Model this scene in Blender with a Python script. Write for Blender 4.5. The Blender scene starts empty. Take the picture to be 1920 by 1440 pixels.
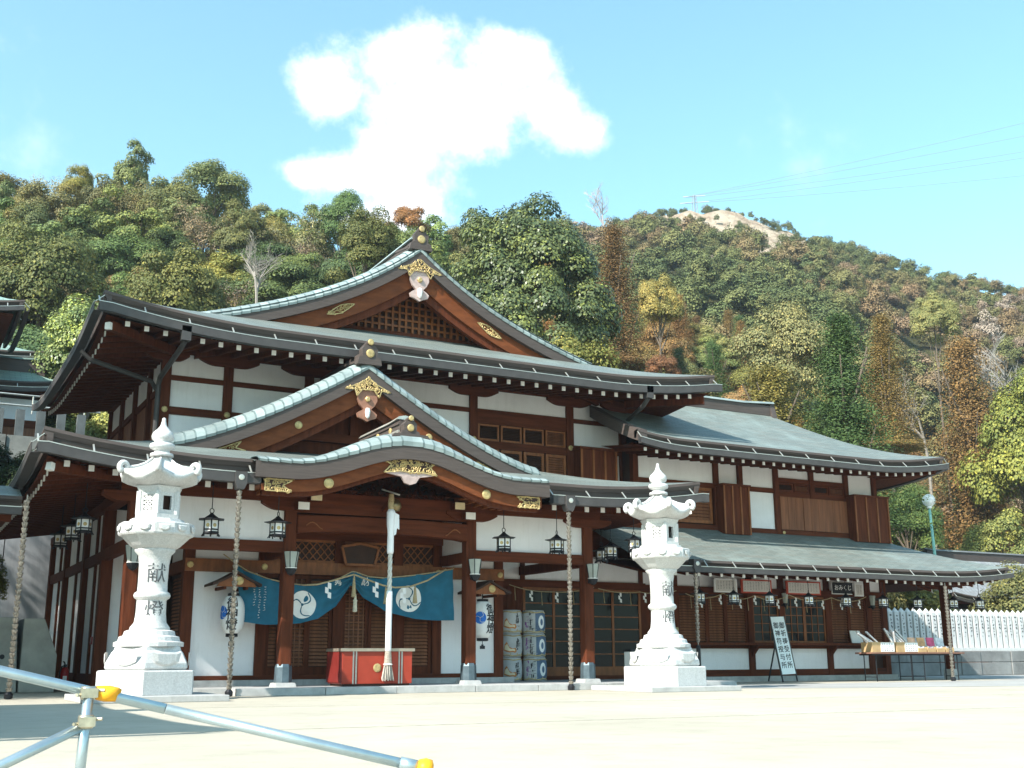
import bpy, math, random
import numpy as np
from mathutils import Vector, Matrix
R_ = math.radians
scn = bpy.context.scene
col = scn.collection
# ------------------------------------------------------------------ camera
cam_d = bpy.data.cameras.new('camera'); cam = bpy.data.objects.new('camera', cam_d); col.objects.link(cam)
yaw, pit, rol = R_(28.37), R_(13.52), R_(-0.20)
F = Vector((math.sin(yaw)*math.cos(pit), math.cos(yaw)*math.cos(pit), math.sin(pit)))
Rt = Vector((math.cos(yaw), -math.sin(yaw), 0)); Up = Rt.cross(F)
R2 = Rt*math.cos(rol)+Up*math.sin(rol); U2 = -Rt*math.sin(rol)+Up*math.cos(rol)
M = Matrix.Identity(4)
for i in range(3):
    M[i][0], M[i][1], M[i][2] = R2[i], U2[i], -F[i]
M.translation = (0, 0, 0.65)
cam.matrix_world = M
cam_d.sensor_width = 36; cam_d.lens = 36*2141/1920
cam_d.clip_start = 0.1; cam_d.clip_end = 6000
scn.camera = cam
# ------------------------------------------------------------------ sun, sky, exposure
SUN_EL, SUN_AZ = R_(39.0), math.atan2(-0.935, -0.355)      # direction TO the sun
to_sun = Vector((math.sin(SUN_AZ)*math.cos(SUN_EL), math.cos(SUN_AZ)*math.cos(SUN_EL), math.sin(SUN_EL)))
sd = bpy.data.lights.new('sun', 'SUN'); sun = bpy.data.objects.new('sun', sd); col.objects.link(sun)
sd.energy = 4.8; sd.angle = R_(0.53); sd.color = (1.0, 0.955, 0.88)
sun.rotation_euler = to_sun.to_track_quat('Z', 'Y').to_euler(); sun.location = (-30, -15, 40)
scn.view_settings.view_transform = 'Standard'; scn.view_settings.look = 'None'
scn.view_settings.gamma = 1.0; scn.view_settings.exposure = 1.15
try: scn.view_settings.use_curve_mapping = False
except Exception: pass
scn.cycles.max_bounces = 6; scn.cycles.diffuse_bounces = 4; scn.cycles.glossy_bounces = 3
scn.cycles.transmission_bounces = 3; scn.cycles.transparent_max_bounces = 6
scn.cycles.caustics_reflective = False; scn.cycles.caustics_refractive = False

class NT:
    """small node helper"""
    def __init__(s, tree): s.t = tree; s.n = tree.nodes; s.l = tree.links
    def node(s, typ, **kw):
        n = s.n.new(typ)
        for k, v in kw.items(): setattr(n, k, v)
        return n
    def link(s, a, b): s.l.new(a, b)
    def put(s, sock, v):
        if hasattr(v, 'is_linked') or isinstance(v, bpy.types.NodeSocket): s.l.new(v, sock)
        else: sock.default_value = v
    def math(s, op, a, b=None, c=None, clamp=False):
        n = s.node('ShaderNodeMath', operation=op); n.use_clamp = clamp
        s.put(n.inputs[0], a)
        if b is not None: s.put(n.inputs[1], b)
        if c is not None: s.put(n.inputs[2], c)
        return n.outputs[0]
    def vmath(s, op, a, b=None):
        n = s.node('ShaderNodeVectorMath', operation=op); s.put(n.inputs[0], a)
        if b is not None: s.put(n.inputs[1], b)
        return n.outputs['Value'] if op in ('DOT_PRODUCT', 'LENGTH', 'DISTANCE') else n.outputs[0]
    def mix(s, f, a, b, blend='MIX'):
        n = s.node('ShaderNodeMix', data_type='RGBA', blend_type=blend)
        s.put(n.inputs[0], f); s.put(n.inputs[6], a); s.put(n.inputs[7], b)
        return n.outputs[2]
    def noise(s, vec, scale, detail=4, rough=0.55, dim='3D'):
        n = s.node('ShaderNodeTexNoise'); n.inputs['Scale'].default_value = scale
        n.inputs['Detail'].default_value = detail; n.inputs['Roughness'].default_value = rough
        if vec is not None: s.link(vec, n.inputs['Vector'])
        return n.outputs['Fac']
    def ramp(s, f, stops):
        n = s.node('ShaderNodeValToRGB'); e = n.color_ramp.elements
        while len(e) < len(stops): e.new(0.5)
        for k, (p, c) in enumerate(stops):
            e[k].position = p; e[k].color = (c[0], c[1], c[2], 1) if hasattr(c, '__len__') else (c, c, c, 1)
        s.put(n.inputs[0], f); return n.outputs[0]
    def smooth(s, x, a, b):
        n = s.node('ShaderNodeMapRange'); n.interpolation_type = 'SMOOTHSTEP'
        s.put(n.inputs[0], x); n.inputs[1].default_value = a; n.inputs[2].default_value = b
        return n.outputs[0]

w = bpy.data.worlds.new('World'); scn.world = w; w.use_nodes = True
nt = NT(w.node_tree); w.node_tree.nodes.clear()
sky = nt.node('ShaderNodeTexSky'); sky.sky_type = 'NISHITA'; sky.sun_disc = False
sky.sun_elevation = SUN_EL; sky.sun_rotation = SUN_AZ % (2*math.pi)
sky.altitude = 50; sky.air_density = 1.15; sky.dust_density = 1.0; sky.ozone_density = 1.0
tc = nt.node('ShaderNodeTexCoord'); D = tc.outputs['Generated']
# one big cumulus, described on the sky dome by tangent coordinates about its own direction, plus thin wisps all round
caz, cel = R_(24.9), R_(26.4)
CF = (math.sin(caz)*math.cos(cel), math.cos(caz)*math.cos(cel), math.sin(cel))
CE = (math.cos(caz), -math.sin(caz), 0); CN = tuple(Vector(CE).cross(Vector(CF)))
wob = nt.node('ShaderNodeTexNoise'); wob.inputs['Scale'].default_value = 9; wob.inputs['Detail'].default_value = 6
nt.link(D, wob.inputs['Vector'])
wv = nt.vmath('SCALE', nt.vmath('SUBTRACT', wob.outputs['Color'], (0.5, 0.5, 0.5)), None)
wv.node.inputs['Scale'].default_value = 0.06
Dw = nt.vmath('ADD', D, wv)
df = nt.math('MAXIMUM', nt.vmath('DOT_PRODUCT', Dw, CF), 0.05)
cu = nt.math('DIVIDE', nt.vmath('DOT_PRODUCT', Dw, CE), df); cv = nt.math('DIVIDE', nt.vmath('DOT_PRODUCT', Dw, CN), df)
blobs = [(0.005, 0.016, 0.095, 0.047), (0.091, 0.013, 0.052, 0.040), (0.050, 0.056, 0.048, 0.027), (-0.032, 0.054, 0.045, 0.027), (-0.091, 0.029, 0.039, 0.031), (-0.032, -0.029, 0.059, 0.049), (-0.086, -0.043, 0.050, 0.025), (-0.027, -0.065, 0.050, 0.036), (0.125, 0.004, 0.020, 0.027), (0.027, -0.011, 0.059, 0.031), (-0.123, -0.049, 0.023, 0.013), (-0.064, -0.078, 0.059, 0.022)]
acc = None
for (a, b, ra, rb) in blobs:
    x = nt.math('DIVIDE', nt.math('SUBTRACT', cu, a), ra); y = nt.math('DIVIDE', nt.math('SUBTRACT', cv, b), rb)
    d = nt.math('SUBTRACT', 1.00, nt.math('SQRT', nt.math('ADD', nt.math('MULTIPLY', x, x), nt.math('MULTIPLY', y, y))))
    acc = d if acc is None else nt.math('SMOOTH_MAX', acc, d, 0.55)
fine = nt.noise(D, 21, 9, 0.66)
m1 = nt.smooth(nt.math('ADD', acc, nt.math('MULTIPLY', nt.math('SUBTRACT', fine, 0.5), 1.7)), -0.05, 0.95)
wis = nt.noise(D, 3.3, 8, 0.6)
m2 = nt.math('MULTIPLY', nt.smooth(wis, 0.60, 0.80), 0.55)
mask = nt.math('MAXIMUM', m1, m2)
bg = nt.node('ShaderNodeBackground'); bg.inputs['Strength'].default_value = 0.15
skyc = nt.mix(1.0, sky.outputs[0], (0.82, 1.12, 1.02, 1), 'MULTIPLY')
nt.link(nt.mix(mask, skyc, (6.4, 6.5, 6.6, 1)), bg.inputs[0])
wo = nt.node('ShaderNodeOutputWorld'); nt.link(bg.outputs[0], wo.inputs[0])

# ------------------------------------------------------------------ mesh builder and object helpers
class MB:
    def __init__(s): s.v = []; s.f = []; s.uv = []
    def add(s, vs, fs):
        o = len(s.v); s.v.extend((float(p[0]), float(p[1]), float(p[2])) for p in vs)
        s.f.extend(tuple(i+o for i in f) for f in fs); return s
    def box(s, x0, x1, y0, y1, z0, z1):
        return s.add([(x0,y0,z0),(x1,y0,z0),(x1,y1,z0),(x0,y1,z0),(x0,y0,z1),(x1,y0,z1),(x1,y1,z1),(x0,y1,z1)],
                     [(0,3,2,1),(4,5,6,7),(0,1,5,4),(1,2,6,5),(2,3,7,6),(3,0,4,7)])
    def bar(s, p, q, w, h=None, up=(0,0,1)):
        h = w if h is None else h
        p, q = Vector(p), Vector(q); d = (q-p).normalized(); up = Vector(up)
        if abs(d.dot(up)) > .98: up = Vector((0,1,0)) if abs(d.y) < .9 else Vector((1,0,0))
        a = d.cross(up).normalized()*w/2; b = a.cross(d).normalized()*h/2
        vs = [p-a-b,p+a-b,p+a+b,p-a+b,q-a-b,q+a-b,q+a+b,q-a+b]
        return s.add(vs, [(0,3,2,1),(4,5,6,7),(0,1,5,4),(1,2,6,5),(2,3,7,6),(3,0,4,7)][0:0] or [(0,1,2,3),(4,7,6,5),(0,4,5,1),(1,5,6,2),(2,6,7,3),(3,7,4,0)])
    def tube(s, pts, r, n=8, caps=True):
        pts = [Vector(p) for p in pts]; rs = r if hasattr(r, '__len__') else [r]*len(pts)
        vs = []; fs = []; ref = None
        for i, p in enumerate(pts):
            d = (pts[min(i+1, len(pts)-1)]-pts[max(i-1, 0)]).normalized()
            if ref is None: ref = Vector((0,0,1)) if abs(d.z) < .9 else Vector((1,0,0))
            a = d.cross(ref).normalized(); b = a.cross(d).normalized(); ref = b
            for k in range(n):
                t = 2*math.pi*k/n; vs.append(p+a*math.cos(t)*rs[i]+b*math.sin(t)*rs[i])
        for i in range(len(pts)-1):
            for k in range(n):
                fs.append((i*n+k, i*n+(k+1)%n, (i+1)*n+(k+1)%n, (i+1)*n+k))
        if caps: fs += [tuple(range(n-1, -1, -1)), tuple(range((len(pts)-1)*n, len(pts)*n))]
        return s.add(vs, fs)
    def lathe(s, prof, c=(0,0,0), n=20, rot=0.0):
        vs = []; fs = []
        for (r, z) in prof:
            for k in range(n):
                t = 2*math.pi*k/n+rot; vs.append((c[0]+r*math.cos(t), c[1]+r*math.sin(t), c[2]+z))
        m = len(prof)
        for i in range(m-1):
            for k in range(n): fs.append((i*n+k, i*n+(k+1)%n, (i+1)*n+(k+1)%n, (i+1)*n+k))
        fs += [tuple(range(n-1, -1, -1)), tuple(range((m-1)*n, m*n))]
        return s.add(vs, fs)
    def prism(s, poly, a, b, plane='XZ'):
        """polygon in a plane, extruded along the third axis from a to b"""
        n = len(poly)
        mk = {'XZ': lambda p, t: (p[0], t, p[1]), 'YZ': lambda p, t: (t, p[0], p[1]), 'XY': lambda p, t: (p[0], p[1], t)}[plane]
        vs = [mk(p, a) for p in poly]+[mk(p, b) for p in poly]
        return s.add(vs, [tuple(range(n)), tuple(range(2*n-1, n-1, -1))]+[(i, i+n, (i+1)%n+n, (i+1)%n) for i in range(n)])
    def grid(s, P, uv=None):
        a, b = len(P), len(P[0]); o = len(s.v)
        for row in P: s.v.extend((float(p[0]), float(p[1]), float(p[2])) for p in row)
        for i in range(a-1):
            for j in range(b-1):
                s.f.append((o+i*b+j, o+i*b+j+1, o+(i+1)*b+j+1, o+(i+1)*b+j))
        if uv:
            s.uv.extend((o+i*b+j, uv[i][j]) for i in range(a) for j in range(b))
        return s
    def sweep(s, pts, nrm, sec, closed=True, caps=True):
        """section of (outward, dz) pairs along pts; nrm = outward horizontal normal"""
        n = len(sec); vs = []; fs = []
        for p in pts:
            for (o, dz) in sec: vs.append((p[0]+nrm[0]*o, p[1]+nrm[1]*o, p[2]+dz))
        for i in range(len(pts)-1):
            for k in range(n if closed else n-1):
                fs.append((i*n+k, i*n+(k+1)%n, (i+1)*n+(k+1)%n, (i+1)*n+k))
        if closed and caps: fs += [tuple(range(n-1, -1, -1)), tuple(range((len(pts)-1)*n, len(pts)*n))]
        return s.add(vs, fs)
    def mesh(s, name):
        me = bpy.data.meshes.new(name); me.from_pydata(s.v, [], s.f)
        if s.uv:
            lay = me.uv_layers.new(name='UVMap'); m = dict(s.uv)
            vi = np.zeros(len(me.loops), int); me.loops.foreach_get('vertex_index', vi)
            lay.data.foreach_set('uv', np.array([m.get(int(i), (0, 0)) for i in vi], float).ravel())
        return me

def fixn(me):
    import bmesh
    bm = bmesh.new(); bm.from_mesh(me); bmesh.ops.recalc_face_normals(bm, faces=bm.faces); bm.to_mesh(me); bm.free()

def link(name, me, parent=None, world=True):
    o = bpy.data.objects.new(name, me); col.objects.link(o)
    if parent is not None:
        o.parent = parent
        if world: o.matrix_parent_inverse = WM[parent.name].inverted()
    WM[o.name] = WM[parent.name] if (parent is not None and world) else Matrix.Identity(4)
    if parent is not None and world: WM[o.name] = Matrix.Identity(4)
    return o
WM = {}
def obj(name, mb, m, parent=None, smooth=False, bevel=0, world=True, fix=True):
    me = mb.mesh(name) if isinstance(mb, MB) else mb
    if fix and isinstance(mb, MB): fixn(me)
    if m is not None and not me.materials: me.materials.append(m)
    if smooth: me.polygons.foreach_set('use_smooth', [True]*len(me.polygons))
    o = link(name, me, parent, world)
    if bevel:
        b = o.modifiers.new('bevel', 'BEVEL'); b.width = bevel; b.segments = 2; b.limit_method = 'ANGLE'
    return o
def tag(o, label, cat, group=None, kind=None):
    if label: o['label'] = label
    if cat: o['category'] = cat
    if group: o['group'] = group
    if kind: o['kind'] = kind
    return o
def thing(name, label, cat, loc=(0,0,0), rotz=0.0, group=None):
    o = bpy.data.objects.new(name, None); col.objects.link(o); o.empty_display_size = .2
    o.location = loc; o.rotation_euler = (0, 0, rotz)
    WM[o.name] = Matrix.Translation(loc) @ Matrix.Rotation(rotz, 4, 'Z')
    return tag(o, label, cat, group)
def struct(name, mb, m, smooth=False):
    o = obj(name, mb, m, smooth=smooth); o['kind'] = 'structure'; return o
def copy_tree(o, parent=None):
    c = o.copy(); col.objects.link(c); c.parent = parent
    for ch in o.children: copy_tree(ch, c)
    return c

# ------------------------------------------------------------------ materials
MATS = {}
def mat(name, c, rough=.7, var=.25, scale=3.0, bump=.0, bscale=20., metal=0., spec=.25, stretch=(1,1,1), c2=None, coords='Object', dirt=0.0):
    m = bpy.data.materials.new(name); m.use_nodes = True; n = NT(m.node_tree)
    b = m.node_tree.nodes['Principled BSDF']; b.inputs['Roughness'].default_value = rough; b.inputs['Metallic'].default_value = metal
    b.inputs['Specular IOR Level'].default_value = spec
    t = n.node('ShaderNodeTexCoord'); mp = n.node('ShaderNodeMapping'); mp.inputs['Scale'].default_value = stretch
    n.link(t.outputs[coords], mp.inputs[0]); v = mp.outputs[0]
    f = n.noise(v, scale, 6, .6)
    lo = tuple(x*(1-var) for x in c); hi = tuple(min(1, x*(1+var)) for x in c) if c2 is None else c2
    cc = n.ramp(f, [(.3, lo), (.7, hi)])
    if dirt:
        g = n.noise(v, scale*.35, 5, .7); cc = n.mix(n.math('MULTIPLY', n.smooth(g, .45, .75), dirt), cc, tuple(x*.45 for x in c)+(1,))
    n.link(cc, b.inputs['Base Color'])
    if bump:
        bp = n.node('ShaderNodeBump'); bp.inputs['Strength'].default_value = bump; bp.inputs['Distance'].default_value = .02
        n.link(n.noise(v, bscale, 4, .6), bp.inputs['Height']); n.link(bp.outputs[0], b.inputs['Normal'])
    MATS[name] = m; return m
wood = mat('wood_red_brown', (.098, .027, .0115), .68, .35, 2.2, .25, 30, spec=.1, stretch=(6, 6, .6))
woodh = mat('wood_red_brown_beams', (.098, .027, .0115), .68, .35, 2.2, .25, 30, spec=.1, stretch=(.5, 6, 6))
woodo = mat('wood_orange', (.225, .078, .026), .5, .3, 2.5, .2, 30, stretch=(4, 4, 1.2))
woodm = mat('wood_bargeboard', (.150, .045, .016), .6, .3, 2.2, .25, 30, spec=.12, stretch=(1.2, 4, 4))
woodd = mat('wood_dark', (.045, .021, .014), .6, .3, 3, .2, 30)
woodp = mat('wood_planks', (.21, .080, .038), .6, .35, 2.0, .25, 25, stretch=(5, 5, .4), dirt=.25)
plaster = mat('white_plaster', (.82, .80, .80), .9, .06, 1.1, .08, 40, dirt=.14)
edge = mat('roof_edge_brown_copper', (.078, .061, .054), .6, .2, 2, .1, 40, stretch=(1, 1, 14))
gutm = mat('gutter_metal', (.070, .064, .062), .5, .15, 4, 0, metal=.2)
lipm = mat('gutter_lip', (.55, .53, .47), .35, .15, 6, 0, metal=.6)
copper = mat('copper_sheet_patina', (.25, .31, .305), .5, .22, 1.6, .1, 14, metal=.05, c2=(.35, .41, .40))
gold = mat('gilded_metal', (.50, .37, .17), .5, .35, 12, .3, 30, metal=.45)
silver = mat('silvered_wood', (.44, .33, .30), .45, .2, 8, .2, 30)
whitep = mat('white_paint', (.82, .80, .76), .6, .06, 5)
blackm = mat('black_iron', (.025, .026, .030), .45, .3, 8, metal=.5)
bluem = mat('column_sleeve', (.10, .135, .155), .45, .25, 5, metal=.5)
granite = mat('white_granite', (.56, .555, .54), .85, .18, 42, .3, 90, dirt=.0, c2=(.64, .635, .62))
granited = mat('grey_granite', (.40, .40, .39), .85, .18, 4, .2, 60, dirt=.3)
conc = mat('weathered_concrete', (.36, .35, .31), .9, .25, 1.6, .25, 30, dirt=.5)
cgrey = mat('grey_concrete', (.30, .31, .32), .9, .2, .8, .15, 20, stretch=(3, 3, .4), dirt=.4)
ink = mat('ink', (.030, .030, .034), .7, .2, 10)
glassd = mat('dark_glass', (.010, .010, .011), .08, .2, 2, spec=.18)
paper = mat('paper_white', (.80, .79, .77), .7, .04, 4)
clear = mat('milky_lamp_glass', (.36, .38, .34), .25, .12, 5)
straw = mat('straw', (.46, .36, .20), .85, .3, 14, .4, 60)
rope = mat('rope_straw', (.42, .33, .19), .9, .25, 30, .4, 80)

def vary(m, lo, hi):
    n = NT(m.node_tree); b = m.node_tree.nodes['Principled BSDF']; src = b.inputs['Base Color'].links[0].from_socket
    oi = n.node('ShaderNodeObjectInfo'); v = n.math('MULTIPLY_ADD', oi.outputs['Random'], hi-lo, lo); cb = n.node('ShaderNodeCombineColor')
    for k in range(3): n.link(v, cb.inputs[k])
    n.link(n.mix(1.0, src, cb.outputs[0], 'MULTIPLY'), b.inputs['Base Color'])
def streak(m, amt, c):
    n = NT(m.node_tree); b = m.node_tree.nodes['Principled BSDF']; src = b.inputs['Base Color'].links[0].from_socket; t = n.node('ShaderNodeTexCoord'); mp = n.node('ShaderNodeMapping'); mp.inputs['Scale'].default_value = (5, 5, .55)
    n.link(t.outputs['Object'], mp.inputs[0]); n.link(n.mix(n.math('MULTIPLY', n.smooth(n.noise(mp.outputs[0], 1.6, 8, .7), .48, .75), amt), src, c+(1,)), b.inputs['Base Color'])
streak(granite, .35, (.30, .295, .275)); streak(plaster, .16, (.42, .39, .34)); streak(granited, .4, (.22, .22, .20))
vary(copper, .80, 1.10)
seamm = mat('copper_seam', (.13, .17, .17), .5, .2, 6)
def roofmat(name, c1, c2, rowh, wid):
    m = bpy.data.materials.new(name); m.use_nodes = True; n = NT(m.node_tree); b = m.node_tree.nodes['Principled BSDF']
    uv = n.node('ShaderNodeUVMap'); br = n.node('ShaderNodeTexBrick')
    br.inputs['Scale'].default_value = 1; br.inputs['Brick Width'].default_value = wid; br.inputs['Row Height'].default_value = rowh
    br.inputs['Mortar Size'].default_value = rowh*.09; br.inputs['Mortar Smooth'].default_value = .3; br.inputs['Bias'].default_value = 0
    n.link(uv.outputs[0], br.inputs['Vector'])
    br.inputs['Color1'].default_value = c1+(1,); br.inputs['Color2'].default_value = c2+(1,)
    br.inputs['Mortar'].default_value = tuple(x*.45 for x in c1)+(1,)
    t = n.node('ShaderNodeTexCoord')
    big = n.noise(t.outputs['Object'], .55, 6, .65); mp = n.node('ShaderNodeMapping'); mp.inputs['Scale'].default_value = (.35, 3.5, 1)
    n.link(uv.outputs[0], mp.inputs[0]); st = n.noise(mp.outputs[0], 2.2, 6, .7)
    cc = n.mix(n.math('MULTIPLY', n.smooth(st, .38, .72), .75), br.outputs['Color'], (.165, .150, .125, 1))
    cc = n.mix(n.math('MULTIPLY', n.smooth(big, .5, .72), .5), cc, (.27, .33, .31, 1))
    n.link(cc, b.inputs['Base Color']); b.inputs['Roughness'].default_value = .55; b.inputs['Metallic'].default_value = .0; b.inputs['Specular IOR Level'].default_value = .3
    bp = n.node('ShaderNodeBump'); bp.inputs['Strength'].default_value = .7; bp.inputs['Distance'].default_value = .015
    n.link(n.math('SUBTRACT', 1.0, br.outputs['Fac']), bp.inputs['Height']); n.link(bp.outputs[0], b.inputs['Normal'])
    return m
roofm = roofmat('copper_shingle_roof', (.135, .168, .158), (.200, .232, .212), .10, .36)
roofg = roofmat('green_copper_roof', (.22, .36, .31), (.30, .44, .38), .14, .4)
tilem = roofmat('grey_roof_tiles', (.26, .28, .31), (.34, .36, .39), .22, .28)

def text_mesh(body, size, spacing=1.0, line=1.0, bold=0.0, depth=0.0):
    cu = bpy.data.curves.new('text', 'FONT'); cu.body = body; cu.size = size; cu.align_x = 'CENTER'; cu.align_y = 'CENTER'
    cu.space_line = line; cu.space_character = spacing; cu.offset = bold; cu.extrude = depth; cu.resolution_u = 2
    o = bpy.data.objects.new('text', cu); col.objects.link(o)
    dg = bpy.context.evaluated_depsgraph_get(); me = bpy.data.meshes.new_from_object(o.evaluated_get(dg))
    bpy.data.objects.remove(o); bpy.data.curves.remove(cu)
    return me
def map_mesh(me, fn):
    n = len(me.vertices); a = np.zeros(n*3); me.vertices.foreach_get('co', a); a = a.reshape(-1, 3)
    me.vertices.foreach_set('co', np.array([fn(*p) for p in a], float).ravel()); me.update(); return me
# ------------------------------------------------------------------ ground
def ground_material():
    m = bpy.data.materials.new('pale_sandy_paving'); m.use_nodes = True; n = NT(m.node_tree); b = m.node_tree.nodes['Principled BSDF']
    t = n.node('ShaderNodeTexCoord'); P = t.outputs['Object']
    a = n.noise(P, .35, 6, .6); g = n.noise(P, 60, 3, .7); s = n.noise(P, 2.2, 6, .65)
    c = n.ramp(a, [(.3, (.39, .353, .282)), (.7, (.475, .437, .358))])
    c = n.mix(n.math('MULTIPLY', n.smooth(s, .45, .75), .5), c, (.31, .28, .228, 1))
    c = n.mix(n.math('MULTIPLY', n.smooth(g, .45, .75), .35), c, (.24, .21, .16, 1))
    n.link(c, b.inputs['Base Color']); b.inputs['Roughness'].default_value = .95; b.inputs['Specular IOR Level'].default_value = .2
    bp = n.node('ShaderNodeBump'); bp.inputs['Strength'].default_value = .35; bp.inputs['Distance'].default_value = .01
    n.link(g, bp.inputs['Height']); n.link(bp.outputs[0], b.inputs['Normal']); return m
gm = ground_material()
struct('ground', MB().add([(-1500,-1500,0),(1500,-1500,0),(1500,2500,0),(-1500,2500,0)], [(0,1,2,3)]), gm)
# grey asphalt lane in front of the office wing
asph = mat('pale_asphalt', (.34, .335, .32), .95, .12, .8, .2, 90, dirt=.2)
lane = [(15.6,20.6),(19,19.2),(24,18.0),(32,17.2),(46,18.0),(60,22),(60,31),(40,31.3),(31,29.5),(29,23.0),(17.2,22.6)]
struct('pavement', MB().add([(x, y, .004) for x, y in lane], [tuple(range(len(lane)))]), asph)
jm = mat('joint_line', (.36, .33, .27), .95, .3, 9)
mb = MB()
for (x0, y0, x1, y1) in [(3.0,16.6,24,13.2),(2.5,11.0,30,10.0),(17.5,6,21,19.0)]:
    mb.bar((x0,y0,.0035),(x1,y1,.0035),.010,.003)
struct('paving_joint', mb, jm)

# ------------------------------------------------------------------ roof building helpers
def lerp(a, b, t): return a+(b-a)*t
def eave_fascia(parent, pts, nrm, h=.28, name='eave_fascia'):
    mb = MB()
    sec = [(0,.012),(0.012,-.05),(-.03,-h*.5),(-.045,-h*.5-.004),(-.075,-h),(-.16,-h+.01),(-.16,-.03)]
    return obj(name, mb.sweep(pts, nrm, sec), edge, parent)
def gutter(parent, pts, nrm, top=-.29, h=.18, w=.17, step=.95, out=.03):
    sec = [(out,top),(out,top-h),(out+w,top-h),(out+w,top),(out+w-.015,top),(out+w-.015,top-h+.015),(out+.015,top-h+.015),(out+.015,top)]
    g = obj('gutter', MB().sweep(pts, nrm, sec), gutm, parent)
    sec = [(out+w-.016,top+.001),(out+w-.016,top+.016),(out+w+.006,top+.016),(out+w+.006,top+.001)]
    obj('gutter_lip', MB().sweep(pts, nrm, sec), lipm, g)
    # hanging brackets: small bright straps rising from the lip to the roof edge
    acc = 0.0; tx = Vector((-nrm[1], nrm[0], 0))
    for i in range(1, len(pts)):
        a, b = Vector(pts[i-1]), Vector(pts[i]); L = (b-a).length
        while acc < L:
            p = a+(b-a)*(acc/L); q = Vector((p.x+nrm[0]*(out+w-.02), p.y+nrm[1]*(out+w-.02), p.z+top+.005))
            e = Vector((p.x+nrm[0]*.0, p.y+nrm[1]*.0, p.z+top+.17))
            obj('gutter_bracket', MB().bar(q, e, .03, .012, up=(nrm[0], nrm[1], 0.3)), lipm, g)
            acc += step
        acc -= L
    return g
RAFT = {}
def rafter(parent, p, nrm, L, slope, w=.09, h=.105):
    """rafter running inward (against nrm) from its end at p, which is its outer top centre; the mesh is shared"""
    key = (round(L, 1), slope, w, h)
    if key not in RAFT:
        L2 = key[0]; dz = slope*L2
        me = MB().add([(-w/2,0,-h),(w/2,0,-h),(w/2,L2,dz-h),(-w/2,L2,dz-h),(-w/2,0,0),(w/2,0,0),(w/2,L2,dz),(-w/2,L2,dz)],
                      [(0,3,2,1),(4,5,6,7),(0,1,5,4),(1,2,6,5),(2,3,7,6),(3,0,4,7)]).mesh('rafter'); me.materials.append(wood)
        e = MB().box(-w/2-.004, w/2+.004, -.014, .012, -h-.004, .002).mesh('rafter_end'); e.materials.append(whitep)
        RAFT[key] = (me, e)
    me, e = RAFT[key]
    rz = math.atan2(-nrm[0], nrm[1])+math.pi     # local +Y -> inward
    Mx = Matrix.Translation(p) @ Matrix.Rotation(rz, 4, 'Z')
    o = bpy.data.objects.new('rafter', me); col.objects.link(o); o.parent = parent
    o.matrix_parent_inverse = WM[parent.name].inverted(); o.matrix_basis = Mx
    k = bpy.data.objects.new('rafter_end', e); col.objects.link(k); k.parent = o
    return o
def surf(fn, us, vs_of):
    """grid of points for u in us, v in vs_of(u); fn(u, v) -> (x, y, z)"""
    return [[fn(u, v) for v in vs_of(u)] for u in us]
def lin(a, b, n): return [a+(b-a)*i/(n-1) for i in range(n)]
def disc(name, c, r, d, m, parent, nrm=(0,-1,0), n=16):
    c = Vector(c); nv = Vector(nrm)
    return obj(name, MB().tube([c, c+nv*d*.6, c+nv*d], [r, r, r*.7], n), m, parent)
def filigree(name, parent, poly, y, seed, m=gold, sc=.055, back=True):
    """openwork fitting: a rim, scrolls and rosettes inside a polygon in the XZ plane at depth y"""
    rnd = random.Random(seed); mb = MB(); n = len(poly)
    for i in range(n):
        a, b = poly[i], poly[(i+1)%n]; mb.bar((a[0], y, a[1]), (b[0], y, b[1]), .022, .022, up=(0,1,0))
    xs = [p[0] for p in poly]; zs = [p[1] for p in poly]
    def inside(x, z):
        c = False; j = n-1
        for i in range(n):
            if (poly[i][1] > z) != (poly[j][1] > z) and x < (poly[j][0]-poly[i][0])*(z-poly[i][1])/(poly[j][1]-poly[i][1])+poly[i][0]: c = not c
            j = i
        return c
    area = (max(xs)-min(xs))*(max(zs)-min(zs)); k = int(area/(sc*sc)*1.5)
    for _ in range(k):
        x, z = rnd.uniform(min(xs), max(xs)), rnd.uniform(min(zs), max(zs))
        if not inside(x, z): continue
        r = sc*rnd.uniform(.5, .85); t0 = rnd.uniform(0, 6.28); pts = []
        for q in range(6):
            t = t0+q*.8; rr = r*(1-.12*q); pts.append((x+rr*math.cos(t), y-.006+.003*rnd.random(), z+rr*math.sin(t)))
        mb.tube(pts, .010, 4)
    o = obj(name, mb, m, parent)
    if back:
        obj('backing_plate', MB().prism(poly, y+.004, y+.016), woodd, o)
    return o

# ================================================================== MAIN HALL
hall = thing('worship_hall', 'large two-storey timber shrine hall with sweeping green copper roofs and curved porch gable', 'shrine hall', (9.1, 25, 0))
XC, HW, YE, YB, Z0 = 11.37, 8.03, 24.2, 35.4, 7.857
YV = 26.06                                            # gable verge plane
def Zs(s): return Z0+.27*s+.000281*max(s, 0)**4       # side slopes
def Zf(s): return Z0+.38*s+.008*s*s                     # front and back skirts
def lift_u(x, y):
    dx = min(abs(x-(XC-HW)), abs(x-(XC+HW))); dy = min(abs(y-YE), abs(y-YB))
    d = math.hypot(dx, dy); return .36*max(0, 1-d/3.8)**2
def inv(fn, z, hi):
    lo, h = 0.0, hi
    for _ in range(40):
        mdl = (lo+h)/2
        if fn(mdl) < z: lo = mdl
        else: h = mdl
    return lo
roof = None
def up_pt(x, y, z): return (x, y, z+lift_u(x, y))
mb = MB()
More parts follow.
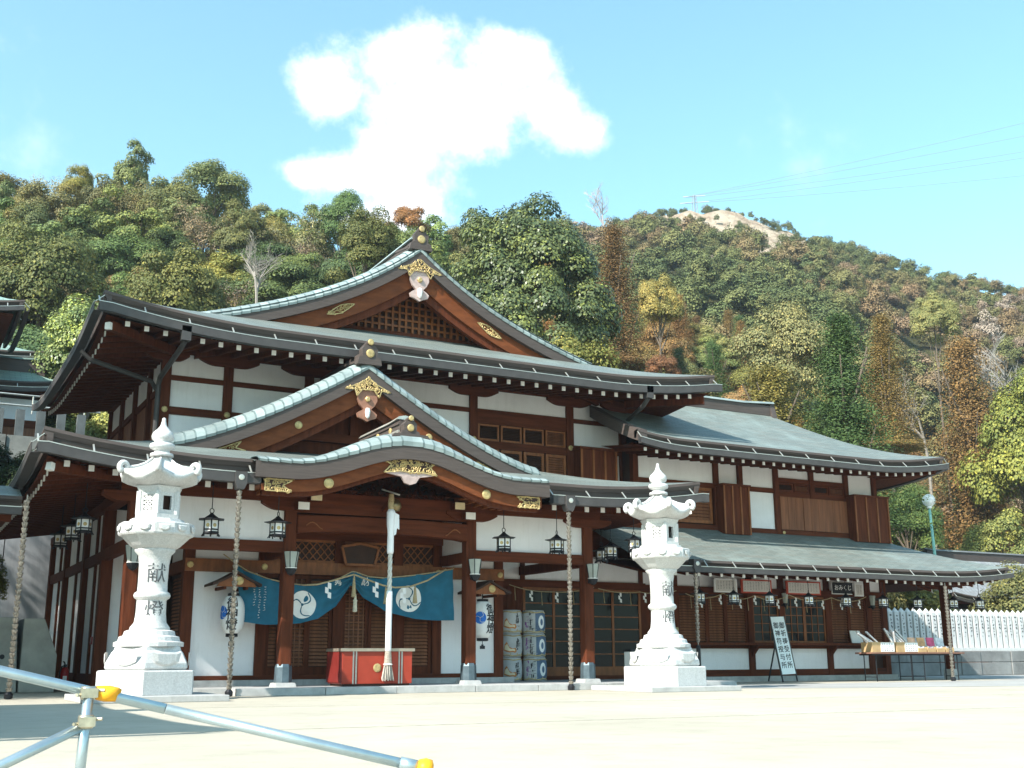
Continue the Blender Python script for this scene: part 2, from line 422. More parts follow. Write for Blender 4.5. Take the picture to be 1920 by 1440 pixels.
def side_grid(sgn):
    P = []; UV = []
    for i in range(41):
        s = HW*i/40; z = Zs(s); x = XC+sgn*(HW-s)
        sf = min(inv(Zf, z, 9), YV-YE); y0, y1 = YE+sf, YB-sf
        ys = [y0+(y1-y0)*(j/24) for j in range(25)]
        P.append([up_pt(x, y, z) for y in ys]); UV.append([(y, s*1.1) for y in ys])
    return P, UV
for sg in (-1, 1): mb.grid(*side_grid(sg))
for back in (0, 1):
    P = []; UV = []
    for i in range(13):
        s = 2.9*i/12; z = Zf(s); h = HW-inv(Zs, z, HW); y = YE+s if not back else YB-s
        xs = [XC+h*(2*j/60-1) for j in range(61)]
        P.append([up_pt(x, y, z) for x in xs]); UV.append([(x, s*1.1) for x in xs])
    mb.grid(P, UV)
roof = obj('upper_roof', mb, roofm, hall, smooth=True)
# eave edges
fr = [up_pt(x, YE, Z0) for x in lin(XC-HW, XC+HW, 61)]; lf = [up_pt(XC-HW, y, Z0) for y in lin(YE, YB, 41)]
rg = [up_pt(XC+HW, y, Z0) for y in lin(YE, YB, 41)]
for pts, nr in ((fr, (0,-1)), (lf, (-1,0)), (rg, (1,0))): eave_fascia(hall, pts, nr)
gutter(hall, [up_pt(x, YE, Z0) for x in lin(XC-HW-.10, XC+HW+.10, 61)], (0,-1)); gutter(hall, [up_pt(XC-HW, y, Z0) for y in lin(YE-.1, YB, 41)], (-1,0))
# soffit boards and rafters
def sof_u(x, y, s): return Z0-.44+.17*s+lift_u(x, y)*.9
mb = MB()
mb.grid([[(x, YE+.12+s, sof_u(x, YE, s)) for x in lin(XC-HW+.1+s*.98, XC+HW-.1-s*.98, 40)] for s in lin(0, 2.7, 6)])
for sg in (-1, 1):
    mb.grid([[(XC+sg*(HW-.1-s), y, sof_u(XC+sg*HW, y, s)) for y in lin(YE+.1+s, YB-.1-s, 30)] for s in lin(0, 2.7, 6)])
obj('soffit', mb, wood, hall)
x = XC-HW+.55
while x < XC+HW-.4:
    L = min(2.2, max(.4, min(x-(XC-HW), XC+HW-x)-.2)); rafter(hall, (x, YE+.22, sof_u(x, YE, .1)-.012), (0,-1), L, .17); x += .40
y = YE+.6
while y < YB-.5:
    rafter(hall, (XC-HW+.22, y, sof_u(XC-HW, y, .1)-.012), (-1,0), min(1.7, max(.4, y-YE-.2)), .17); y += .40
obj('hip_rafter', MB().bar((XC-HW+.2, YE+.25, Z0-.33), (5.2, 26.1, Z0-.28), .16, .2), wood, hall)
obj('hip_rafter_end', MB().bar((XC-HW+.14, YE+.19, Z0-.35), (XC-HW+.2, YE+.25, Z0-.35), .125, .15), whitep, hall)
obj('hip_rafter', MB().bar((XC+HW-.2, YE+.25, Z0-.33), (17.7, 26.1, Z0-.28), .16, .2), wood, hall)

def strip(prof, xc, d0, d1, y0, y1, top, bot, n=40):
    """curved board following a gable profile z = prof(d) on both sides, between offsets top and bot below it"""
    mb = MB()
    ds = [lerp(-d1, d1, i/(2*n)) for i in range(2*n+1)]
    rows = []
    for d in ds:
        a = abs(d); e = .01
        sl = (prof(a+e)-prof(max(a-e, 0)))/(e+min(a, e)); nx, nz = (-sl, 1); L = math.hypot(nx, nz); nz /= L
        f = 1/max(nz, .45)
        rows.append([(xc+d, y0, prof(a)+top*f), (xc+d, y0, prof(a)+bot*f), (xc+d, y1, prof(a)+bot*f), (xc+d, y1, prof(a)+top*f), (xc+d, y0, prof(a)+top*f)])
    return mb.grid(rows)
def sheets(parent, prof, xc, d0, d1, yv, pitch, cs, gain=None):
    """overlapping copper sheets dressed over a verge; cs = cross-section of (dy, dz)"""
    for sg in (-1, 1):
        d = d0; k = 0
        while d < d1-1e-3:
            sl = (prof(d+.01)-prof(d))/.01; nd = min(d1, d+pitch/math.hypot(1, sl))
            P = []
            for q, dd in ((0, d), (.9, d+(nd-d)*.90), (1, nd+.010)):
                P.append([(xc+sg*dd, yv+dy-(.005*q), prof(dd)+dz*(gain(dd) if gain else 1)+.003+q*.012) for dy, dz in cs])
            P2 = [(a, b, c-.014) for a, b, c in P[2]]
            m2 = MB().grid(P).grid([P[2], P2]).mesh('copper_sheet'); m2.materials.append(copper); m2.materials.append(seamm); nc = len(cs)-1
            m2.polygons.foreach_set('material_index', [0]*nc+[1]*(2*nc))
            obj('copper_sheet', m2, None, parent); d = nd; k += 1; continue
            obj('copper_sheet', m2, copper, parent, smooth=False, fix=False); d = nd; k += 1
# ---- upper gable
def gprof(d): return Zs(HW-d)-.12
CS = [(0,-.03),(-.015,.03),(.05,.12),(.18,.21),(.42,.28),(.90,.27)]
sheets(roof, gprof, XC, 0.0, 6.3, YV, .24, CS)
obj('verge_edge', strip(gprof, XC, 0, 6.6, YV+.02, YV+.5, .0, -.27), edge, hall)
obj('bargeboard', strip(gprof, XC, 0, 6.0, YV+.16, YV+.26, -.27, -.66), woodm, hall)
obj('bargeboard_moulding', strip(gprof, XC, 0, 5.6, YV+.24, YV+.40, -.60, -.84), wood, hall)
obj('verge_soffit', strip(gprof, XC, 0, 6.4, YV+.27, YV+1.3, -.24, -.27), wood, hall)
YG = 27.0
def gz(d): return gprof(d)-.64
base = 9.03
tri = [d for d in lin(0, 6, 121) if gz(d) > base+.02]
dm = max(tri)
obj('gable_wall', MB().prism([(XC-dm, base)]+[(XC+d, gz(abs(d))) for d in lin(-dm, dm, 41)]+[(XC+dm, base)], YG+.06, YG+.14), woodd, hall)
lattice = obj('gable_lattice', MB().box(XC-dm-.3, XC+dm+.3, YG-.05, YG+.05, base-.10, base+.03), wood, hall)
k = -int(dm/.19)
while k*.19 < dm:
    d = k*.19
    if gz(abs(d)) > base+.1: obj('lattice_bar', MB().box(XC+d-.03, XC+d+.03, YG-.035, YG+.03, base, gz(abs(d))), woodo, lattice)
    k += 1
z = base+.19
while z < gz(0)-.1:
    h = max(d for d in lin(0, 6, 121) if gz(d) > z)
    obj('lattice_bar', MB().box(XC-h, XC+h, YG-.02, YG+.028, z-.028, z+.028), woodo, lattice); z += .19
# pendant and gold fittings on the gable
def pendant(parent, xc, zt, y, s, pale):
    body = [(0,.0),(.16,-.05),(.26,-.20),(.27,-.36),(.20,-.50),(.10,-.60),(.20,-.66),(.27,-.72),(.24,-.82),(.12,-.86),(0,-.92)]
    body = [(xc+a*s, zt+b*s) for a, b in body]+[(xc-a*s, zt+b*s) for a, b in body[-2:0:-1]]
    g = obj('gable_pendant', MB().prism(body, y, y+.07), pale, parent)
    disc('rosette', (xc, y, zt-.34*s), .075*s, .05, gold, g, n=6)
    obj('pendant_drop', MB().lathe([(.05*s,0),(.07*s,-.1*s),(.05*s,-.22*s),(.02*s,-.26*s)], (xc, y-.03, zt-.58*s), 10), whitep, g)
    w = [(xc+a*s, zt+b*s) for a, b in [(0,.22),(.22,.06),(.62,-.12),(.36,-.10),(.30,-.28),(.16,-.10),(-.16,-.10),(-.30,-.28),(-.36,-.10),(-.62,-.12),(-.22,.06)]]
    filigree('gold_fitting', parent, w, y-.035, int(zt*10), sc=.06*s, back=False)
pendant(hall, XC, gprof(0)-.46, YV+.05, 1.0, silver)
for sg in (-1, 1):
    d = 2.1; zc = gprof(d)-.48; sl = (gprof(d+.1)-gprof(d-.1))/.2
    rot = lambda a, b: (XC+sg*(d+a), zc+sl*a+b)
    filigree('gold_fitting', hall, [rot(-.36,0),(rot(-.18,.07)),rot(0,.11),rot(.18,.07),rot(.36,0),rot(.18,-.07),rot(0,-.11),rot(-.18,-.07)], YV+.14, 5+sg, back=False)
    d = 4.75; zc = gprof(d)-.44; sl = (gprof(d+.1)-gprof(d-.1))/.2
    filigree('gold_fitting', hall, [(XC+sg*(d+a), zc+sl*a+b) for a, b in [(.55,.10),(-.50,.10),(-.38,0),(-.60,-.16),(.0,-.22),(.5,-.12)]], YV+.14, 9+sg, back=False)
def oni(parent, xc, y, z, s, m=edge):
    """ridge-end ornament: stepped block with gold crest and a rounded top tile"""
    p = [(-.34,0),(-.30,.18),(-.20,.22),(-.22,.42),(-.13,.52),(.13,.52),(.22,.42),(.20,.22),(.30,.18),(.34,0)]
    g = obj('ridge_end_ornament', MB().prism([(xc+a*s, z+b*s) for a, b in p], y, y+.22), m, parent)
    disc('gold_crest', (xc, y, z+.30*s), .115*s, .03, gold, g)
    disc('gold_crest', (xc, y-.02, z+.60*s), .085*s, .03, gold, g)
    obj('cap_tile', MB().tube([(xc, y-.02, z+.60*s), (xc, y+.5, z+.52*s)], .09*s, 10), m, g)
    return g
rz = Zs(HW)-.02
rd = obj('ridge', MB().box(XC-.20, XC+.20, YV+.12, YB-2.0, rz-.12, rz+.22), edge, hall)
obj('ridge_cap', MB().sweep([(XC, YV+.1, rz+.22), (XC, YB-2.0, rz+.22)], (1,0), [(-.26,0),(-.2,.09),(0,.13),(.2,.09),(.26,0)]), copper, rd)
oni(hall, XC, YV-.02, rz-.08, .95)
obj('ridge_brace', MB().bar((XC-.30, YV+.1, rz-.02), (XC-.30, YV+1.0, rz+.12), .05), edge, rd)

# ---- upper storey walls
UY = 26.5
obj('wall_core', MB().box(5.28, 17.9, UY+.08, 34.2, 4.2, 8.3), woodd, hall)
def hpanel(x0, x1, z0, z1, y=UY+.03, m=plaster, nm='plaster_panel', parent=hall, t=.06): return obj(nm, MB().box(x0, x1, y, y+t, z0, z1), m, parent)
def bracket_arm(parent, x, y, z, hw=.62, h=.20, t=.2):
    """boat-shaped bracket arm under an eave beam"""
    p = [(-hw,0),(-hw,-h*.35)]+[(-hw+hw*.55*i/6, -h*.35-h*.65*math.sin(i/6*math.pi/2)) for i in range(1, 7)]
    p += [(-a, b) for a, b in p[::-1]]
    return obj('bracket_arm', MB().prism([(x+a, z+b) for a, b in p], y, y+t), woodh, parent)
UP = [5.17, 6.62, 8.62, 13.14, 16.11, 17.85]
for i, x in enumerate(UP):
    obj('post', MB().box(x-.11, x+.11, UY-.05, UY+.14, 4.75, 7.82), wood, hall)
    bracket_arm(hall, x, UY-.08, 7.64, .72 if i else .5)
obj('eave_beam', MB().box(5.0, 18.05, UY-.065, UY+.12, 7.64, 7.90), woodh, hall)
for i in range(5):
    a, b = UP[i]+.11, UP[i+1]-.11
    obj('rail', MB().box(a, b, UY-.02, UY+.1, 6.99, 7.11), woodh, hall); hpanel(a, b, 7.11, 7.64)
    if i != 3:
        obj('rail', MB().box(a, b, UY-.02, UY+.1, 6.18, 6.36), woodh, hall); hpanel(a, b, 6.36, 6.99); hpanel(a, b, 4.8, 6.18)
for x in UP[:5]: disc('gold_boss', (x, UY-.05, 6.27), .075, .03, gold, hall, n=8)
# fourth bay: slatted windows over louvred sliding shutters
a, b = UP[3]+.11, UP[4]-.11
obj('rail', MB().box(a, b, UY-.02, UY+.1, 6.72, 6.99), woodh, hall); obj('rail', MB().box(a, b, UY-.025, UY+.1, 6.06, 6.26), woodh, hall)
def slat_window(parent, x0, x1, z0, z1, y, n, fm=woodo, sm=woodd, horiz=True, fw=.05, name='slat_window', glass=woodd):
    wv = obj(name, MB().box(x0, x1, y+.05, y+.08, z0, z1), glass, parent)
    fr_ = MB().box(x0, x0+fw, y-.01, y+.06, z0, z1).box(x1-fw, x1, y-.01, y+.06, z0, z1).box(x0+fw, x1-fw, y-.008, y+.058, z1-fw, z1).box(x0+fw, x1-fw, y-.008, y+.058, z0, z0+fw)
    obj('frame', fr_, fm, wv)
    for k in range(n):
        t = (k+.5)/n
        if horiz:
            zc = lerp(z0+fw, z1-fw, t); h = (z1-z0-2*fw)/n*.30
            o = MB().add([(x0+fw,y,zc-h*1.4),(x1-fw,y,zc-h*1.4),(x1-fw,y+.045,zc+h*1.4),(x0+fw,y+.045,zc+h*1.4),(x0+fw,y+.008,zc-h*1.4-.008),(x1-fw,y+.008,zc-h*1.4-.008),(x1-fw,y+.05,zc+h*1.2),(x0+fw,y+.05,zc+h*1.2)], [(0,1,2,3),(4,7,6,5),(0,4,5,1),(2,6,7,3)])
        else:
            xc_ = lerp(x0+fw, x1-fw, t); h = (x1-x0-2*fw)/n*.25; o = MB().box(xc_-h, xc_+h, y, y+.04, z0+fw, z1-fw)
        obj('slat', o, sm, wv)
    return wv
W4 = (b-a)/4
for k in range(4): slat_window(hall, a+k*W4+.03, a+(k+1)*W4-.03, 6.27, 6.71, UY, 8, fm=woodo, sm=woodp if k == 3 else woodd)
for k in range(4): slat_window(hall, a+k*W4+.03, a+(k+1)*W4-.03, 5.0, 6.05, UY-.01, 14, fm=woodo, sm=woodp if k in (0, 3) else woodd, fw=.08, name='louvred_shutter', glass=woodd)
bx_ = obj('shutter_case', MB().box(16.2, 17.36, UY-.42, UY-.02, 5.2, 6.20), wood, hall)
for q in (16.2, 16.58, 16.96, 17.32): obj('batten', MB().box(q-.01, q+.05, UY-.45, UY-.42, 5.2, 6.2), woodo, bx_)
obj('case_lid', MB().box(16.15, 17.42, UY-.47, UY-.0, 6.2, 6.27), wood, bx_)
# left side wall of the upper storey
for i, y in enumerate((28.4, 30.3, 32.2, 34.1)):
    obj('post', MB().box(5.12, 5.30, y-.09, y+.09, 4.6, 7.85), wood, hall)
obj('eave_beam', MB().box(5.09, 5.31, UY+.13, 34.3, 7.64, 7.895), wood, hall)
for i, (y0, y1) in enumerate(((26.65,28.31),(28.49,30.21),(30.39,32.11),(32.29,34.01))):
    obj('plaster_panel', MB().box(5.22, 5.29, y0, y1, 6.99, 7.64), plaster, hall); obj('rail', MB().box(5.17, 5.30, y0, y1, 6.85, 6.99), wood, hall)
    obj('plank_panel', MB().box(5.23, 5.29, y0, y1, 4.6, 6.85), woodp, hall)

# ================================================================== LOWER ROOF
LX0, LX1, LY, LB, LZ = 2.13, 16.5, 21.3, 34.4, 4.36
def lift_l(x, y):
    d = min(math.hypot(x-LX0, y-LY), math.hypot(x-LX1, y-LY)); return .30*max(0, 1-d/3.4)**2
def lz(x, y): return min(LZ+.25*(y-LY), LZ+.32*(x-LX0), LZ+.40*(LX1-x))+lift_l(x, y)
mb = MB(); P = []; UV = []
for i in range(23):                                   # front slope
    s = 5.3*i/22; xa = LX0+.25*s/.32; xb = LX1-.25*s/.40
    xs = [lerp(xa, xb, j/70) for j in range(71)]; P.append([(x, LY+s, LZ+.25*s+lift_l(x, LY+s)) for x in xs]); UV.append([(x, s) for x in xs])
mb.grid(P, UV); P = []; UV = []
for i in range(15):                                   # left slope
    s = 3.3*i/14; ys = [lerp(LY+.32*s/.25, LB, j/50) for j in range(51)]
    P.append([(LX0+s, y, LZ+.32*s+lift_l(LX0+s, y)) for y in ys]); UV.append([(y, s) for y in ys])
mb.grid(P, UV); P = []; UV = []
for i in range(15):                                   # right slope
    s = 3.0*i/14; ys = [lerp(LY+.40*s/.25, 26.6, j/20) for j in range(21)]
    P.append([(LX1-s, y, LZ+.40*s+lift_l(LX1-s, y)) for y in ys]); UV.append([(y, s) for y in ys])
mb.grid(P, UV)
lroof = obj('lower_roof', mb, roofm, hall, smooth=True)
KX, KY = 9.05, 20.98
lp = lambda x, y: (x, y, LZ+lift_l(x, y))
eave_fascia(hall, [lp(x, LY) for x in lin(LX0, KX-3.1, 25)], (0,-1)); eave_fascia(hall, [lp(x, LY) for x in lin(KX+3.1, LX1, 25)], (0,-1))
eave_fascia(hall, [lp(LX0, y) for y in lin(LY, LB, 40)], (-1,0)); eave_fascia(hall, [lp(LX1, y) for y in lin(LY, 26, 16)], (1,0))
gutter(hall, [lp(x, LY) for x in lin(LX0-.1, 6.15, 25)], (0,-1)); gutter(hall, [lp(x, LY) for x in lin(12.4, LX1+.1, 25)], (0,-1))
gutter(hall, [lp(LX0, y) for y in lin(LY-.1, LB, 40)], (-1,0))
def sof_l(x, y, s): return LZ-.45+.15*s+lift_l(x, y)*.9
mb = MB()
mb.grid([[(x, LY+.1+s, sof_l(x, LY, s)) for x in lin(LX0+.1+s*.75, LX1-.1-s*.6, 40)] for s in lin(0, 4.45, 8)])
mb.grid([[(LX0+.1+s, y, sof_l(LX0, y, s)) for y in lin(LY+.1+s*1.3, LB, 30)] for s in lin(0, 2.1, 5)])
mb.grid([[(LX1-.1-s, y, sof_l(LX1, y, s)) for y in lin(LY+.1+s*1.6, 25.8, 12)] for s in lin(0, 2.4, 5)])
obj('soffit', mb, wood, hall)
x = LX0+.45
while x < LX1-.3:
    if abs(x-KX) > 2.35: rafter(hall, (x, LY+.22, sof_l(x, LY, .12)-.012), (0,-1), min(1.3, max(.4, min(x-LX0, LX1-x)-.15)), .15)
    x += .42
y = LY+.6
while y < LB-.3:
    rafter(hall, (LX0+.22, y, sof_l(LX0, y, .12)-.012), (-1,0), min(1.7, max(.4, y-LY-.15)), .15); y += .42
for xx, dx in ((LX0, 1), (LX1, -1)):
    obj('hip_rafter', MB().bar((xx+dx*.22, LY+.25, LZ-.36), (xx+dx*1.9, LY+1.5, LZ-.32), .15, .18), wood, hall)
    obj('hip_rafter_end', MB().bar((xx+dx*.14, LY+.19, LZ-.36), (xx+dx*.22, LY+.25, LZ-.38), .12, .14), whitep, hall)

# ---- undulating porch gable
def kg(d): return math.cos(math.pi*min(abs(d), 2.5)/5.0)**2
def kz(d):
    d = abs(d); return LZ-.05+.57*kg(d)
KS = [(0,-.03),(-.015,.025),(.05,.08),(.18,.13),(.42,.16),(.9,.165)]
mb = MB(); P = []; UV = []
for i in range(12):
    y = lerp(KY+.02, 24.2, i/11); xs = lin(KX-3.2, KX+3.2, 65); P.append([(x, y, max(kz(x-KX)-.03+.03*(y-KY)+(.10+.16*kg(x-KX))*(1-math.exp(-(y-KY)*4)), LZ-.10)) for x in xs]); UV.append([(x, y) for x in xs])
kroof = obj('curved_porch_roof', mb.grid(P, UV), roofm, hall, smooth=True)
sheets(kroof, kz, KX, 0.0, 3.15, KY, .235, KS, lambda d: .75+.95*kg(d))
obj('verge_edge', strip(kz, KX, 0, 3.2, KY+.015, KY+.40, 0, -.31), edge, hall)
obj('curved_bargeboard', strip(lambda d: kz(d)+.02, KX, 0, 3.05, KY+.12, KY+.22, -.33, -.56), woodm, hall)
obj('bargeboard_moulding', strip(lambda d: kz(d)+.02, KX, 0, 3.0, KY+.2, KY+.34, -.52, -.64), wood, hall)
obj('porch_ceiling', strip(lambda d: kz(d), KX, 0, 2.95, KY+.23, 23.95, -.33, -.37), woodo, hall)
for k in range(-13, 14):
    d = k*.21; obj('ceiling_rib', MB().box(KX+d-.03, KX+d+.03, KY+.36, 22.5, kz(d)-.46, kz(d)-.39), woodo, hall)
cg = [(KX+a, kz(0)-.44+b) for a, b in [(-.62,.12),(0,.15),(.62,.13),(.42,.0),(.58,-.16),(.25,-.11),(0,-.13),(-.25,-.11),(-.58,-.16),(-.42,0)]]
filigree('gold_fitting', hall, cg, KY+.09, 21, sc=.06)
for sg in (-1, 1):
    filigree('gold_fitting', hall, [(KX+sg*a, b) for a, b in [(2.98,3.98),(2.44,3.98),(2.64,3.87),(2.46,3.76),(2.98,3.76)]], KY+.10, 31+sg)
    disc('gold_boss', (KX+sg*1.72, KY+.11, kz(1.72)-.46), .10, .03, gold, hall)
pd = [(KX+a, kz(0)-.62+b) for a, b in [(-.55,.02),(-.2,-.04),(-.12,-.16),(0,-.20),(.12,-.16),(.2,-.04),(.55,.02),(.3,.06),(-.3,.06)]]
obj('carved_pendant', MB().prism(pd, KY+.10, KY+.17), silver, hall)
# low ridge of the curved porch roof
rk = obj('porch_ridge', MB().box(KX-.15, KX+.15, KY+.34, 23.6, 4.92, 5.42), edge, hall)
obj('ridge_band', MB().box(KX-.19, KX+.19, KY+.36, 23.58, 5.16, 5.22), lipm, rk); obj('ridge_band', MB().box(KX-.18, KX+.18, KY+.36, 23.58, 5.34, 5.38), edge, rk)
obj('ridge_cap', MB().sweep([(KX, KY+.42, 5.46), (KX, KY+.9, 5.43), (KX, 23.6, 5.42)], (1,0), [(-.19,0),(-.14,.06),(0,.09),(.14,.06),(.19,0)]), lipm, rk)
oni(hall, KX, KY+.14, 5.04, .66)
obj('ornament_base', MB().prism([(KX-.45, 5.00),(KX+.45, 5.00),(KX+.36, 5.10),(KX-.36, 5.10)], KY+.10, KY+.5), edge, hall)
for q in (.5, 1.2, 2.0): disc('gold_crest', (KX-.15, KY+.34+q, 5.28), .07, .03, gold, rk, nrm=(-1,0,0))

# ---- triangular dormer gable behind it
DX, DY = 9.03, 23.5
def dz_(d): return 4.88+2.16*max(0, 1-d/4.5)**1.35
mb = MB()
for sg in (-1, 1):
    P = []; UV = []
    for i in range(31):
        d = 4.45*i/30; ys = lin(DY+.02, 26.55, 12); P.append([(DX+sg*d, y, dz_(d)-.02+.27*(1-math.exp(-(y-DY)*4))) for y in ys]); UV.append([(y, d*1.15) for y in ys])
    mb.grid(P, UV)
droof = obj('dormer_roof', mb, roofm, hall, smooth=True)
sheets(droof, dz_, DX, 0.0, 4.4, DY, .225, CS)
obj('verge_edge', strip(dz_, DX, 0, 4.45, DY+.02, DY+.45, 0, -.27), edge, hall)
obj('bargeboard', strip(dz_, DX, 0, 4.2, DY+.14, DY+.24, -.27, -.60), woodm, hall)
obj('bargeboard_moulding', strip(dz_, DX, 0, 4.0, DY+.23, DY+.38, -.55, -.76), wood, hall)
obj('verge_soffit', strip(dz_, DX, 0, 4.3, DY+.25, DY+1.1, -.24, -.27), wood, hall)
obj('gable_wall', MB().prism([(DX-3.2, 4.9)]+[(DX+d, max(4.9, dz_(abs(d))-.5)) for d in lin(-3.2, 3.2, 31)]+[(DX+3.2, 4.9)], DY+.95, DY+1.05), wood, hall)
obj('gable_beam', MB().box(DX-1.9, DX+1.9, DY+.80, DY+.95, 5.42, 5.62), woodh, hall)
obj('gable_strut', MB().box(DX-.10, DX+.10, DY+.82, DY+.95, 5.62, 6.4), wood, hall)
pendant(hall, DX, dz_(0)-.42, DY+.05, .88, mat('aged_pendant_wood', (.27, .13, .085), .5, .2, 6))
for sg in (-1, 1):
    disc('gold_boss', (DX+sg*1.55, DY+.13, dz_(1.55)-.50), .085, .03, gold, hall)
    d = 3.2; zc = dz_(d)-.42; sl = (dz_(d+.1)-dz_(d-.1))/.2
    filigree('gold_fitting', hall, [(DX+sg*(d+a), zc+sl*a+b) for a, b in [(.52,.08),(-.42,.10),(-.30,0),(-.52,-.14),(.0,-.18),(.45,-.10)]], DY+.125, 41+sg, back=False)
rk = obj('dormer_ridge', MB().box(DX-.17, DX+.17, DY+.1, 26.4, dz_(0)-.05, dz_(0)+.36), edge, hall)
obj('ridge_brace', MB().bar((DX-.24, DY+.1, dz_(0)+.15), (DX-.24, DY+1.2, dz_(0)+.26), .05), edge, rk)
oni(hall, DX, DY-.04, dz_(0)+.07, .86)
# ================================================================== PORCH AND GROUND FLOOR OF THE MAIN HALL
CY, AY, BY = 22.6, 24.0, 25.7
COLX = [4.0, 7.05, 11.12, 14.13]
# stone platform: kerb stones laid end to end along the front, paved floor behind
plat = obj('stone_platform', MB().box(3.6, 17.6, 21.66, 25.6, .0, .125), granited, hall)
x = 5.75; k = 0
while x < 15.4:
    L = 1.45 if k % 2 else 1.7; obj('kerb_stone', MB().box(x+.006, min(x+L, 15.4)-.006, 21.2, 21.655, .0, .132+(k % 3)*.002), granited, plat, bevel=.008); x += L; k += 1
obj('wall_footing', MB().box(5.2, 12.8, AY-.35, AY-.02, .125, .24), granited, hall)
for i, x in enumerate(COLX):
    c = obj('column', MB().box(x-.125, x+.125, CY-.125, CY+.125, .52, 3.76), woodo if False else wood, hall, bevel=.025)
    obj('column_sleeve', MB().lathe([(.175,.20),(.168,.5),(.150,.56)], (x, CY, 0), 8, math.pi/8), bluem, c)
    obj('base_stone', MB().lathe([(.30,.125),(.27,.20),(.2,.205)], (x, CY, 0), 4, math.pi/4), granited, c)
obj('head_beam', MB().box(3.7, 14.45, CY-.14, CY+.14, 3.76, 3.99), woodh, hall)
obj('head_beam', MB().box(3.87, 4.13, CY+.141, BY, 3.76, 3.985), wood, hall); obj('head_beam', MB().box(14.0, 14.26, CY+.141, BY, 3.76, 3.985), wood, hall)
for i, x in enumerate(COLX): bracket_arm(hall, x, CY-.16, 3.775, .62, .19, .32)
for (a, b) in ((COLX[0]+.126, COLX[1]-.126), (COLX[2]+.126, COLX[3]-.126)):
    obj('plaster_panel', MB().box(a, b, CY-.02, CY+.04, 2.96, 3.76), plaster, hall)
    obj('tie_beam', MB().box(a, b, CY-.09, CY+.09, 2.74, 2.96), woodh, hall)
# centre bay: rainbow beam, carved transom
a, b = COLX[1]+.12, COLX[2]-.12
arc = [lerp(a, b, i/20) for i in range(21)]
def arch(x): t = (x-a)/(b-a); return .09*math.sin(math.pi*t)**.6
obj('rainbow_beam', MB().prism([(x, 3.13+arch(x)) for x in arc]+[(x, 3.50+.4*arch(x)) for x in arc[::-1]], CY-.17, CY+.13), woodh, hall, bevel=.02)
for sg, x0 in ((1, a), (-1, b)):
    obj('beam_scroll', MB().tube([(x0+sg*(.18+.35*t), CY-.178, 3.30+.07*math.sin(t*4.5)) for t in lin(0, 1, 9)], [.012]*9, 5), woodo, hall)
obj('upper_beam', MB().box(a, b, CY-.12, CY+.12, 3.56, 3.76), woodh, hall)
tr = [(x, kz(x-KX)-.38) for x in lin(KX-1.9, KX+1.9, 31)]
obj('transom_panel', MB().prism([(KX-1.9, 3.99)]+tr+[(KX+1.9, 3.99)], CY-.02, CY+.05), woodd, hall)
rnd = random.Random(3); mb = MB()
for _ in range(170):                                  # carved relief of clouds and foliage
    x = KX+rnd.uniform(-1.45, 1.45); zt = kz(x-KX)-.44
    if zt < 4.03: continue
    z = rnd.uniform(3.99, zt); r = rnd.uniform(.03, .075); t0 = rnd.uniform(0, 6.28)
    mb.tube([(x+r*math.cos(t0+q*.9)*(1-.1*q), CY-.05-.05*rnd.random(), z+r*math.sin(t0+q*.9)*(1-.1*q)) for q in range(5)], rnd.uniform(.014, .026), 5)
obj('carved_transom', mb, wood, hall)
obj('carving_tip', MB().bar((KX-.05, CY-.10, 4.15), (KX+.35, CY-.14, 4.05), .03), whitep, hall)
for x, z in ((COLX[1]+.16, 3.66), (COLX[1]+.42, 3.86), (COLX[2]-.16, 3.66), (COLX[2]-.42, 3.86)):
    obj('beam_end', MB().box(x-.11, x+.11, CY-.40, CY-.16, z-.07, z+.07), wood, hall); obj('beam_end_cap', MB().box(x-.115, x+.115, CY-.41, CY-.395, z-.075, z+.075), whitep if z < 3.7 else mat('pale_gold_cap', (.72, .60, .38), .4, .15, 6), hall)
# tie beams running back from the columns
for x, yb in ((4.0, BY), (COLX[1], AY), (COLX[2], AY), (COLX[3], BY)):
    obj('tie_beam', MB().box(x-.085, x+.085, CY+.126, yb-.02, 2.70, 2.92), wood, hall)
obj('plaster_panel', MB().box(COLX[2]-.02, COLX[2]+.03, CY+.13, AY, 2.93, 3.75), plaster, hall)
obj('plaster_panel', MB().box(COLX[1]-.03, COLX[1]+.02, CY+.13, AY, 2.93, 3.75), plaster, hall)

# ---- entrance bay (plane A)
obj('bay_core', MB().box(5.50, 12.46, AY+.10, BY+.3, .125, 4.35), woodd, hall)
AP = [5.4, 6.95, 8.63, 10.02, 10.98, 12.56]
for x in AP: obj('post', MB().box(x-.11, x+.11, AY-.07, AY+.13, .13, 3.2), wood, hall)
obj('sill_beam', MB().box(5.51, 12.45, AY-.09, AY+.09, .13, .33), woodh, hall)
obj('lintel', MB().box(5.3, 12.67, AY-.12, AY+.09, 2.42, 2.68), woodo, hall)  # orange wood here puts the bounced light into the lintel colour
obj('lintel', MB().box(5.3, 12.67, AY-.10, AY+.09, 3.17, 3.45), woodh, hall)
obj('upper_wall_boards', MB().box(5.4, 12.56, AY-.03, AY+.09, 3.45, 4.3), wood, hall)
for x in (5.4, 6.95, 10.98, 12.56): disc('gold_boss', (x, AY-.121, 2.55), .07, .025, gold, hall, n=8)
for (a, b, z0, z1) in ((5.51, 6.84, .33, 2.42), (11.09, 12.45, .33, 2.42), (5.51, 6.84, 2.68, 3.17), (11.09, 12.45, 2.68, 3.17)):
    obj('plaster_panel', MB().box(a, b, AY-.01, AY+.05, z0, z1), plaster, hall)
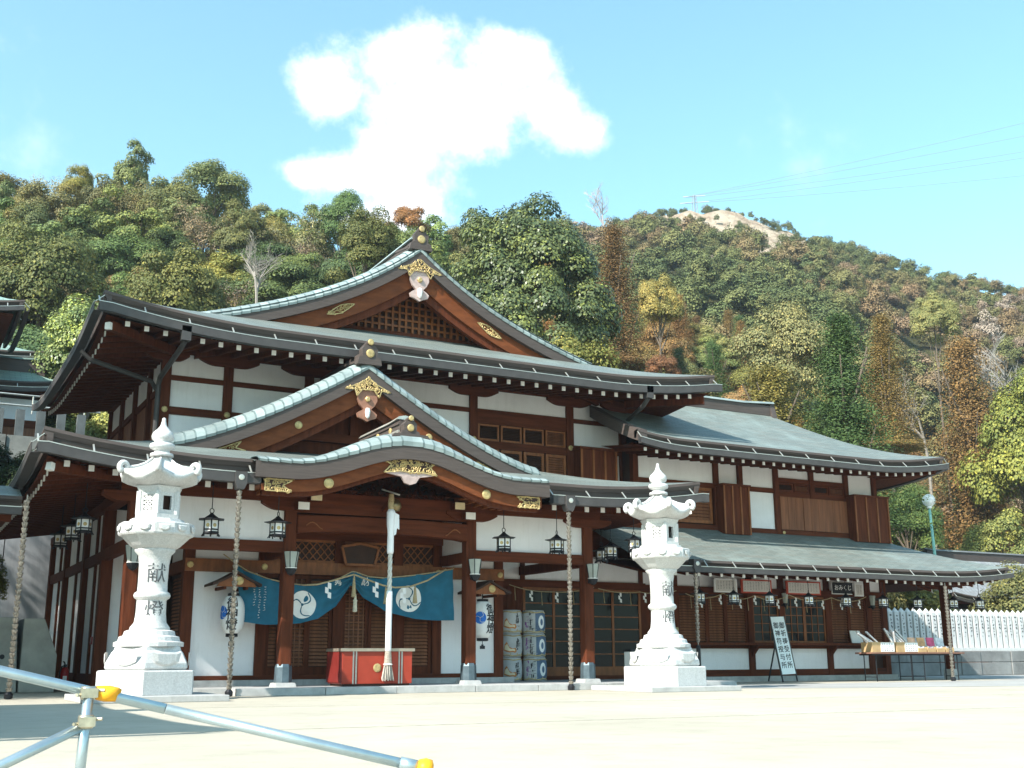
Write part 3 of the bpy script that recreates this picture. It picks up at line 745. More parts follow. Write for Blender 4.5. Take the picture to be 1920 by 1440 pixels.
# diagonal lattice transom over the doors
lt = obj('lattice_transom', MB().box(7.06, 10.87, AY+.02, AY+.05, 2.69, 3.16), woodd, hall)
obj('transom_frame', MB().box(7.06, 10.87, AY-.05, AY+.018, 2.68, 2.73).box(7.06, 10.87, AY-.05, AY+.018, 3.12, 3.17), woodo, lt)
x = 7.10
while x < 10.85:
    for sg in (1, -1):
        x2 = x+sg*.34; xa, xb = (x, x2); za, zb = 2.73, 3.12
        if xb < 7.07: t = (xa-7.07)/(xa-xb); xb = 7.07; zb = lerp(za, 3.12, t)
        if xb > 10.86: t = (10.86-xa)/(xb-xa); xb = 10.86; zb = lerp(za, 3.12, t)
        if abs(xa-xb) > .03: obj('lattice_bar', MB().bar((xa, AY-.02-.008*sg, za), (xb, AY-.02-.008*sg, zb), .022, .014, up=(0,1,0)), woodo, lt)
    x += .17
# louvred door leaves
def louver_leaf(parent, x0, x1, z0, z1, y, pitch, grid=False):
    lf_ = obj('door_leaf', MB().box(x0, x1, y+.05, y+.08, z0, z1), woodd, parent)
    obj('frame', MB().box(x0, x0+.07, y-.01, y+.05, z0, z1).box(x1-.07, x1, y-.01, y+.05, z0, z1).box(x0+.07, x1-.07, y-.01, y+.05, z1-.08, z1).box(x0+.07, x1-.07, y-.01, y+.05, z0, z0+.16), wood, lf_)
    mb = MB(); n = int((z1-z0-.24)/pitch)
    for k in range(n):
        z = z0+.18+k*pitch; mb.add([(x0+.07,y,z),(x1-.07,y,z),(x1-.07,y+.045,z+pitch*.8),(x0+.07,y+.045,z+pitch*.8)], [(0,1,2,3)])
        if grid and k % 2 == 0: mb.box(x0+.07, x1-.07, y-.006, y+.0, z, z+.02)
    if grid:
        q = x0+.16
        while q < x1-.1: mb.box(q-.012, q+.012, y-.012, y-.006, z0+.16, z1-.08); q += .11
    s = obj('louvre_slats', mb, woodp, lf_, fix=False); s['kind'] = 'stuff'
for a, b, g in ((7.06, 7.95, 0), (7.95, 8.52, 0), (8.74, 9.35, 1), (9.35, 9.91, 0), (10.13, 10.87, 0)): louver_leaf(hall, a+.005, b-.005, .33, 2.42, AY-.0, .075, g)
louver_leaf(hall, 7.30, 7.95, .34, 2.40, AY-.055, .075, 1)
# left return wall of the bay, slatted
rw = obj('side_louvre_wall', MB().box(5.47, 5.50, AY+.13, BY, .13, 2.42), woodd, hall)
mb = MB()
for k in range(26): z = .4+k*.076; mb.add([(5.44,AY+.13,z),(5.44,BY-.1,z),(5.475,BY-.1,z+.06),(5.475,AY+.13,z+.06)], [(0,1,2,3)])
s = obj('louvre_slats', mb, woodp, rw, fix=False); s['kind'] = 'stuff'
obj('tie_beam', MB().box(5.3, 5.5, AY+.13, BY, 2.42, 2.66), wood, hall); obj('plaster_panel', MB().box(5.42, 5.48, AY+.13, BY, 2.66, 3.6), plaster, hall)
obj('sill_beam', MB().box(5.36, 5.5, AY+.13, BY, .13, .36), wood, hall)

# ---- rear plane B: plank wall and glazed sliding doors on the right, blank wall on the left
obj('wall_core', MB().box(4.16, 14.15, BY+.34, 34.3, .0, 4.4), woodd, hall)
obj('wall_core', MB().box(14.15, 17.9, BY+2.4, 27.9+.6, .0, 4.4), woodd, hall)
for (a, b) in ((4.16, 5.30),): obj('plaster_panel', MB().box(a, b, BY, BY+.3, .13, 3.8), plaster, hall)
pw = obj('plank_wall', MB().box(12.67, 14.16, BY+.02, BY+.3, .13, 2.42), woodd, hall)
x = 12.67
while x < 14.1: obj('plank', MB().box(x+.004, x+.144, BY, BY+.02, .14, 2.42), wood, pw); x += .148
obj('lintel', MB().box(12.67, 17.9, BY-.06, BY+.3, 2.42, 2.60), woodh, hall)
obj('plaster_panel', MB().box(12.67, 17.9, BY+.02, BY+.3, 2.60, 3.25), plaster, hall)
obj('lintel', MB().box(12.67, 17.9, BY-.05, BY+.3, 3.25, 4.3), woodh, hall)
for x in (13.3, 14.16, 15.97, 17.78): obj('strut', MB().box(x-.06, x+.06, BY-.03, BY+.02, 2.60, 3.25), wood, hall)
obj('threshold', MB().box(14.16, 17.9, BY-.06, BY+.3, .125, .22), woodh, hall)
obj('room_floor', MB().box(14.16, 17.9, BY+.3, BY+2.4, .10, .2), woodd, hall)
def glazed_door(parent, x0, x1, z0, z1, y, nx, nz, fm=woodo):
    d = obj('glazed_door', MB().box(x0, x0+.07, y, y+.05, z0, z1).box(x1-.07, x1, y, y+.05, z0, z1).box(x0+.07, x1-.07, y, y+.05, z1-.08, z1).box(x0+.07, x1-.07, y, y+.05, z0, z0+.22), fm, parent)
    obj('pane', MB().box(x0+.06, x1-.06, y+.022, y+.028, z0+.2, z1-.07), glassd, d)
    for k in range(1, nz): z = lerp(z0+.22, z1-.08, k/nz); obj('muntin', MB().box(x0+.07, x1-.07, y+.005, y+.02, z-.014, z+.014), fm, d)
    for k in range(1, nx): xx = lerp(x0+.07, x1-.07, k/nx); obj('muntin', MB().box(xx-.012, xx+.012, y+.003, y+.021, z0+.22, z1-.08), fm, d)
    return d
for k in range(4): glazed_door(hall, 14.18+k*.90, 14.18+(k+1)*.90+.04, .22, 2.42, BY+.02+(.06 if k % 2 else 0), 1, 6)
# ---- left side wall
for y in (BY, 28.3, 31.5, 34.5): obj('post', MB().box(3.92, 4.16, y-.13, y+.13, .1, 3.8), wood, hall)
for (a, b) in ((BY+.13, 28.17), (28.43, 31.37), (31.63, 34.37)):
    obj('tie_beam', MB().box(3.95, 4.15, a, b, 2.70, 2.92), wood, hall)
    obj('plaster_panel', MB().box(4.05, 4.15, a, b, 2.92, 3.8), plaster, hall); obj('plaster_panel', MB().box(4.05, 4.15, a, b, .36, 2.70), plaster, hall)
    obj('sill_beam', MB().box(3.97, 4.15, a, b, .1, .36), wood, hall)
    m_ = (a+b)/2; obj('strut', MB().box(4.0, 4.15, m_-.07, m_+.07, 2.92, 3.8), wood, hall); obj('strut', MB().box(4.0, 4.15, m_-.07, m_+.07, .36, 2.7), wood, hall)
obj('head_beam', MB().box(3.90, 4.14, BY, 34.6, 3.79, 3.98), wood, hall)
# drainpipes of the upper roof
obj('downpipe', MB().box(4.95, 5.15, YE-.2, YE-.02, 7.30, 7.62), gutm, hall)
obj('downpipe', MB().tube([(5.05, YE-.1, 7.32),(5.02, YE+.1, 7.20),(4.98, 26.2, 6.95),(4.98, 26.36, 6.8),(4.98, 26.36, 5.1)], .06, 8), gutm, hall)
obj('downpipe', MB().tube([(XC-HW-.12, 26.2, 7.36),(XC-HW+.1, 26.2, 7.18),(4.85, 26.5, 6.9),(4.98, 26.6, 6.75)], .055, 8), gutm, hall)
obj('downpipe', MB().box(17.0, 17.2, YE-.2, YE-.02, 7.30, 7.62), gutm, hall)
obj('downpipe', MB().tube([(17.1, YE-.1, 7.32),(17.1, YE+.15, 7.15),(17.5, 25.8, 7.0),(17.6, 26.2, 6.8)], .06, 8), gutm, hall)

# ================================================================== OFFICE WING
wing = thing('shrine_office', 'two-storey timber office wing with amulet counter under a long green copper roof', 'office building', (22, 26, 0))
WY, WX0, WX1 = 25.9, 17.75, 26.9
E1Y, E1Z, E1X0, E1X1 = 24.0, 6.28, 16.65, 27.9     # upper eave
E2Y, E2Z, E2X0, E2X1 = 23.2, 3.03, 17.3, 29.3      # lower eave
WB = 31.8
def wl1(x, y): d = math.hypot(x-E1X1, y-E1Y); dl = abs(x-E1X0); return .30*max(0, 1-d/3.2)**2+.14*max(0, 1-dl/1.6)**2
RIDGE_Y = (E1Y+WB)/2
def w1f(s): return E1Z+.36*s+.042*s*s                 # front slope
def w1r(s): return E1Z+.36*s+.06*s*s
RT = w1f(RIDGE_Y-E1Y); SR = inv(w1r, RT, 6); RX = E1X1-SR
mb = MB(); P = []; UV = []
for i in range(19):
    s = (RIDGE_Y-E1Y)*i/18; xb = E1X1-inv(w1r, w1f(s), 6); xs = [lerp(E1X0, xb, j/50) for j in range(51)]
    P.append([(x, E1Y+s, w1f(s)+wl1(x, E1Y+s)) for x in xs]); UV.append([(x, s*1.1) for x in xs])
mb.grid(P, UV); P = []
for i in range(19):
    s = (WB-RIDGE_Y)*i/18; xb = E1X1-inv(w1r, w1f(s), 6); P.append([(x, WB-s, w1f(s)) for x in [lerp(E1X0, xb, j/20) for j in range(21)]])
mb.grid(P, [[(p[0], p[1]) for p in r] for r in P]); P = []; UV = []
for i in range(15):
    s = SR*i/14; sf = inv(w1f, w1r(s), 6); ys = [lerp(E1Y+sf, WB-sf, j/20) for j in range(21)]
    P.append([(E1X1-s, y, w1r(s)+wl1(E1X1-s, y)) for y in ys]); UV.append([(y, s*1.1) for y in ys])
mb.grid(P, UV)
wroof = obj('upper_roof', mb, roofm, wing, smooth=True)
obj('verge_edge', MB().sweep([(E1X0, E1Y+s, w1f(s)+wl1(E1X0, E1Y+s)) for s in lin(0, 2.3, 10)], (-1,0), [(0,.01),(0,-.3),(-.3,-.3),(-.3,0)]), edge, wing)
e1 = [(x, E1Y, E1Z+wl1(x, E1Y)) for x in lin(E1X0, E1X1, 51)]
eave_fascia(wing, e1, (0,-1), .22); gutter(wing, e1, (0,-1), top=-.23, h=.15, w=.15)
e1r = [(E1X1, y, E1Z+wl1(E1X1, y)) for y in lin(E1Y, WB, 31)]
eave_fascia(wing, e1r, (1,0), .22); gutter(wing, e1r, (1,0), top=-.23, h=.15, w=.15)
def sofw(x, y, s): return E1Z-.36+.14*s+wl1(x, y)*.9
mb = MB().grid([[(x, E1Y+.1+s, sofw(x, E1Y, s)) for x in lin(E1X0+.05, E1X1-.1-s*.7, 30)] for s in lin(0, 1.75, 5)])
mb.grid([[(E1X1-.1-s, y, sofw(E1X1, y, s)) for y in lin(E1Y+.1+s, WB-.2, 20)] for s in lin(0, 1.2, 4)]); obj('soffit', mb, wood, wing)
x = E1X0+.35
while x < E1X1-.25:
    rafter(wing, (x, E1Y+.18, sofw(x, E1Y, .1)-.012), (0,-1), 1.4 if x < 26.8 else .5, .14, .07, .085); x += .36
obj('hip_rafter', MB().bar((E1X1-.2, E1Y+.2, E1Z-.14), (26.9, 25.8, E1Z-.16), .12, .15), wood, wing)
rk = obj('ridge', MB().box(E1X0+.5, RX+.1, RIDGE_Y-.17, RIDGE_Y+.17, RT-.1, RT+.22), edge, wing)
obj('ridge_cap', MB().sweep([(E1X0+.5, RIDGE_Y, RT+.22), (RX-1, RIDGE_Y, RT+.22), (RX+.25, RIDGE_Y, RT+.30)], (0,1), [(-.22,0),(-.17,.07),(0,.1),(.17,.07),(.22,0)]), copper, rk)
obj('ridge_end_ornament', MB().prism([(RIDGE_Y-.3, RT-.22),(RIDGE_Y-.2, RT+.1),(RIDGE_Y-.14, RT+.30),(RIDGE_Y+.14, RT+.30),(RIDGE_Y+.2, RT+.1),(RIDGE_Y+.3, RT-.22)], RX+.1, RX+.28, 'YZ'), edge, wing)
disc('gold_crest', (21.2, RIDGE_Y-.17, RT+.1), .07, .02, gold, rk)
# upper walls
obj('wall_core', MB().box(WX0+.05, WX1-.05, WY+.08, 31.2, 0.1, 6.5), woodd, wing)
WP = [17.83, 20.62, 21.5, 22.85, 24.24, 25.64, 26.82]
for i, x in enumerate(WP):
    obj('post', MB().box(x-.085, x+.085, WY-.06, WY+.12, 3.9, 6.42), wood, wing)
    if 0 < i < 6: bracket_arm(wing, x, WY-.09, 6.28, .48, .15, .2)
obj('eave_beam', MB().box(WX0, WX1, WY-.07, WY+.1, 6.28, 6.48), woodh, wing)
def wpan(i, z0, z1, m=plaster, nm='plaster_panel', y=WY+.02): return obj(nm, MB().box(WP[i]+.085, WP[i+1]-.085, y, y+.06, z0, z1), m, wing)
for i in range(6):
    a, b = WP[i]+.085, WP[i+1]-.085
    zr = 5.52 if i < 3 or i == 5 else 5.86
    wpan(i, zr, 6.28); obj('rail', MB().box(a, b, WY-.03, WY+.09, zr-.14, zr), woodh, wing)
    if i in (3, 4):
        mid = (a+b)/2; slat_window(wing, a, mid-.02, 5.46, zr-.15, WY-.01, 4, fm=wood, sm=woodd); slat_window(wing, mid+.02, b, 5.46, zr-.15, WY-.01, 4, fm=wood, sm=woodp)
        obj('rail', MB().box(a, b, WY-.035, WY+.09, 5.30, 5.45), woodh, wing)
slat_window(wing, 18.2, 20.45, 4.35, 5.37, WY-.02, 9, fm=woodo, sm=woodp, fw=.09, name='louvred_shutter')
wpan(2, 4.32, 5.38)
obj('bottom_rail', MB().box(WX0, WX1, WY-.05, WY+.09, 4.12, 4.31), woodh, wing)
for (x0, x1) in ((20.70, 21.42), (25.72, 26.9)):
    c = obj('shutter_case', MB().box(x0-.12, x1+.1, WY-.38, WY-.07, 4.05, 5.42), wood, wing)
    for q in lin(x0-.12, x1+.06, 4): obj('batten', MB().box(q, q+.045, WY-.41, WY-.38, 4.05, 5.42), woodo, c)
    obj('case_lid', MB().box(x0-.16, x1+.14, WY-.43, WY-.06, 5.42, 5.48), wood, c)
for k in range(9):
    a, b = WP[3]+.09, WP[5]-.06; x0 = lerp(a, b, k/9); x1 = lerp(a, b, (k+1)/9)
    obj('shutter_board', MB().box(x0+.004, x1-.004, WY-.075-(.02 if k//3 == 1 else 0), WY-.04, 4.32, 5.29), woodp, wing)
disc('gold_boss', (23.0, WY-.1, 4.22), .05, .02, gold, wing)
# lower roof of the wing
def w2f(s): return E2Z+.40*s+.012*s*s
def w2r(s): return E2Z+.46*s
def wl2(x, y): d = math.hypot(x-E2X1, y-E2Y); return .20*max(0, 1-d/3.0)**2
mb = MB(); P = []; UV = []
for i in range(15):
    s = 2.75*i/14; xb = E2X1-inv(w2r, w2f(s), 6); xs = [lerp(16.0, xb, j/50) for j in range(51)]
    P.append([(x, E2Y+s, w2f(s)+wl2(x, E2Y+s)) for x in xs]); UV.append([(x, s) for x in xs])
mb.grid(P, UV); P = []; UV = []
for i in range(11):
    s = 2.5*i/10; sf = inv(w2f, w2r(s), 6); ys = [lerp(E2Y+sf, 31, j/20) for j in range(21)]
    P.append([(E2X1-s, y, w2r(s)+wl2(E2X1-s, y)) for y in ys]); UV.append([(y, s) for y in ys])
mb.grid(P, UV); obj('lower_roof', mb, roofm, wing, smooth=True)
e2 = [(x, E2Y, E2Z+wl2(x, E2Y)) for x in lin(16.2, E2X1, 51)]
eave_fascia(wing, e2, (0,-1), .17); gutter(wing, e2, (0,-1), top=-.17, h=.13, w=.14, step=.9)
e2r = [(E2X1, y, E2Z+wl2(E2X1, y)) for y in lin(E2Y, 30.5, 25)]; eave_fascia(wing, e2r, (1,0), .17)
def sofv(x, y, s): return E2Z-.30+.20*s+wl2(x, y)*.9
mb = MB().grid([[(x, E2Y+.1+s, sofv(x, E2Y, s)) for x in lin(16.3, E2X1-.1-s*.8, 30)] for s in lin(0, 2.6, 5)])
mb.grid([[(E2X1-.1-s, y, sofv(E2X1, y, s)) for y in lin(E2Y+.1+s, 30, 20)] for s in lin(0, 2.2, 4)]); obj('soffit', mb, wood, wing)
x = 16.5
while x < E2X1-.25:
    rafter(wing, (x, E2Y+.16, sofv(x, E2Y, .1)-.012), (0,-1), 2.2 if x < 26.8 else .6, .20, .065, .08); x += .36
for k in range(6): y = E2Y+.8+k*.4; rafter(wing, (E2X1-.2, y, sofv(E2X1, y, .1)-.012), (1,0), 1.6 if k > 2 else .5, .20, .065, .08)
# ground floor: counter with white dado panels, shutters and the service window
GP = [19.0, 21.62, 22.78, 24.55, 26.2, 26.85]
for x in GP: obj('post', MB().box(x-.10, x+.10, WY-.06, WY+.12, .1, 3.4), wood, wing)
obj('wall_footing', MB().box(WX0, 27.0, WY-.25, WY+.1, .0, .15), granited, wing)
obj('sill_beam', MB().box(WX0, WX1, WY-.045, WY+.09, .15, .33), woodh, wing)
obj('counter_shelf', MB().box(19.1, 26.15, WY-.42, WY+.05, .99, 1.06), wood, wing)
obj('counter_rail', MB().box(19.1, 26.8, WY-.04, WY+.075, .90, .985), woodh, wing)
for i in range(4):
    obj('plaster_panel', MB().box(GP[i]+.10, GP[i+1]-.10, WY+.0, WY+.07, .33, .90), plaster, wing)
    if i: obj('shelf_bracket', MB().prism([(WY-.05, .98),(WY-.36, .98),(WY-.30, .90),(WY-.05, .66)], GP[i]-.035, GP[i]+.035, 'YZ'), wood, wing)
obj('lintel', MB().box(WX0, WX1, WY-.07, WY+.09, 2.38, 2.58), woodh, wing)
obj('plaster_panel', MB().box(WX0+.1, WX1-.1, WY+.0, WY+.07, 2.58, 3.05), plaster, wing)
obj('lintel', MB().box(WX0, WX1, WY-.055, WY+.085, 3.05, 3.5), woodh, wing)
def louver_panel(x0, x1):
    p = obj('louvred_panel', MB().box(x0, x1, WY+.04, WY+.07, 1.06, 2.38), woodd, wing)
    obj('frame', MB().box(x0, x0+.06, WY-.02, WY+.04, 1.06, 2.38).box(x1-.06, x1, WY-.02, WY+.04, 1.06, 2.38), wood, p)
    mb = MB()
    for k in range(17): z = 1.1+k*.073; mb.add([(x0+.06,WY-.01,z),(x1-.06,WY-.01,z),(x1-.06,WY+.035,z+.06),(x0+.06,WY+.035,z+.06)], [(0,1,2,3)])
    s = obj('louvre_slats', mb, woodp, p, fix=False); s['kind'] = 'stuff'
for a, b in ((19.1, 20.1), (20.1, 20.75), (20.75, 21.52), (24.65, 25.4), (25.4, 26.1), (26.3, 26.78)): louver_panel(a, b)
obj('plank_wall', MB().box(17.8, 18.9, WY-.03, WY+.07, .33, 2.38), wood, wing)
obj('room_back', MB().box(21.7, 24.5, WY+.05, WY+.07, 1.06, 2.38), woodd, wing)
for a, b in ((21.72, 22.68), (22.88, 23.65), (23.65, 24.45)):
    g = obj('service_window', MB().box(a, a+.05, WY-.02, WY+.02, 1.06, 2.38).box(b-.05, b, WY-.02, WY+.02, 1.06, 2.38).box(a+.05, b-.05, WY-.02, WY+.02, 2.32, 2.38).box(a+.05, b-.05, WY-.02, WY+.02, 1.06, 1.12), woodo, wing)
    obj('pane', MB().box(a+.05, b-.05, WY+.003, WY+.009, 1.12, 2.32), glassd, g)
    for k in range(1, 5): z = 1.12+k*.24; obj('muntin', MB().box(a+.05, b-.05, WY-.015, WY-.0, z-.011, z+.011), woodo, g)
    for k in range(1, 3): q = lerp(a+.05, b-.05, k/3); obj('muntin', MB().box(q-.011, q+.011, WY-.017, WY-.002, 1.12, 2.32), woodo, g)
# free post at the corner of the canopy
for (x, y) in ((28.0, 24.55),):
    p = obj('canopy_post', MB().box(x-.10, x+.10, y-.10, y+.10, .3, 2.90), wood, wing, bevel=.02); obj('base_stone', MB().lathe([(.2,0),(.18,.3),(.1,.31)], (x, y, 0), 4, math.pi/4), granited, p)
obj('canopy_beam', MB().box(26.95, 29.0, 24.47, 24.63, 2.90, 3.05), woodh, wing); obj('canopy_beam', MB().box(27.93, 28.07, 24.64, 27.4, 2.88, 3.04), wood, wing)
obj('canopy_post', MB().box(27.9, 28.1, 27.4, 27.6, 0, 3.3), wood, wing)
# ================================================================== STONE LANTERNS
def hexring(mb, prof, n=6, rot=0.0): return mb.lathe(prof, (0,0,0), n, rot)
HEXR = R_(12); inkw = mat('worn_ink', (.10, .10, .105), .8, .5, 14)
def carve(mb, r, z, n, w, h, rot):
    """raised lotus-petal panels round a hexagonal body"""
    for k in range(n):
        t = rot+(k+.5)*2*math.pi/n; c = Vector((math.cos(t), math.sin(t), 0)); tx = Vector((-c.y, c.x, 0)); rr = r*math.cos(math.pi/6)*1.0
        pts = [c*(rr+.012)+tx*(w*a)+Vector((0,0,z+h*b)) for a, b in [(-.5,.5),(-.42,-.2),(-.2,-.42),(0,-.5),(.2,-.42),(.42,-.2),(.5,.5)]]
        ins = [c*(rr+.03)+tx*(w*a*.7)+Vector((0,0,z+h*b*.7)) for a, b in [(-.5,.5),(-.42,-.2),(-.2,-.42),(0,-.5),(.2,-.42),(.42,-.2),(.5,.5)]]
        o = len(mb.v); n2 = len(pts); mb.v += [tuple(p) for p in pts+ins]
        mb.f += [(o+i, o+(i+1)%n2, o+n2+(i+1)%n2, o+n2+i) for i in range(n2)]+[tuple(o+n2+i for i in range(n2))]
def stone_lantern(label, loc, rotz):
    t = thing('stone_lantern', label, 'stone lantern', loc, rotz, 'pair of tall stone lanterns before the hall')
    A = dict(parent=t, world=False)
    obj('base_slab', MB().box(-1.1, 1.1, -1.1, 1.1, 0, .10), granited, bevel=.01, **A).rotation_euler.z = -rotz
    obj('plinth', hexring(MB(), [(.86,.10),(.86,.47),(.84,.485)], rot=HEXR), granite, bevel=.008, **A)
    m = hexring(MB(), [(.70,.485),(.74,.52),(.73,.60),(.64,.76),(.60,.80),(.58,.86)], rot=HEXR)
    obj('lotus_base', m, granite, bevel=.01, **A)
    m = MB(); carve(m, .74, .66, 6, .50, .22, HEXR); o = obj('carved_panels', m, granite, **A); o['kind'] = 'stuff'
    obj('lotus_steps', MB().lathe([(.56,.86),(.56,.93),(.50,.95),(.48,1.02),(.42,1.04),(.40,1.11),(.34,1.13)], n=24), granite, smooth=False, **A)
    sh = obj('shaft', MB().lathe([(.33,1.12),(.32,1.17),(.26,1.25),(.243,1.40),(.238,1.60),(.243,1.62),(.285,1.65),(.30,1.69),(.285,1.73),(.243,1.76),(.238,1.9),(.243,2.2),(.27,2.36),(.33,2.42),(.33,2.47)], n=32), granite, smooth=True, **A)
    for ch, z in (('献', 2.03), ('燈', 1.42)):
        me = text_mesh(ch, .34, bold=.0); fr_ = R_(-88)-rotz
        map_mesh(me, lambda x, y, zz: (.247*math.cos(fr_+x/.243), .247*math.sin(fr_+x/.243), z+y))
        me.materials.append(inkw); link('inscription', me, sh, world=False)
    m = MB().lathe([(.34,2.46),(.40,2.50),(.50,2.60),(.56,2.66),(.60,2.67),(.62,2.70),(.62,2.86),(.60,2.88),(.46,2.90),(.44,2.95)], n=12, rot=HEXR)
    obj('lotus_platform', m, granite, **A)
    m = MB(); carve(m, .70, 2.775, 12, .20, .11, HEXR); o = obj('carved_panels', m, granite, **A); o['kind'] = 'stuff'
    # firebox: six posts, windows and pierced screens
    fb = obj('firebox', hexring(MB(), [(.40,2.95),(.40,3.03)], rot=HEXR).lathe([(.37,3.40),(.40,3.47),(.42,3.50)], n=6, rot=HEXR), granite, **A)
    for k in range(6):
        tt = HEXR+k*math.pi/3; obj('firebox_post', MB().lathe([(.055,3.02),(.055,3.41)], (.345*math.cos(tt), .345*math.sin(tt), 0), 8), granite, fb, world=False)
        tm = tt+math.pi/6; c = Vector((math.cos(tm), math.sin(tm), 0)); tx = Vector((-c.y, c.x, 0)); rr = .315; mb = MB()
        def q(u, z, d=0): return tuple(c*(rr+d)+tx*u+Vector((0,0,z)))
        if k % 2 == 0:      # open window
            for (u0, u1, z0, z1) in ((-.15,-.075,3.03,3.40),(.075,.15,3.03,3.40),(-.075,.075,3.03,3.10),(-.075,.075,3.34,3.40)):
                mb.add([q(u0,z0),q(u1,z0),q(u1,z1),q(u0,z1),q(u0,z0,-.05),q(u1,z0,-.05),q(u1,z1,-.05),q(u0,z1,-.05)], [(0,1,2,3),(4,7,6,5),(0,4,5,1),(1,5,6,2),(2,6,7,3),(3,7,4,0)])
        else:               # pierced diamond screen
            for (u0, u1, z0, z1) in ((-.15,-.09,3.03,3.40),(.09,.15,3.03,3.40),(-.09,.09,3.03,3.08),(-.09,.09,3.35,3.40)):
                mb.add([q(u0,z0),q(u1,z0),q(u1,z1),q(u0,z1),q(u0,z0,-.05),q(u1,z0,-.05),q(u1,z1,-.05),q(u0,z1,-.05)], [(0,1,2,3),(4,7,6,5),(0,4,5,1),(1,5,6,2),(2,6,7,3),(3,7,4,0)])
            for j in range(-3, 4):
                for sg in (1, -1):
                    z0 = 3.215+j*.07-.09*sg; z1 = 3.215+j*.07+.09*sg
                    mb.bar(q(-.09, min(max(z0, 3.08), 3.35), -.02), q(.09, min(max(z1, 3.08), 3.35), -.02), .022, .02)
        obj('window_screen', mb, granite, fb, world=False)
    obj('firebox_back', MB().lathe([(.22,3.0),(.22,3.42)], n=6, rot=HEXR), woodd, fb, world=False)
    # roof with curled corners
    P = []; N = 48
    for i, f in enumerate([.16, .24, .36, .52, .70, .86, 1.0]):
        row = []
        for k in range(N+1):
            th = 2*math.pi*k/N+HEXR; ph = ((k % 8)/8)*math.pi/3
            hexf = math.cos(math.pi/6)/math.cos(ph-math.pi/6); cor = abs(math.cos(3*(th-HEXR)))**3
            r = f*.70*(lerp(1, hexf, .85)); z = 4.06-.44*(f-.16)**.62+.11*cor*f**3
            row.append((r*math.cos(th), r*math.sin(th), z))
        P.append(row)
    P.append([(p[0]*1.0, p[1]*1.0, p[2]-.075) for p in P[-1]]); P.append([(p[0]*.85, p[1]*.85, p[2]-.045) for p in P[-1]])
    P.append([(p[0]*.55, p[1]*.55, 3.50) for p in P[-3]]); P.append([(0,0,3.50)]*(N+1)); P.insert(0, [(0,0,4.06)]*(N+1))
    rf = obj('lantern_roof', MB().grid(P), granite, smooth=True, **A)
    md = rf.modifiers.new('w', 'WELD'); md.merge_threshold = .0005
    for k in range(6):
        th = HEXR+k*math.pi/3; c = Vector((math.cos(th), math.sin(th), 0)); pts = []; rs = []
        for j in range(11):
            t_ = j/10; a = -1.2+t_*4.4; rad = .095*(1-.45*t_)
            pts.append(c*(.655+rad*math.cos(a))+Vector((0,0,3.80+rad*math.sin(a)))); rs.append(.055*(1-.3*t_))
        obj('corner_scroll', MB().tube(pts, rs, 8), granite, rf, smooth=True, world=False)
        obj('roof_rib', MB().tube([c*(.70*f)+Vector((0,0,4.075-.44*(f-.16)**.62+.11*f**3)) for f in (.2,.4,.6,.8,.93)], [.022,.026,.03,.034,.04], 6), granite, rf, smooth=True, world=False)
    obj('finial', MB().lathe([(.20,4.04),(.19,4.09),(.13,4.11),(.13,4.15),(.20,4.18),(.215,4.22),(.20,4.26),(.14,4.28),(.13,4.30),(.18,4.34),(.19,4.40),(.165,4.46),(.10,4.52),(.055,4.58),(.035,4.66),(.03,4.71),(.01,4.725)], n=24), granite, smooth=True, **A)
    return t
stone_lantern('tall white granite lantern left of the porch, before the hall corner', (3.90, 19.9, 0), R_(4))
stone_lantern('tall white granite lantern on the right, before the glazed sliding doors', (14.30, 19.9, 0), R_(0))

# ================================================================== HANGING BRONZE LANTERNS
def make_hanging():
    t = thing('hanging_lantern', None, 'hanging lantern'); A = dict(parent=t, world=False)
    P = []
    for f, z in ((.0,.435),(.12,.43),(.2,.40),(.55,.335),(1.0,.295),(1.0,.283),(.5,.30),(.0,.30)):
        P.append([(f*.27*math.cos(k*math.pi/3)*(1), f*.27*math.sin(k*math.pi/3), z+(.02 if f == 1.0 else 0)) for k in range(7)])
    obj('roof', MB().grid(P), blackm, **A)
    bd = obj('panel_body', hexring(MB(), [(.145,.085),(.145,.29)]), paper, **A)
    for k in range(6):
        th = k*math.pi/3; c = Vector((math.cos(th), math.sin(th), 0)); obj('corner_bar', MB().box(-.011, .011, -.011, .011, .05, .30).__class__().bar(c*.148+Vector((0,0,.0)), c*.148+Vector((0,0,.30)), .02), blackm, **A)
        if k % 2 == 0: obj('foot', MB().bar(c*.148+Vector((0,0,.05)), c*.19+Vector((0,0,-.0)), .024), blackm, **A)
        tm = th+math.pi/6; d = Vector((math.cos(tm), math.sin(tm), 0)); disc('crest', tuple(d*.128+Vector((0,0,.195))), .038, .006, gold, bd, nrm=tuple(d), n=8)
    for o in bd.children: o.matrix_parent_inverse = Matrix.Identity(4)
    obj('bottom_plate', hexring(MB(), [(.165,.04),(.17,.055),(.165,.07)]).lathe([(.150,.10),(.156,.115),(.150,.13)], n=6), blackm, **A)
    obj('ring', MB().tube([(.045*math.cos(a), 0, .475+.045*math.sin(a)) for a in lin(0, 6.283, 13)], .009, 5), blackm, **A)
    obj('rod', MB().tube([(0,0,.515),(0,0,1.02)], .009, 5), blackm, **A)
    return t
HL0 = make_hanging(); hl_used = [0]
def hang(label, loc, s=1.0, rz=0.0, group='bronze lanterns hanging under the eaves'):
    o = HL0 if not hl_used[0] else copy_tree(HL0)
    hl_used[0] = 1; o.location = loc; o.scale = (s, s, s); o.rotation_euler = (0, 0, rz); tag(o, label, 'hanging lantern', group)
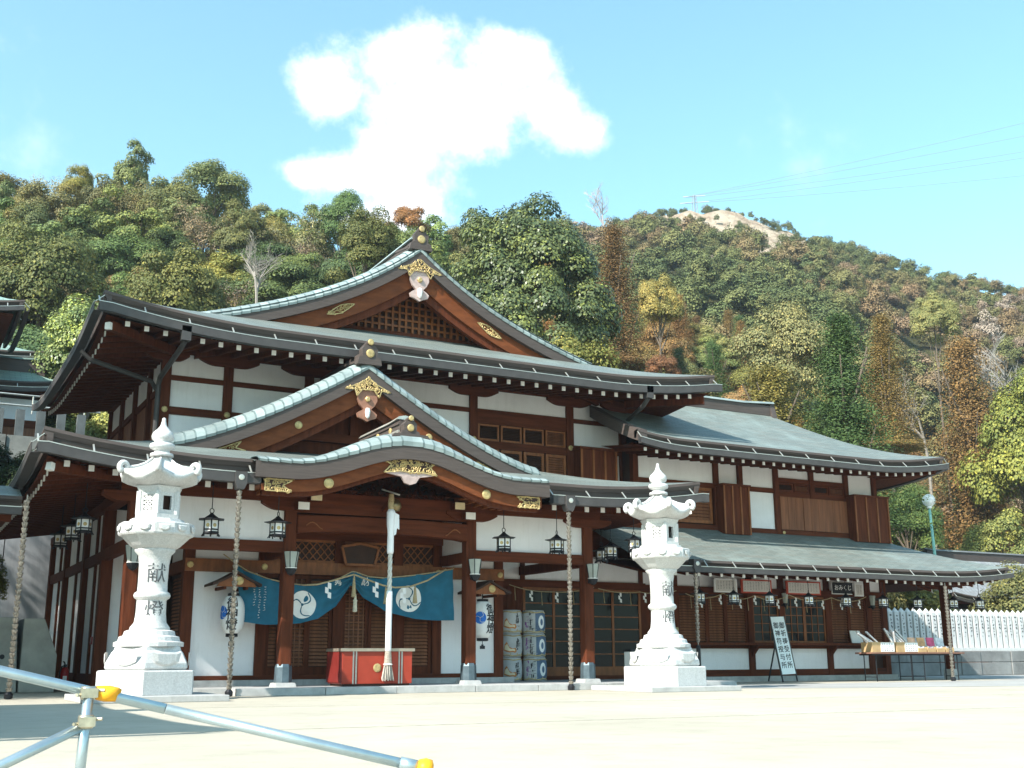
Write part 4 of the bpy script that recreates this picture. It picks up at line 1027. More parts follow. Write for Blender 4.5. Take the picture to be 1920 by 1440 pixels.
for x, z, rz, lb in ((5.30, 2.94, .3, 'black hanging lantern by the rain chain, left end of the porch front'), (6.60, 2.95, .9, 'black hanging lantern just left of the curved gable, beside the porch column'),
                     (11.61, 2.88, .2, 'black hanging lantern over the right white panel, nearer the bell rope'), (12.94, 2.89, .7, 'black hanging lantern over the right white panel, beside the rain chain')):
    hang(lb, (x, 21.9, z), 1.0, rz)
for k, (x, y, z) in enumerate(((3.2, 23.3, 3.0), (3.2, 24.8, 3.0), (3.2, 26.6, 3.0))):
    hang('black hanging lantern along the shaded left side of the hall, %s from the front' % ('first', 'second', 'third')[k], (x, y, z), .98, .2*k)
hang('black hanging lantern at the right corner of the porch, in front of its twin', (14.75, 22.5, 2.88), .95, .4); hang('black hanging lantern behind its twin at the right corner of the porch', (15.2, 23.6, 2.9), .95, .1)
hang('black hanging lantern just left of the right stone lantern, under the porch roof corner', (14.9, 21.75, 3.0), .9, .1)
for k, x in enumerate((16.9, 18.2, 19.3, 20.5, 21.85, 23.2, 24.6, 25.95, 27.4, 28.5)):
    hang('black hanging lantern under the office canopy, %s from the left' % ('first','second','third','fourth','fifth','sixth','seventh','eighth','ninth','tenth')[k], (x, 23.7, 1.98+.02*(k > 7)), .86, .25*k, 'bronze lanterns in a row under the office canopy')

# ================================================================== RAIN CHAINS
chm = mat('rain_chain_metal', (.16, .14, .12), .35, .45, 30, metal=.7, c2=(.50, .46, .40))
def rain_chain(label, x, y, zt, zb, box=True, pipe=None):
    t = thing('rain_chain', label, 'rain chain', (x, y, zb), 0, 'rain chains hanging from the gutters')
    mb = MB(); z = zt; mb.tube([(x, y, zb), (x, y, zt+.1)], .012, 5); k = 0
    while z-.10 > (pipe or zb): mb.lathe([(.018,-.10),(.03,-.09),(.052,-.03),(.056,0),(.045,-.01)], (x, y, z), 8, k*.4); z -= .098; k += 1
    obj('chain', mb, chm, t)
    if box:
        obj('outlet_box', MB().prism([(x-.11, zt+.36),(x+.11, zt+.36),(x+.11, zt+.14),(x+.06, zt+.03),(x-.06, zt+.03),(x-.11, zt+.14)], y-.11, y+.11), gutm, t)
        disc('crest', (x, y-.11, zt+.25), .055, .012, lipm, t)
    if pipe: obj('drain_pipe', MB().tube([(x, y, pipe), (x, y, zb)], .055, 10), blackm, t)
    else: obj('weight', MB().lathe([(.02,0),(.07,.01),(.075,.08),(.03,.14)], (x, y, zb), 10), blackm, t)
rain_chain('rain chain in front of the left porch panel, beside the left paper lantern', 5.61, 21.16, 3.72, .0); rain_chain('rain chain in front of the sake casks and right porch panel', 12.81, 21.16, 3.72, .0)
rain_chain('rain chain at the far left corner, hanging before the concrete block', 2.02, 21.95, 3.42, .0, False); rain_chain('rain chain right of the right stone lantern, ending in a dark pipe', 17.62, 23.08, 2.68, .0, True, .95)
rain_chain('rain chain in front of the sales table at the office corner', 26.40, 23.08, 2.60, .0, False)

# ================================================================== COLUMN LAMPS
def column_lamp(label, x, y, z):
    t = thing('column_lamp', label, 'lamp', (x, y, z), 0, 'glass lamps fixed to the porch columns')
    obj('glass_shade', MB().lathe([(.095,.14),(.105,.15),(.155,.46),(.15,.47)], (x, y, z), 6), clear, t)
    for k in range(6):
        a = k*math.pi/3; obj('glazing_bar', MB().bar((x+.100*math.cos(a), y+.100*math.sin(a), z+.14), (x+.155*math.cos(a), y+.155*math.sin(a), z+.47), .014), blackm, t)
    obj('lamp_base', MB().lathe([(.02,0),(.07,.03),(.11,.10),(.115,.14)], (x, y, z), 10), blackm, t)
    obj('collar', MB().lathe([(.113,.141),(.118,.155),(.10,.16)], (x, y, z), 10), whitep, t)
    obj('wall_arm', MB().bar((x, y, z+.07), (x, CY-.12, z+.07), .05), blackm, t)
for lb, x in (('tapered glass lamp on the porch column left of the offering box', 7.03), ('tapered glass lamp on the porch column right of the curtain', 11.12), ('tapered glass lamp on the porch column by the glazed doors', 14.12), ('tapered glass lamp on the corner column half hidden behind the left stone lantern', 3.98)):
    column_lamp(lb, x, 22.30, 2.27)
def wall_lamp(label, x):
    t = thing('wall_lamp', label, 'lamp', (x, WY-.2, 2.1), 0, 'small lamps on the office posts')
    obj('glass_shade', MB().lathe([(.06,.12),(.10,.40),(.095,.41)], (x, WY-.22, 2.05), 6), clear, t); obj('lamp_base', MB().lathe([(.02,0),(.07,.06),(.075,.12)], (x, WY-.22, 2.05), 8), blackm, t); obj('wall_arm', MB().bar((x, WY-.2, 2.12), (x, WY-.06, 2.12), .04), blackm, t)
wall_lamp('small glass lamp on the office post above the leaning white sign', 22.78); wall_lamp('small glass lamp on the office post by the shutters, right of the service window', 26.2)

# ================================================================== CURTAIN, ROPES, OFFERING BOX
cur = thing('shrine_curtain', 'blue curtain with two white three-comma crests, gathered up over the doors', 'curtain', (8.74, 23.4, 2.45))
TOP = [(6.19,2.56),(6.47,2.40),(6.9,2.26),(7.32,2.18),(7.7,2.15),(8.02,2.18),(8.45,2.32),(8.72,2.46),(8.80,2.46),(9.1,2.37),(9.46,2.35),(10.09,2.42),(10.6,2.50),(11.12,2.60)]
BOT = [(6.44,1.39),(6.65,1.36),(6.91,1.34),(7.3,1.35),(7.64,1.38),(8.0,1.48),(8.40,1.74),(8.70,2.18),(8.82,2.16),(9.02,1.93),(9.48,1.66),(10.2,1.50),(10.7,1.47),(11.18,1.48)]
def poly(P, t):
    f = t*(len(P)-1); i = min(int(f), len(P)-2); f -= i; return (lerp(P[i][0], P[i+1][0], f), lerp(P[i][1], P[i+1][1], f))
def curt(u, v, off=0.0):
    a, b = poly(TOP, u), poly(BOT, u); x, z = lerp(a[0], b[0], v), lerp(a[1], b[1], v)
    g = math.exp(-((x-8.76)/.5)**2)
    y = 23.42+.035*math.sin(x*9+v*2.2)+.025*math.sin(x*17-v*3)*(1-v)+.03*math.sin(v*14+abs(x-8.76)*5)*(g+.35)
    z += .012*math.sin(u*13*2*math.pi)*(1-v)
    return (x, y-off, z)
cm = mat('indigo_curtain_cloth', (.022, .130, .205), .85, .12, 6, .15, 60)
cl = obj('curtain_cloth', MB().grid([[curt(u, v) for u in lin(0, 1, 131)] for v in lin(0, 1, 25)]), cm, cur, smooth=True)
obj('curtain_cord', MB().tube([(5.95, 23.42, 2.74)]+[(poly(TOP, u)[0], 23.40, poly(TOP, u)[1]+.01) for u in lin(0, 1, 40)]+[(11.15, 23.42, 2.66)], .012, 5), rope, cur)
us = lin(0, 1, 600); xt = [curt(u, .5)[0] for u in us]
def on_cloth(x, z):
    u = us[int(np.argmin([abs(q-x) for q in xt]))]
    for _ in range(3):
        a, b = poly(TOP, u), poly(BOT, u); v = min(max((z-a[1])/(b[1]-a[1]), 0), 1); u = min(max(u+(x-lerp(a[0], b[0], v))/5.2, 0), 1)
    p = curt(u, v, .012); return (x, p[1], z)
def comma_pts():
    def I(th): return .60+.40*((th-118)/47)**.8
    o = []; i = []
    for th in lin(3, 165, 34):
        ro = I(th+120)-.09 if th < 45 else 1.0
        ri = .10 if th < 105 else (.10+(I(118)-.10)*((th-105)/13)**.5 if th < 118 else I(th))
        if th < 12: ri += (12-th)/9*.2; ro -= (12-th)/9*.12
        o.append((th, min(ro, 1))); i.append((th, min(ri, ro if th < 160 else 1)))
    return o, i
def tomoe(parent, cx, cz, r, m, mapf, rot=0, name='crest_comma'):
    o, i = comma_pts()
    for k in range(3):
        P = [[], []]
        for q, L in enumerate((o, i)):
            for th, rr in L: t = R_(th+120*k+rot); P[q].append(mapf(cx+r*rr*math.cos(t), cz+r*rr*math.sin(t)))
        mid = [tuple((a[j]+b[j])/2 for j in range(3)) for a, b in zip(*P)]
        obj(name, MB().grid([P[0], mid, P[1]]), m, parent, fix=False)
for cx, cz, rt_ in ((7.66, 1.76, 20), (10.06, 1.93, 60)): tomoe(cl, cx, cz, .285, whitep, on_cloth, rt_)
for ch, x, z, s in (('奉', 8.42, 2.20, .17), ('納', 9.05, 2.26, .19)):
    me = text_mesh(ch, s, bold=.002); map_mesh(me, lambda a, b, c: on_cloth(x+a, z+b)); me.materials.append(whitep); link('lettering', me, cl)
rnd = random.Random(8); mb = MB()
for cx, n0 in ((6.62, 8), (6.73, 13), (6.85, 10)):     # small columns of white dedication lettering, too small to read
    for k in range(n0):
        z = 2.10-k*.052
        for q in range(3): a = rnd.uniform(-.018, .018); mb.bar(on_cloth(cx+a-.012, z+rnd.uniform(-.015, .015)), on_cloth(cx+a+.012, z+rnd.uniform(-.015, .015)), .007, .004)
o = obj('small_lettering', mb, whitep, cl); o['kind'] = 'stuff'

sh = thing('sacred_rope', 'straw rope with white paper streamers looped across the blue curtain', 'sacred rope', (8.7, 23.2, 2.4))
rp = [(7.60,23.22,2.15),(7.9,23.2,2.17),(8.3,23.2,2.28),(8.69,23.2,2.40),(9.0,23.2,2.30),(9.35,23.2,2.19),(9.65,23.2,2.15),(10.0,23.2,2.18),(10.4,23.2,2.32),(10.85,23.2,2.58)]
obj('rope', MB().tube(rp, .020, 6), rope, sh, smooth=True)
for x, z, s in ((8.69, 2.38, 1.25), (9.42, 2.16, 1.0), (10.10, 2.19, 1.0)):
    obj('straw_tassel', MB().lathe([(.008,0),(.02,-.04),(.035,-.18*s),(.055,-.36*s),(.02,-.37*s)], (x, 23.17, z), 10), rope, sh)
obj('centre_tassel', MB().lathe([(.02,0),(.03,-.1),(.05,-.12),(.04,-.16),(.05,-.36),(.01,-.37)], (8.72, 23.15, 1.98), 8), mat('pale_tassel', (.60, .55, .42), .9, .2, 20), sh)
def streamer(parent, x, y, z, s=1.0):
    w_ = .065*s; mb = MB()
    for k in range(3): xo = (-1)**k*.025*s; mb.add([(x+xo-w_/2,y-.004*k,z-k*.085*s),(x+xo+w_/2,y-.004*k,z-k*.085*s-.02*s),(x+xo+w_/2,y-.004*k,z-(k+1.25)*.085*s-.02*s),(x+xo-w_/2,y-.004*k,z-(k+1.25)*.085*s)], [(0,1,2,3)])
    return obj('paper_streamer', mb, paper, parent, fix=False)
for x, z in ((8.12, 2.22), (9.18, 2.26), (9.82, 2.15)): streamer(sh, x, 23.17, z, 1.15)

ob = thing('offering_box', 'red lacquered offering box with metal strips in front of the shrine doors', 'offering box', (8.8, 22.4, .125))
red = mat('red_lacquer', (.33, .042, .022), .35, .12, 4); dred = mat('dark_red_lacquer', (.16, .02, .016), .4, .15, 4)
bd = obj('box_body', MB().box(8.06, 9.56, 22.02, 22.85, .17, .80), red, ob, bevel=.01)
obj('side_panel', MB().box(8.03, 8.06, 22.03, 22.84, .2, .79), dred, ob)
obj('top_rim', MB().box(8.02, 9.60, 21.98, 22.06, .80, .86).box(8.02, 9.60, 22.80, 22.88, .80, .86).box(8.02, 8.10, 22.06, 22.80, .80, .86).box(9.52, 9.60, 22.06, 22.80, .80, .86), mat('pale_brass_trim', (.34, .29, .23), .35, .15, 6, metal=.5), ob)
for k in range(9): x = 8.2+k*.155; obj('grate_bar', MB().prism([(x-.05,.80),(x+.05,.80),(x,.85)], 22.06, 22.80), wood, ob)
for x in (8.32, 9.30): obj('metal_strip', MB().box(x-.045, x-.015, 22.008, 22.02, .17, .80).box(x+.015, x+.045, 22.008, 22.02, .17, .80), mat('strip_grey', (.35, .34, .33), .3, .1, 6, metal=.8), ob)
disc('gold_crest', (8.80, 22.02, .48), .085, .015, gold, ob)
obj('foot_rail', MB().box(8.1, 9.52, 22.06, 22.8, .125, .17), woodd, ob)

bl = thing('bell_rope', 'thick white bell rope with a bell and brush tassel, hanging before the offering box', 'bell rope', (9.0, 21.95, 3.9))
obj('hanger', MB().bar((9.0, 22.42, 3.70), (9.0, 21.9, 3.86), .05, .10), wood, bl)
obj('bell', MB().lathe([(.02,3.90),(.08,3.88),(.13,3.80),(.14,3.72),(.10,3.64),(.02,3.62)], (9.10, 22.0, 0), 16), mat('aged_bronze', (.22, .17, .09), .4, .2, 6, metal=.8), bl, smooth=True)
def rope_twist(z0, z1, r, x=9.0, y=21.95, n=None):
    mb = MB(); n = n or int((z1-z0)/.06)+2
    for s in range(3):
        mb.tube([(x+r*.5*math.cos(z*16+s*2.094), y+r*.5*math.sin(z*16+s*2.094), z) for z in lin(z0, z1, n*3)], r*.62, 6)
    return mb
grope = mat('weathered_white_rope', (.55, .53, .48), .9, .12, 20, .2, 60); wcloth = mat('white_cloth', (.80, .80, .81), .85, .05, 5)
rpo = obj('rope', rope_twist(.70, 3.95, .045), grope, bl, smooth=True)
obj('cloth_wrap', MB().lathe([(.055,.80),(.062,.82),(.060,1.4),(.064,1.95),(.058,2.0)], (9.0, 21.95, 0), 14), wcloth, rpo, smooth=True)
obj('cloth_wrap', MB().lathe([(.060,2.75),(.07,2.8),(.066,3.2),(.085,3.35),(.09,3.6),(.06,3.66)], (9.0, 21.95, 0), 14), wcloth, rpo, smooth=True)
obj('cloth_flap', MB().add([(9.05,21.9,3.6),(9.16,21.9,3.55),(9.17,21.9,3.25),(9.12,21.9,3.28),(9.10,21.9,3.15),(9.06,21.9,3.12),(9.05,21.93,3.6),(9.16,21.93,3.55),(9.17,21.93,3.25),(9.12,21.93,3.28),(9.10,21.93,3.15),(9.06,21.93,3.12)], [(0,1,2,3,4,5),(11,10,9,8,7,6)]+[(i,(i+1)%6,(i+1)%6+6,i+6) for i in range(6)]), wcloth, rpo)
obj('straw_wrap', MB().lathe([(.065,3.66),(.07,3.8),(.05,3.98)], (9.0, 21.95, 0), 10), rope, rpo)
tsl = obj('tassel_neck', MB().lathe([(.06,.80),(.07,.7),(.085,.52)], (9.0, 21.95, 0), 12), mat('tassel_fibre', (.34, .29, .24), .95, .3, 30, .4, 90), bl)
mb = MB(); rnd = random.Random(2)
for k in range(90):
    a = rnd.uniform(0, 6.283); r0 = .075*rnd.random()**.5; r1 = r0*1.75
    mb.tube([(9+r0*math.cos(a), 21.95+r0*math.sin(a), .54), (9+r1*math.cos(a), 21.95+r1*math.sin(a), .24+rnd.uniform(-.02, .03))], .007, 3)
o = obj('tassel_bristles', mb, mat('pale_fibre', (.50, .46, .40), .95, .25, 30), tsl); o['kind'] = 'stuff'
obj('binding', MB().lathe([(.08,.53),(.10,.545),(.08,.56)], (9.0, 21.95, 0), 12), whitep, tsl)

pq = thing('name_plaque', 'dark fan-shaped wooden name plaque over the shrine doors', 'plaque', (9.03, 23.8, 2.62))
obj('board', MB().prism([(8.70,2.66),(9.36,2.66),(9.45,3.02)]+[(lerp(9.45,8.61,t), 3.02+.07*math.sin(math.pi*t)) for t in lin(0.1,.9,7)]+[(8.61,3.02)], 23.74, 23.80), woodd, pq)
obj('frame', MB().bar((8.70,23.73,2.65),(9.36,23.73,2.65),.05).bar((9.36,23.73,2.65),(9.46,23.73,3.03),.05).bar((8.70,23.73,2.65),(8.60,23.73,3.03),.05).bar((8.60,23.73,3.03),(9.03,23.73,3.11),.05).bar((9.46,23.73,3.03),(9.03,23.73,3.11),.05), woodo, pq)
obj('hanger', MB().bar((9.03, 23.79, 2.9), (9.03, 23.95, 2.95), .06), wood, pq)

# ================================================================== PAPER LANTERNS UNDER LITTLE ROOFS
def hood(label, x, y, z):
    t = thing('lantern_hood', label, 'lantern hood', (x, y, z), 0, 'little wooden roofs sheltering the paper lanterns')
    for sg in (-1, 1):
        obj('roof_slope', MB().add([(x,y-.22,z+.27),(x+sg*.25,y-.22,z+.13),(x+sg*.50,y-.22,z+.02),(x+sg*.50,y+.5,z+.02),(x+sg*.25,y+.5,z+.13),(x,y+.5,z+.27),(x,y-.22,z+.22),(x+sg*.25,y-.22,z+.08),(x+sg*.50,y-.22,z-.03),(x+sg*.50,y+.5,z-.03),(x+sg*.25,y+.5,z+.08),(x,y+.5,z+.22)],
            [(0,1,4,5),(1,2,3,4),(6,11,10,7),(7,10,9,8),(0,6,7,1),(1,7,8,2),(2,8,9,3),(3,9,10,4),(4,10,11,5)]), woodd, t)
    obj('pediment', MB().prism([(x-.40,z-.04),(x+.40,z-.04),(x+.36,z+.03),(x,z+.21),(x-.36,z+.03)], y-.15, y-.11), woodo, t)
    disc('gold_crest', (x+.05, y-.15, z+.08), .085, .02, gold, t)
    for sg in (-1, 1): obj('arm', MB().box(x+sg*.22-.025, x+sg*.22+.025, y-.1, AY-.0, z-.09, z-.03), wood, t)
    obj('cross_bar', MB().box(x-.26, x+.26, y-.03, y+.03, z-.03, z+.02), wood, t)
blue = mat('crest_blue', (.03, .16, .55), .6, .1, 6)
def paper_lantern(label, x, y, zt, zb, r, fa, fb_):
    t = thing('paper_lantern', label, 'paper lantern', (x, y, zb), 0, 'pair of white paper lanterns')
    H = zt-zb
    def rad(z): q = (z-zb)/H*2-1; return r*(1-abs(q)**3.2*.42)
    prof = []
    for k in range(33):
        z = lerp(zb, zt, k/32); prof.append((rad(z)*(1-.014*(k % 2)), z))
    b = obj('paper_shade', MB().lathe(prof, (x, y, 0), 28), paper, t, smooth=True)
    obj('black_cap', MB().lathe([(r*.5, zt-.005),(r*.52, zt+.05),(r*.4,zt+.06)], (x, y, 0), 16), blackm, t); obj('black_cap', MB().lathe([(r*.4, zb-.07),(r*.52, zb-.06),(r*.5, zb+.005)], (x, y, 0), 16), blackm, t)
    obj('hook', MB().bar((x, y, zt+.05), (x, y, zt+.20), .02), blackm, t)
    def wrap(ang):
        def fn(a, z): th = ang+a/r; rr = rad(z)+.006; return (x+rr*math.cos(th), y+rr*math.sin(th), z)
        return fn
    tomoe(b, 0, (zt+zb)/2+.04, .135, blue, wrap(R_(fa)), 30)
    f2 = wrap(R_(fb_))
    for i, ch in enumerate('御神燈'):
        zc = (zt+zb)/2+.21-.21*i; lp_ = None
        for q, (sx, sy) in enumerate(((0,0),(.007,0),(0,.007),(.007,.007))):
            me = text_mesh(ch, .25); map_mesh(me, lambda a, c, d: (lambda p: (x+(p[0]-x)*(1+.004*q), y+(p[1]-y)*(1+.004*q), p[2]))(f2(a+sx, zc+c+sy))); me.materials.append(ink)
            lp_ = link('lettering', me, b) if lp_ is None else lp_
            if q: link('lettering_stroke', me, b)
    obj('tassel', MB().tube([(x, y, zb-.07), (x, y, zb-.16)], .008, 5), blackm, t); obj('tag', MB().box(x-.06, x+.06, y-.01, y+.01, zb-.24, zb-.17).box(x-.025, x+.025, y-.008, y+.008, zb-.17, zb-.14), ink, t)
hood('little wooden roof over the left paper lantern', 6.20, 23.35, 2.12); hood('little wooden roof over the right paper lantern, beside the sake casks', 11.95, 23.35, 2.10)
paper_lantern('white paper lantern with bold black characters, left of the blue curtain', 6.20, 23.4, 1.90, 1.16, .235, 195, 250)
paper_lantern('white paper lantern with a blue crest, between the curtain and the sake casks', 11.86, 23.4, 1.90, 1.10, .255, 232, 292)

# ================================================================== SAKE CASKS
wrapw = mat('cask_wrapping', (.47, .48, .48), .8, .14, 3, .2, 40); wrapb = mat('cask_blue_wrapping', (.10, .15, .23), .7, .3, 3, .2, 40); orange = mat('cask_orange', (.50, .20, .06), .7, .2, 6); grn = mat('cask_green', (.14, .26, .10), .8, .3, 10); purp = mat('cask_purple', (.24, .08, .28), .7, .2, 6)
def cask(label, x, y, z, kind):
    offk = .004
    t = thing('sake_cask', label, 'sake cask', (x, y, z), 0, 'straw-wrapped sake casks stacked in two columns')
    r = .295; rnd = random.Random(int(x*100+z*10)); H = .55
    def rad(h): q = h/H*2-1; return r*(1-.13*abs(q)**3)
    b = obj('cask_body', MB().lathe([(rad(h), z+h) for h in lin(0.0, H, 13)], (x, y, 0), 24), wrapw, t, smooth=True)
    for h in (.045, .50): obj('straw_band', MB().tube([(x+(rad(h)+.004)*math.cos(a), y+(rad(h)+.004)*math.sin(a), z+h+.012*math.sin(a*5+x)) for a in lin(0, 6.2832, 26)], .016, 5), straw, t)
    for k in range(5):
        a = R_(200+k*36); obj('rope_lacing', MB().tube([(x+(rad(h)+.004)*math.cos(a+.25*math.sin(h*9)), y+(rad(h)+.004)*math.sin(a+.25*math.sin(h*9)), z+h) for h in lin(.02, .1, 4)], .008, 4), straw, t)
    def patch(nm, m, pts, off):
        ca = sum(p[0] for p in pts)/len(pts); ch = sum(p[1] for p in pts)/len(pts); q = []
        for i in range(len(pts)):
            (a0, h0), (a1, h1) = pts[i], pts[(i+1) % len(pts)]; q += [(lerp(a0, a1, t), lerp(h0, h1, t)) for t in (0, .33, .67)]
        q.append(q[0]); fp = lambda a, h: (x+(rad(h)+off)*math.cos(R_(a)), y+(rad(h)+off)*math.sin(R_(a)), z+h)
        obj(nm, MB().grid([[fp(lerp(ca, a, k), lerp(ch, h, k)) for a, h in q] for k in (0, .25, .5, .75, 1)]), m, b, fix=False)
    def ell(ac, hc, ra, rh, n=14): return [(ac+ra*math.cos(q), hc+rh*math.sin(q)) for q in lin(0, 6.2832*(n-1)/n, n)]
    def strokes(ac, hc, wd, ht, m, n):
        mb = MB()
        for _ in range(n):
            a = ac+rnd.uniform(-wd, wd)/2; h = hc+rnd.uniform(-ht, ht)/2; v = rnd.random() < .5; L = rnd.uniform(.04, .09)
            f = lambda aa, hh: (x+(rad(hh)+.007)*math.cos(R_(aa)), y+(rad(hh)+.007)*math.sin(R_(aa)), z+hh)
            mb.bar(f(a, h-L/2 if v else h), f(a if v else a+L*190, h+L/2 if v else h+.01), .016, .006)
        o = obj('brush_marks', mb, m, b); o['kind'] = 'stuff'
    if kind == 0:
        patch('label_fan', orange, [(212,.16),(225,.13),(240,.11),(256,.12),(268,.10),(276,.14),(270,.22),(255,.20),(240,.24),(228,.36),(218,.30)], .003)
        patch('label_inset', mat('cask_cream', (.70, .62, .44), .8, .1, 5), [(216,.18),(228,.16),(242,.14),(256,.15),(268,.14),(266,.19),(254,.175),(241,.21),(230,.31),(220,.27)], .005)
        strokes(278, .30, 16, .28, ink, 16)
    else:
        patch('blue_field', wrapb, [(252,.03),(275,.03),(300,.03),(330,.03),(330,.27),(330,.52),(300,.52),(275,.52),(252,.52),(252,.27)], .003)
        patch('oval_emblem', paper, ell(284, .27, 18, .16), .006); patch('oval_centre', wrapb, ell(284, .27, 8, .08), .009)
        strokes(208, .30, 12, .34, purp, 12); strokes(230, .28, 14, .40, ink, 18)
for r_, nm in enumerate(('bottom', 'middle', 'top')):
    cask('%s white sake cask with an orange fan label, left column of the stack' % nm, 13.28, 24.75, .125+r_*.555, 0)
    cask('%s sake cask with a blue field and white oval, right column of the stack' % nm, 13.93, 24.70+.03*r_, .125+r_*.555, 1)

# ================================================================== BINS, SIGNS, NOTICES
bn = thing('litter_bin', 'white litter bin with a green edge, left of the right stone lantern', 'litter bin', (15.55, 22.9, .125))
obj('bin_body', MB().box(15.42, 15.70, 22.75, 23.05, .125, .80), paper, bn, bevel=.01); obj('green_stripe', MB().box(15.62, 15.67, 22.742, 22.75, .14, .79), mat('bin_green', (.10, .40, .28), .5, .1, 5), bn); obj('lid', MB().box(15.41, 15.71, 22.74, 23.06, .80, .85), blackm, bn)
bn = thing('domed_bin', 'domed white bin with a green swoosh beside the right stone lantern', 'litter bin', (15.95, 22.9, .125))
obj('bin_body', MB().lathe([(.17,.125),(.18,.13),(.19,.76),(.19,.78)], (15.95, 22.9, 0), 20), paper, bn, smooth=True); obj('dome_lid', MB().lathe([(.195,.78),(.19,.84),(.15,.90),(.08,.935),(.01,.94)], (15.95, 22.9, 0), 20), granite, bn, smooth=True)
mb = MB(); mb.grid([[(15.95+.193*math.cos(R_(a)), 22.9+.193*math.sin(R_(a)), .78-h*(a-250)/90) for a in lin(250, 340, 10)] for h in (.15, .45)]); obj('green_swoosh', mb, MATS['bin_green'], bn, fix=False)

sg_ = thing('leaning_sign', 'tall white sign with two columns of black characters, leaning at the amulet counter', 'sign', (21.72, 24.6, 0))
L = Matrix.Translation((21.72, 24.45, .0)) @ Matrix.Rotation(R_(-11), 4, 'X') @ Matrix.Rotation(R_(-2), 4, 'Y')
def sgp(x, y, z): return tuple(L @ Vector((x, y, z)))
def sbox(x0, x1, y0, y1, z0, z1):
    b = MB().box(x0, x1, y0, y1, z0, z1); b.v = [sgp(*v) for v in b.v]; return b
bd = obj('board', sbox(-.24, .24, 0, .03, .22, 1.78), mat('sign_white', (.68, .74, .74), .5, .04, 3), sg_)
obj('frame', sbox(-.27, -.24, -.006, .036, .20, 1.80), gutm, sg_); obj('frame', sbox(.24, .27, -.006, .036, .20, 1.80), gutm, sg_); obj('leg', sbox(-.27, -.24, 0, .03, .02, .2), blackm, sg_); obj('leg', sbox(.24, .27, 0, .03, .02, .2), blackm, sg_)
obj('prop', MB().bar(sgp(0, .03, 1.5), (21.72, 25.35, .02), .03), blackm, sg_)
for body, x in (('御\n祈\n祷\n受\n付\n所', .105), ('御\n神\n符\n授\n与\n所', -.105)):
    me = text_mesh(body, .19, line=1.13, bold=.002); map_mesh(me, lambda a, b, c: sgp(x+a, -.006, .99+b)); me.materials.append(ink); link('lettering', me, bd)
om = thing('fortune_sign', 'black sign with white fortune-slip lettering over the office counter', 'sign', (24.83, 25.5, 2.5))
bd = obj('board', MB().box(24.45, 25.21, 25.46, 25.50, 2.48, 2.80), blackm, om); obj('frame', MB().box(24.43, 25.23, 25.50, 25.52, 2.46, 2.82), paper, om); obj('hanger', MB().box(24.75, 24.9, 25.52, 25.85, 2.6, 2.66), wood, om)
me = text_mesh('おみくじ', .17, bold=.002); map_mesh(me, lambda a, b, c: (24.83+a, 25.455, 2.64+b)); me.materials.append(paper); link('lettering', me, bd)
nsheet = mat('shaded_notice_paper', (.62, .58, .54), .8, .06, 3); nb = mat('notice_lettering', (.30, .27, .26), .8, .2, 9); redf = mat('notice_red_frame', (.45, .07, .04), .6, .2, 5)  # sheet colour lowered to carry the shade above the counter
for k, (a, b, m_, lb) in enumerate(((20.15, 20.95, paper, 'white notice board hung above the left shutters of the office counter'), (21.1, 22.2, redf, 'red-framed notice board above the service window, left of the post'), (22.75, 24.05, redf, 'red-framed notice board above the service window, left of the black sign'), (25.4, 25.75, paper, 'small white notice right of the black fortune sign'))):
    t = thing('notice_board', lb, 'notice board', ((a+b)/2, 25.55, 2.5), 0, 'notice boards above the office counter')
    f = obj('frame', MB().box(a, b, 25.56, 25.60, 2.42, 2.80), m_, t); s = obj('sheet', MB().box(a+.06, b-.06, 25.545, 25.56, 2.46, 2.76), nsheet, t); obj('hanger', MB().box((a+b)/2-.05, (a+b)/2+.05, 25.60, 25.85, 2.5, 2.55), wood, t)
    rnd = random.Random(k); mb = MB(); x = a+.12
    while x < b-.1:
        z = 2.73
        while z > 2.50: mb.box(x-.02*rnd.random()-.008, x+.02*rnd.random()+.008, 25.540, 25.545, z-.012-.01*rnd.random(), z); z -= .04
        x += .10
    o = obj('small_lettering', mb, nb, s); o['kind'] = 'stuff'
# straw ropes with streamers along the office and over the glazed doors
def festoon(label, pts, y, n, sag):
    t = thing('straw_garland', label, 'straw garland', (pts[0][0], y, pts[0][1]), 0, 'straw garlands with paper streamers'); P = []
    for (a, b) in zip(pts[:-1], pts[1:]):
        P += [(lerp(a[0], b[0], q), y, lerp(a[1], b[1], q)-sag*4*q*(1-q)) for q in lin(0, .9, 8)]
    P.append((pts[-1][0], y, pts[-1][1])); obj('cord', MB().tube(P, .011, 5), rope, t)
    for k in range(n):
        p = P[int((k+.5)/n*(len(P)-1))]
        if k % 2: streamer(t, p[0], y-.01, p[2], .9)
        else: obj('straw_strand', MB().tube([p, (p[0]+.02, y, p[2]-.34)], [.008, .014], 4), rope, t)
festoon('straw garland with white streamers over the glazed sliding doors', [(13.7, 2.45), (14.9, 2.30), (16.2, 2.45)], 25.55, 6, .05); festoon('straw garland with streamers behind the right stone lantern, on the office plank wall', [(16.3, 2.42), (17.6, 2.36), (18.8, 2.42)], 25.5, 6, .06)
festoon('long straw garland with streamers across the office counter and service window', [(19.2, 2.36), (20.5, 2.40), (21.6, 2.36), (22.9, 2.40), (24.5, 2.36), (25.9, 2.42)], 25.62, 18, .13)
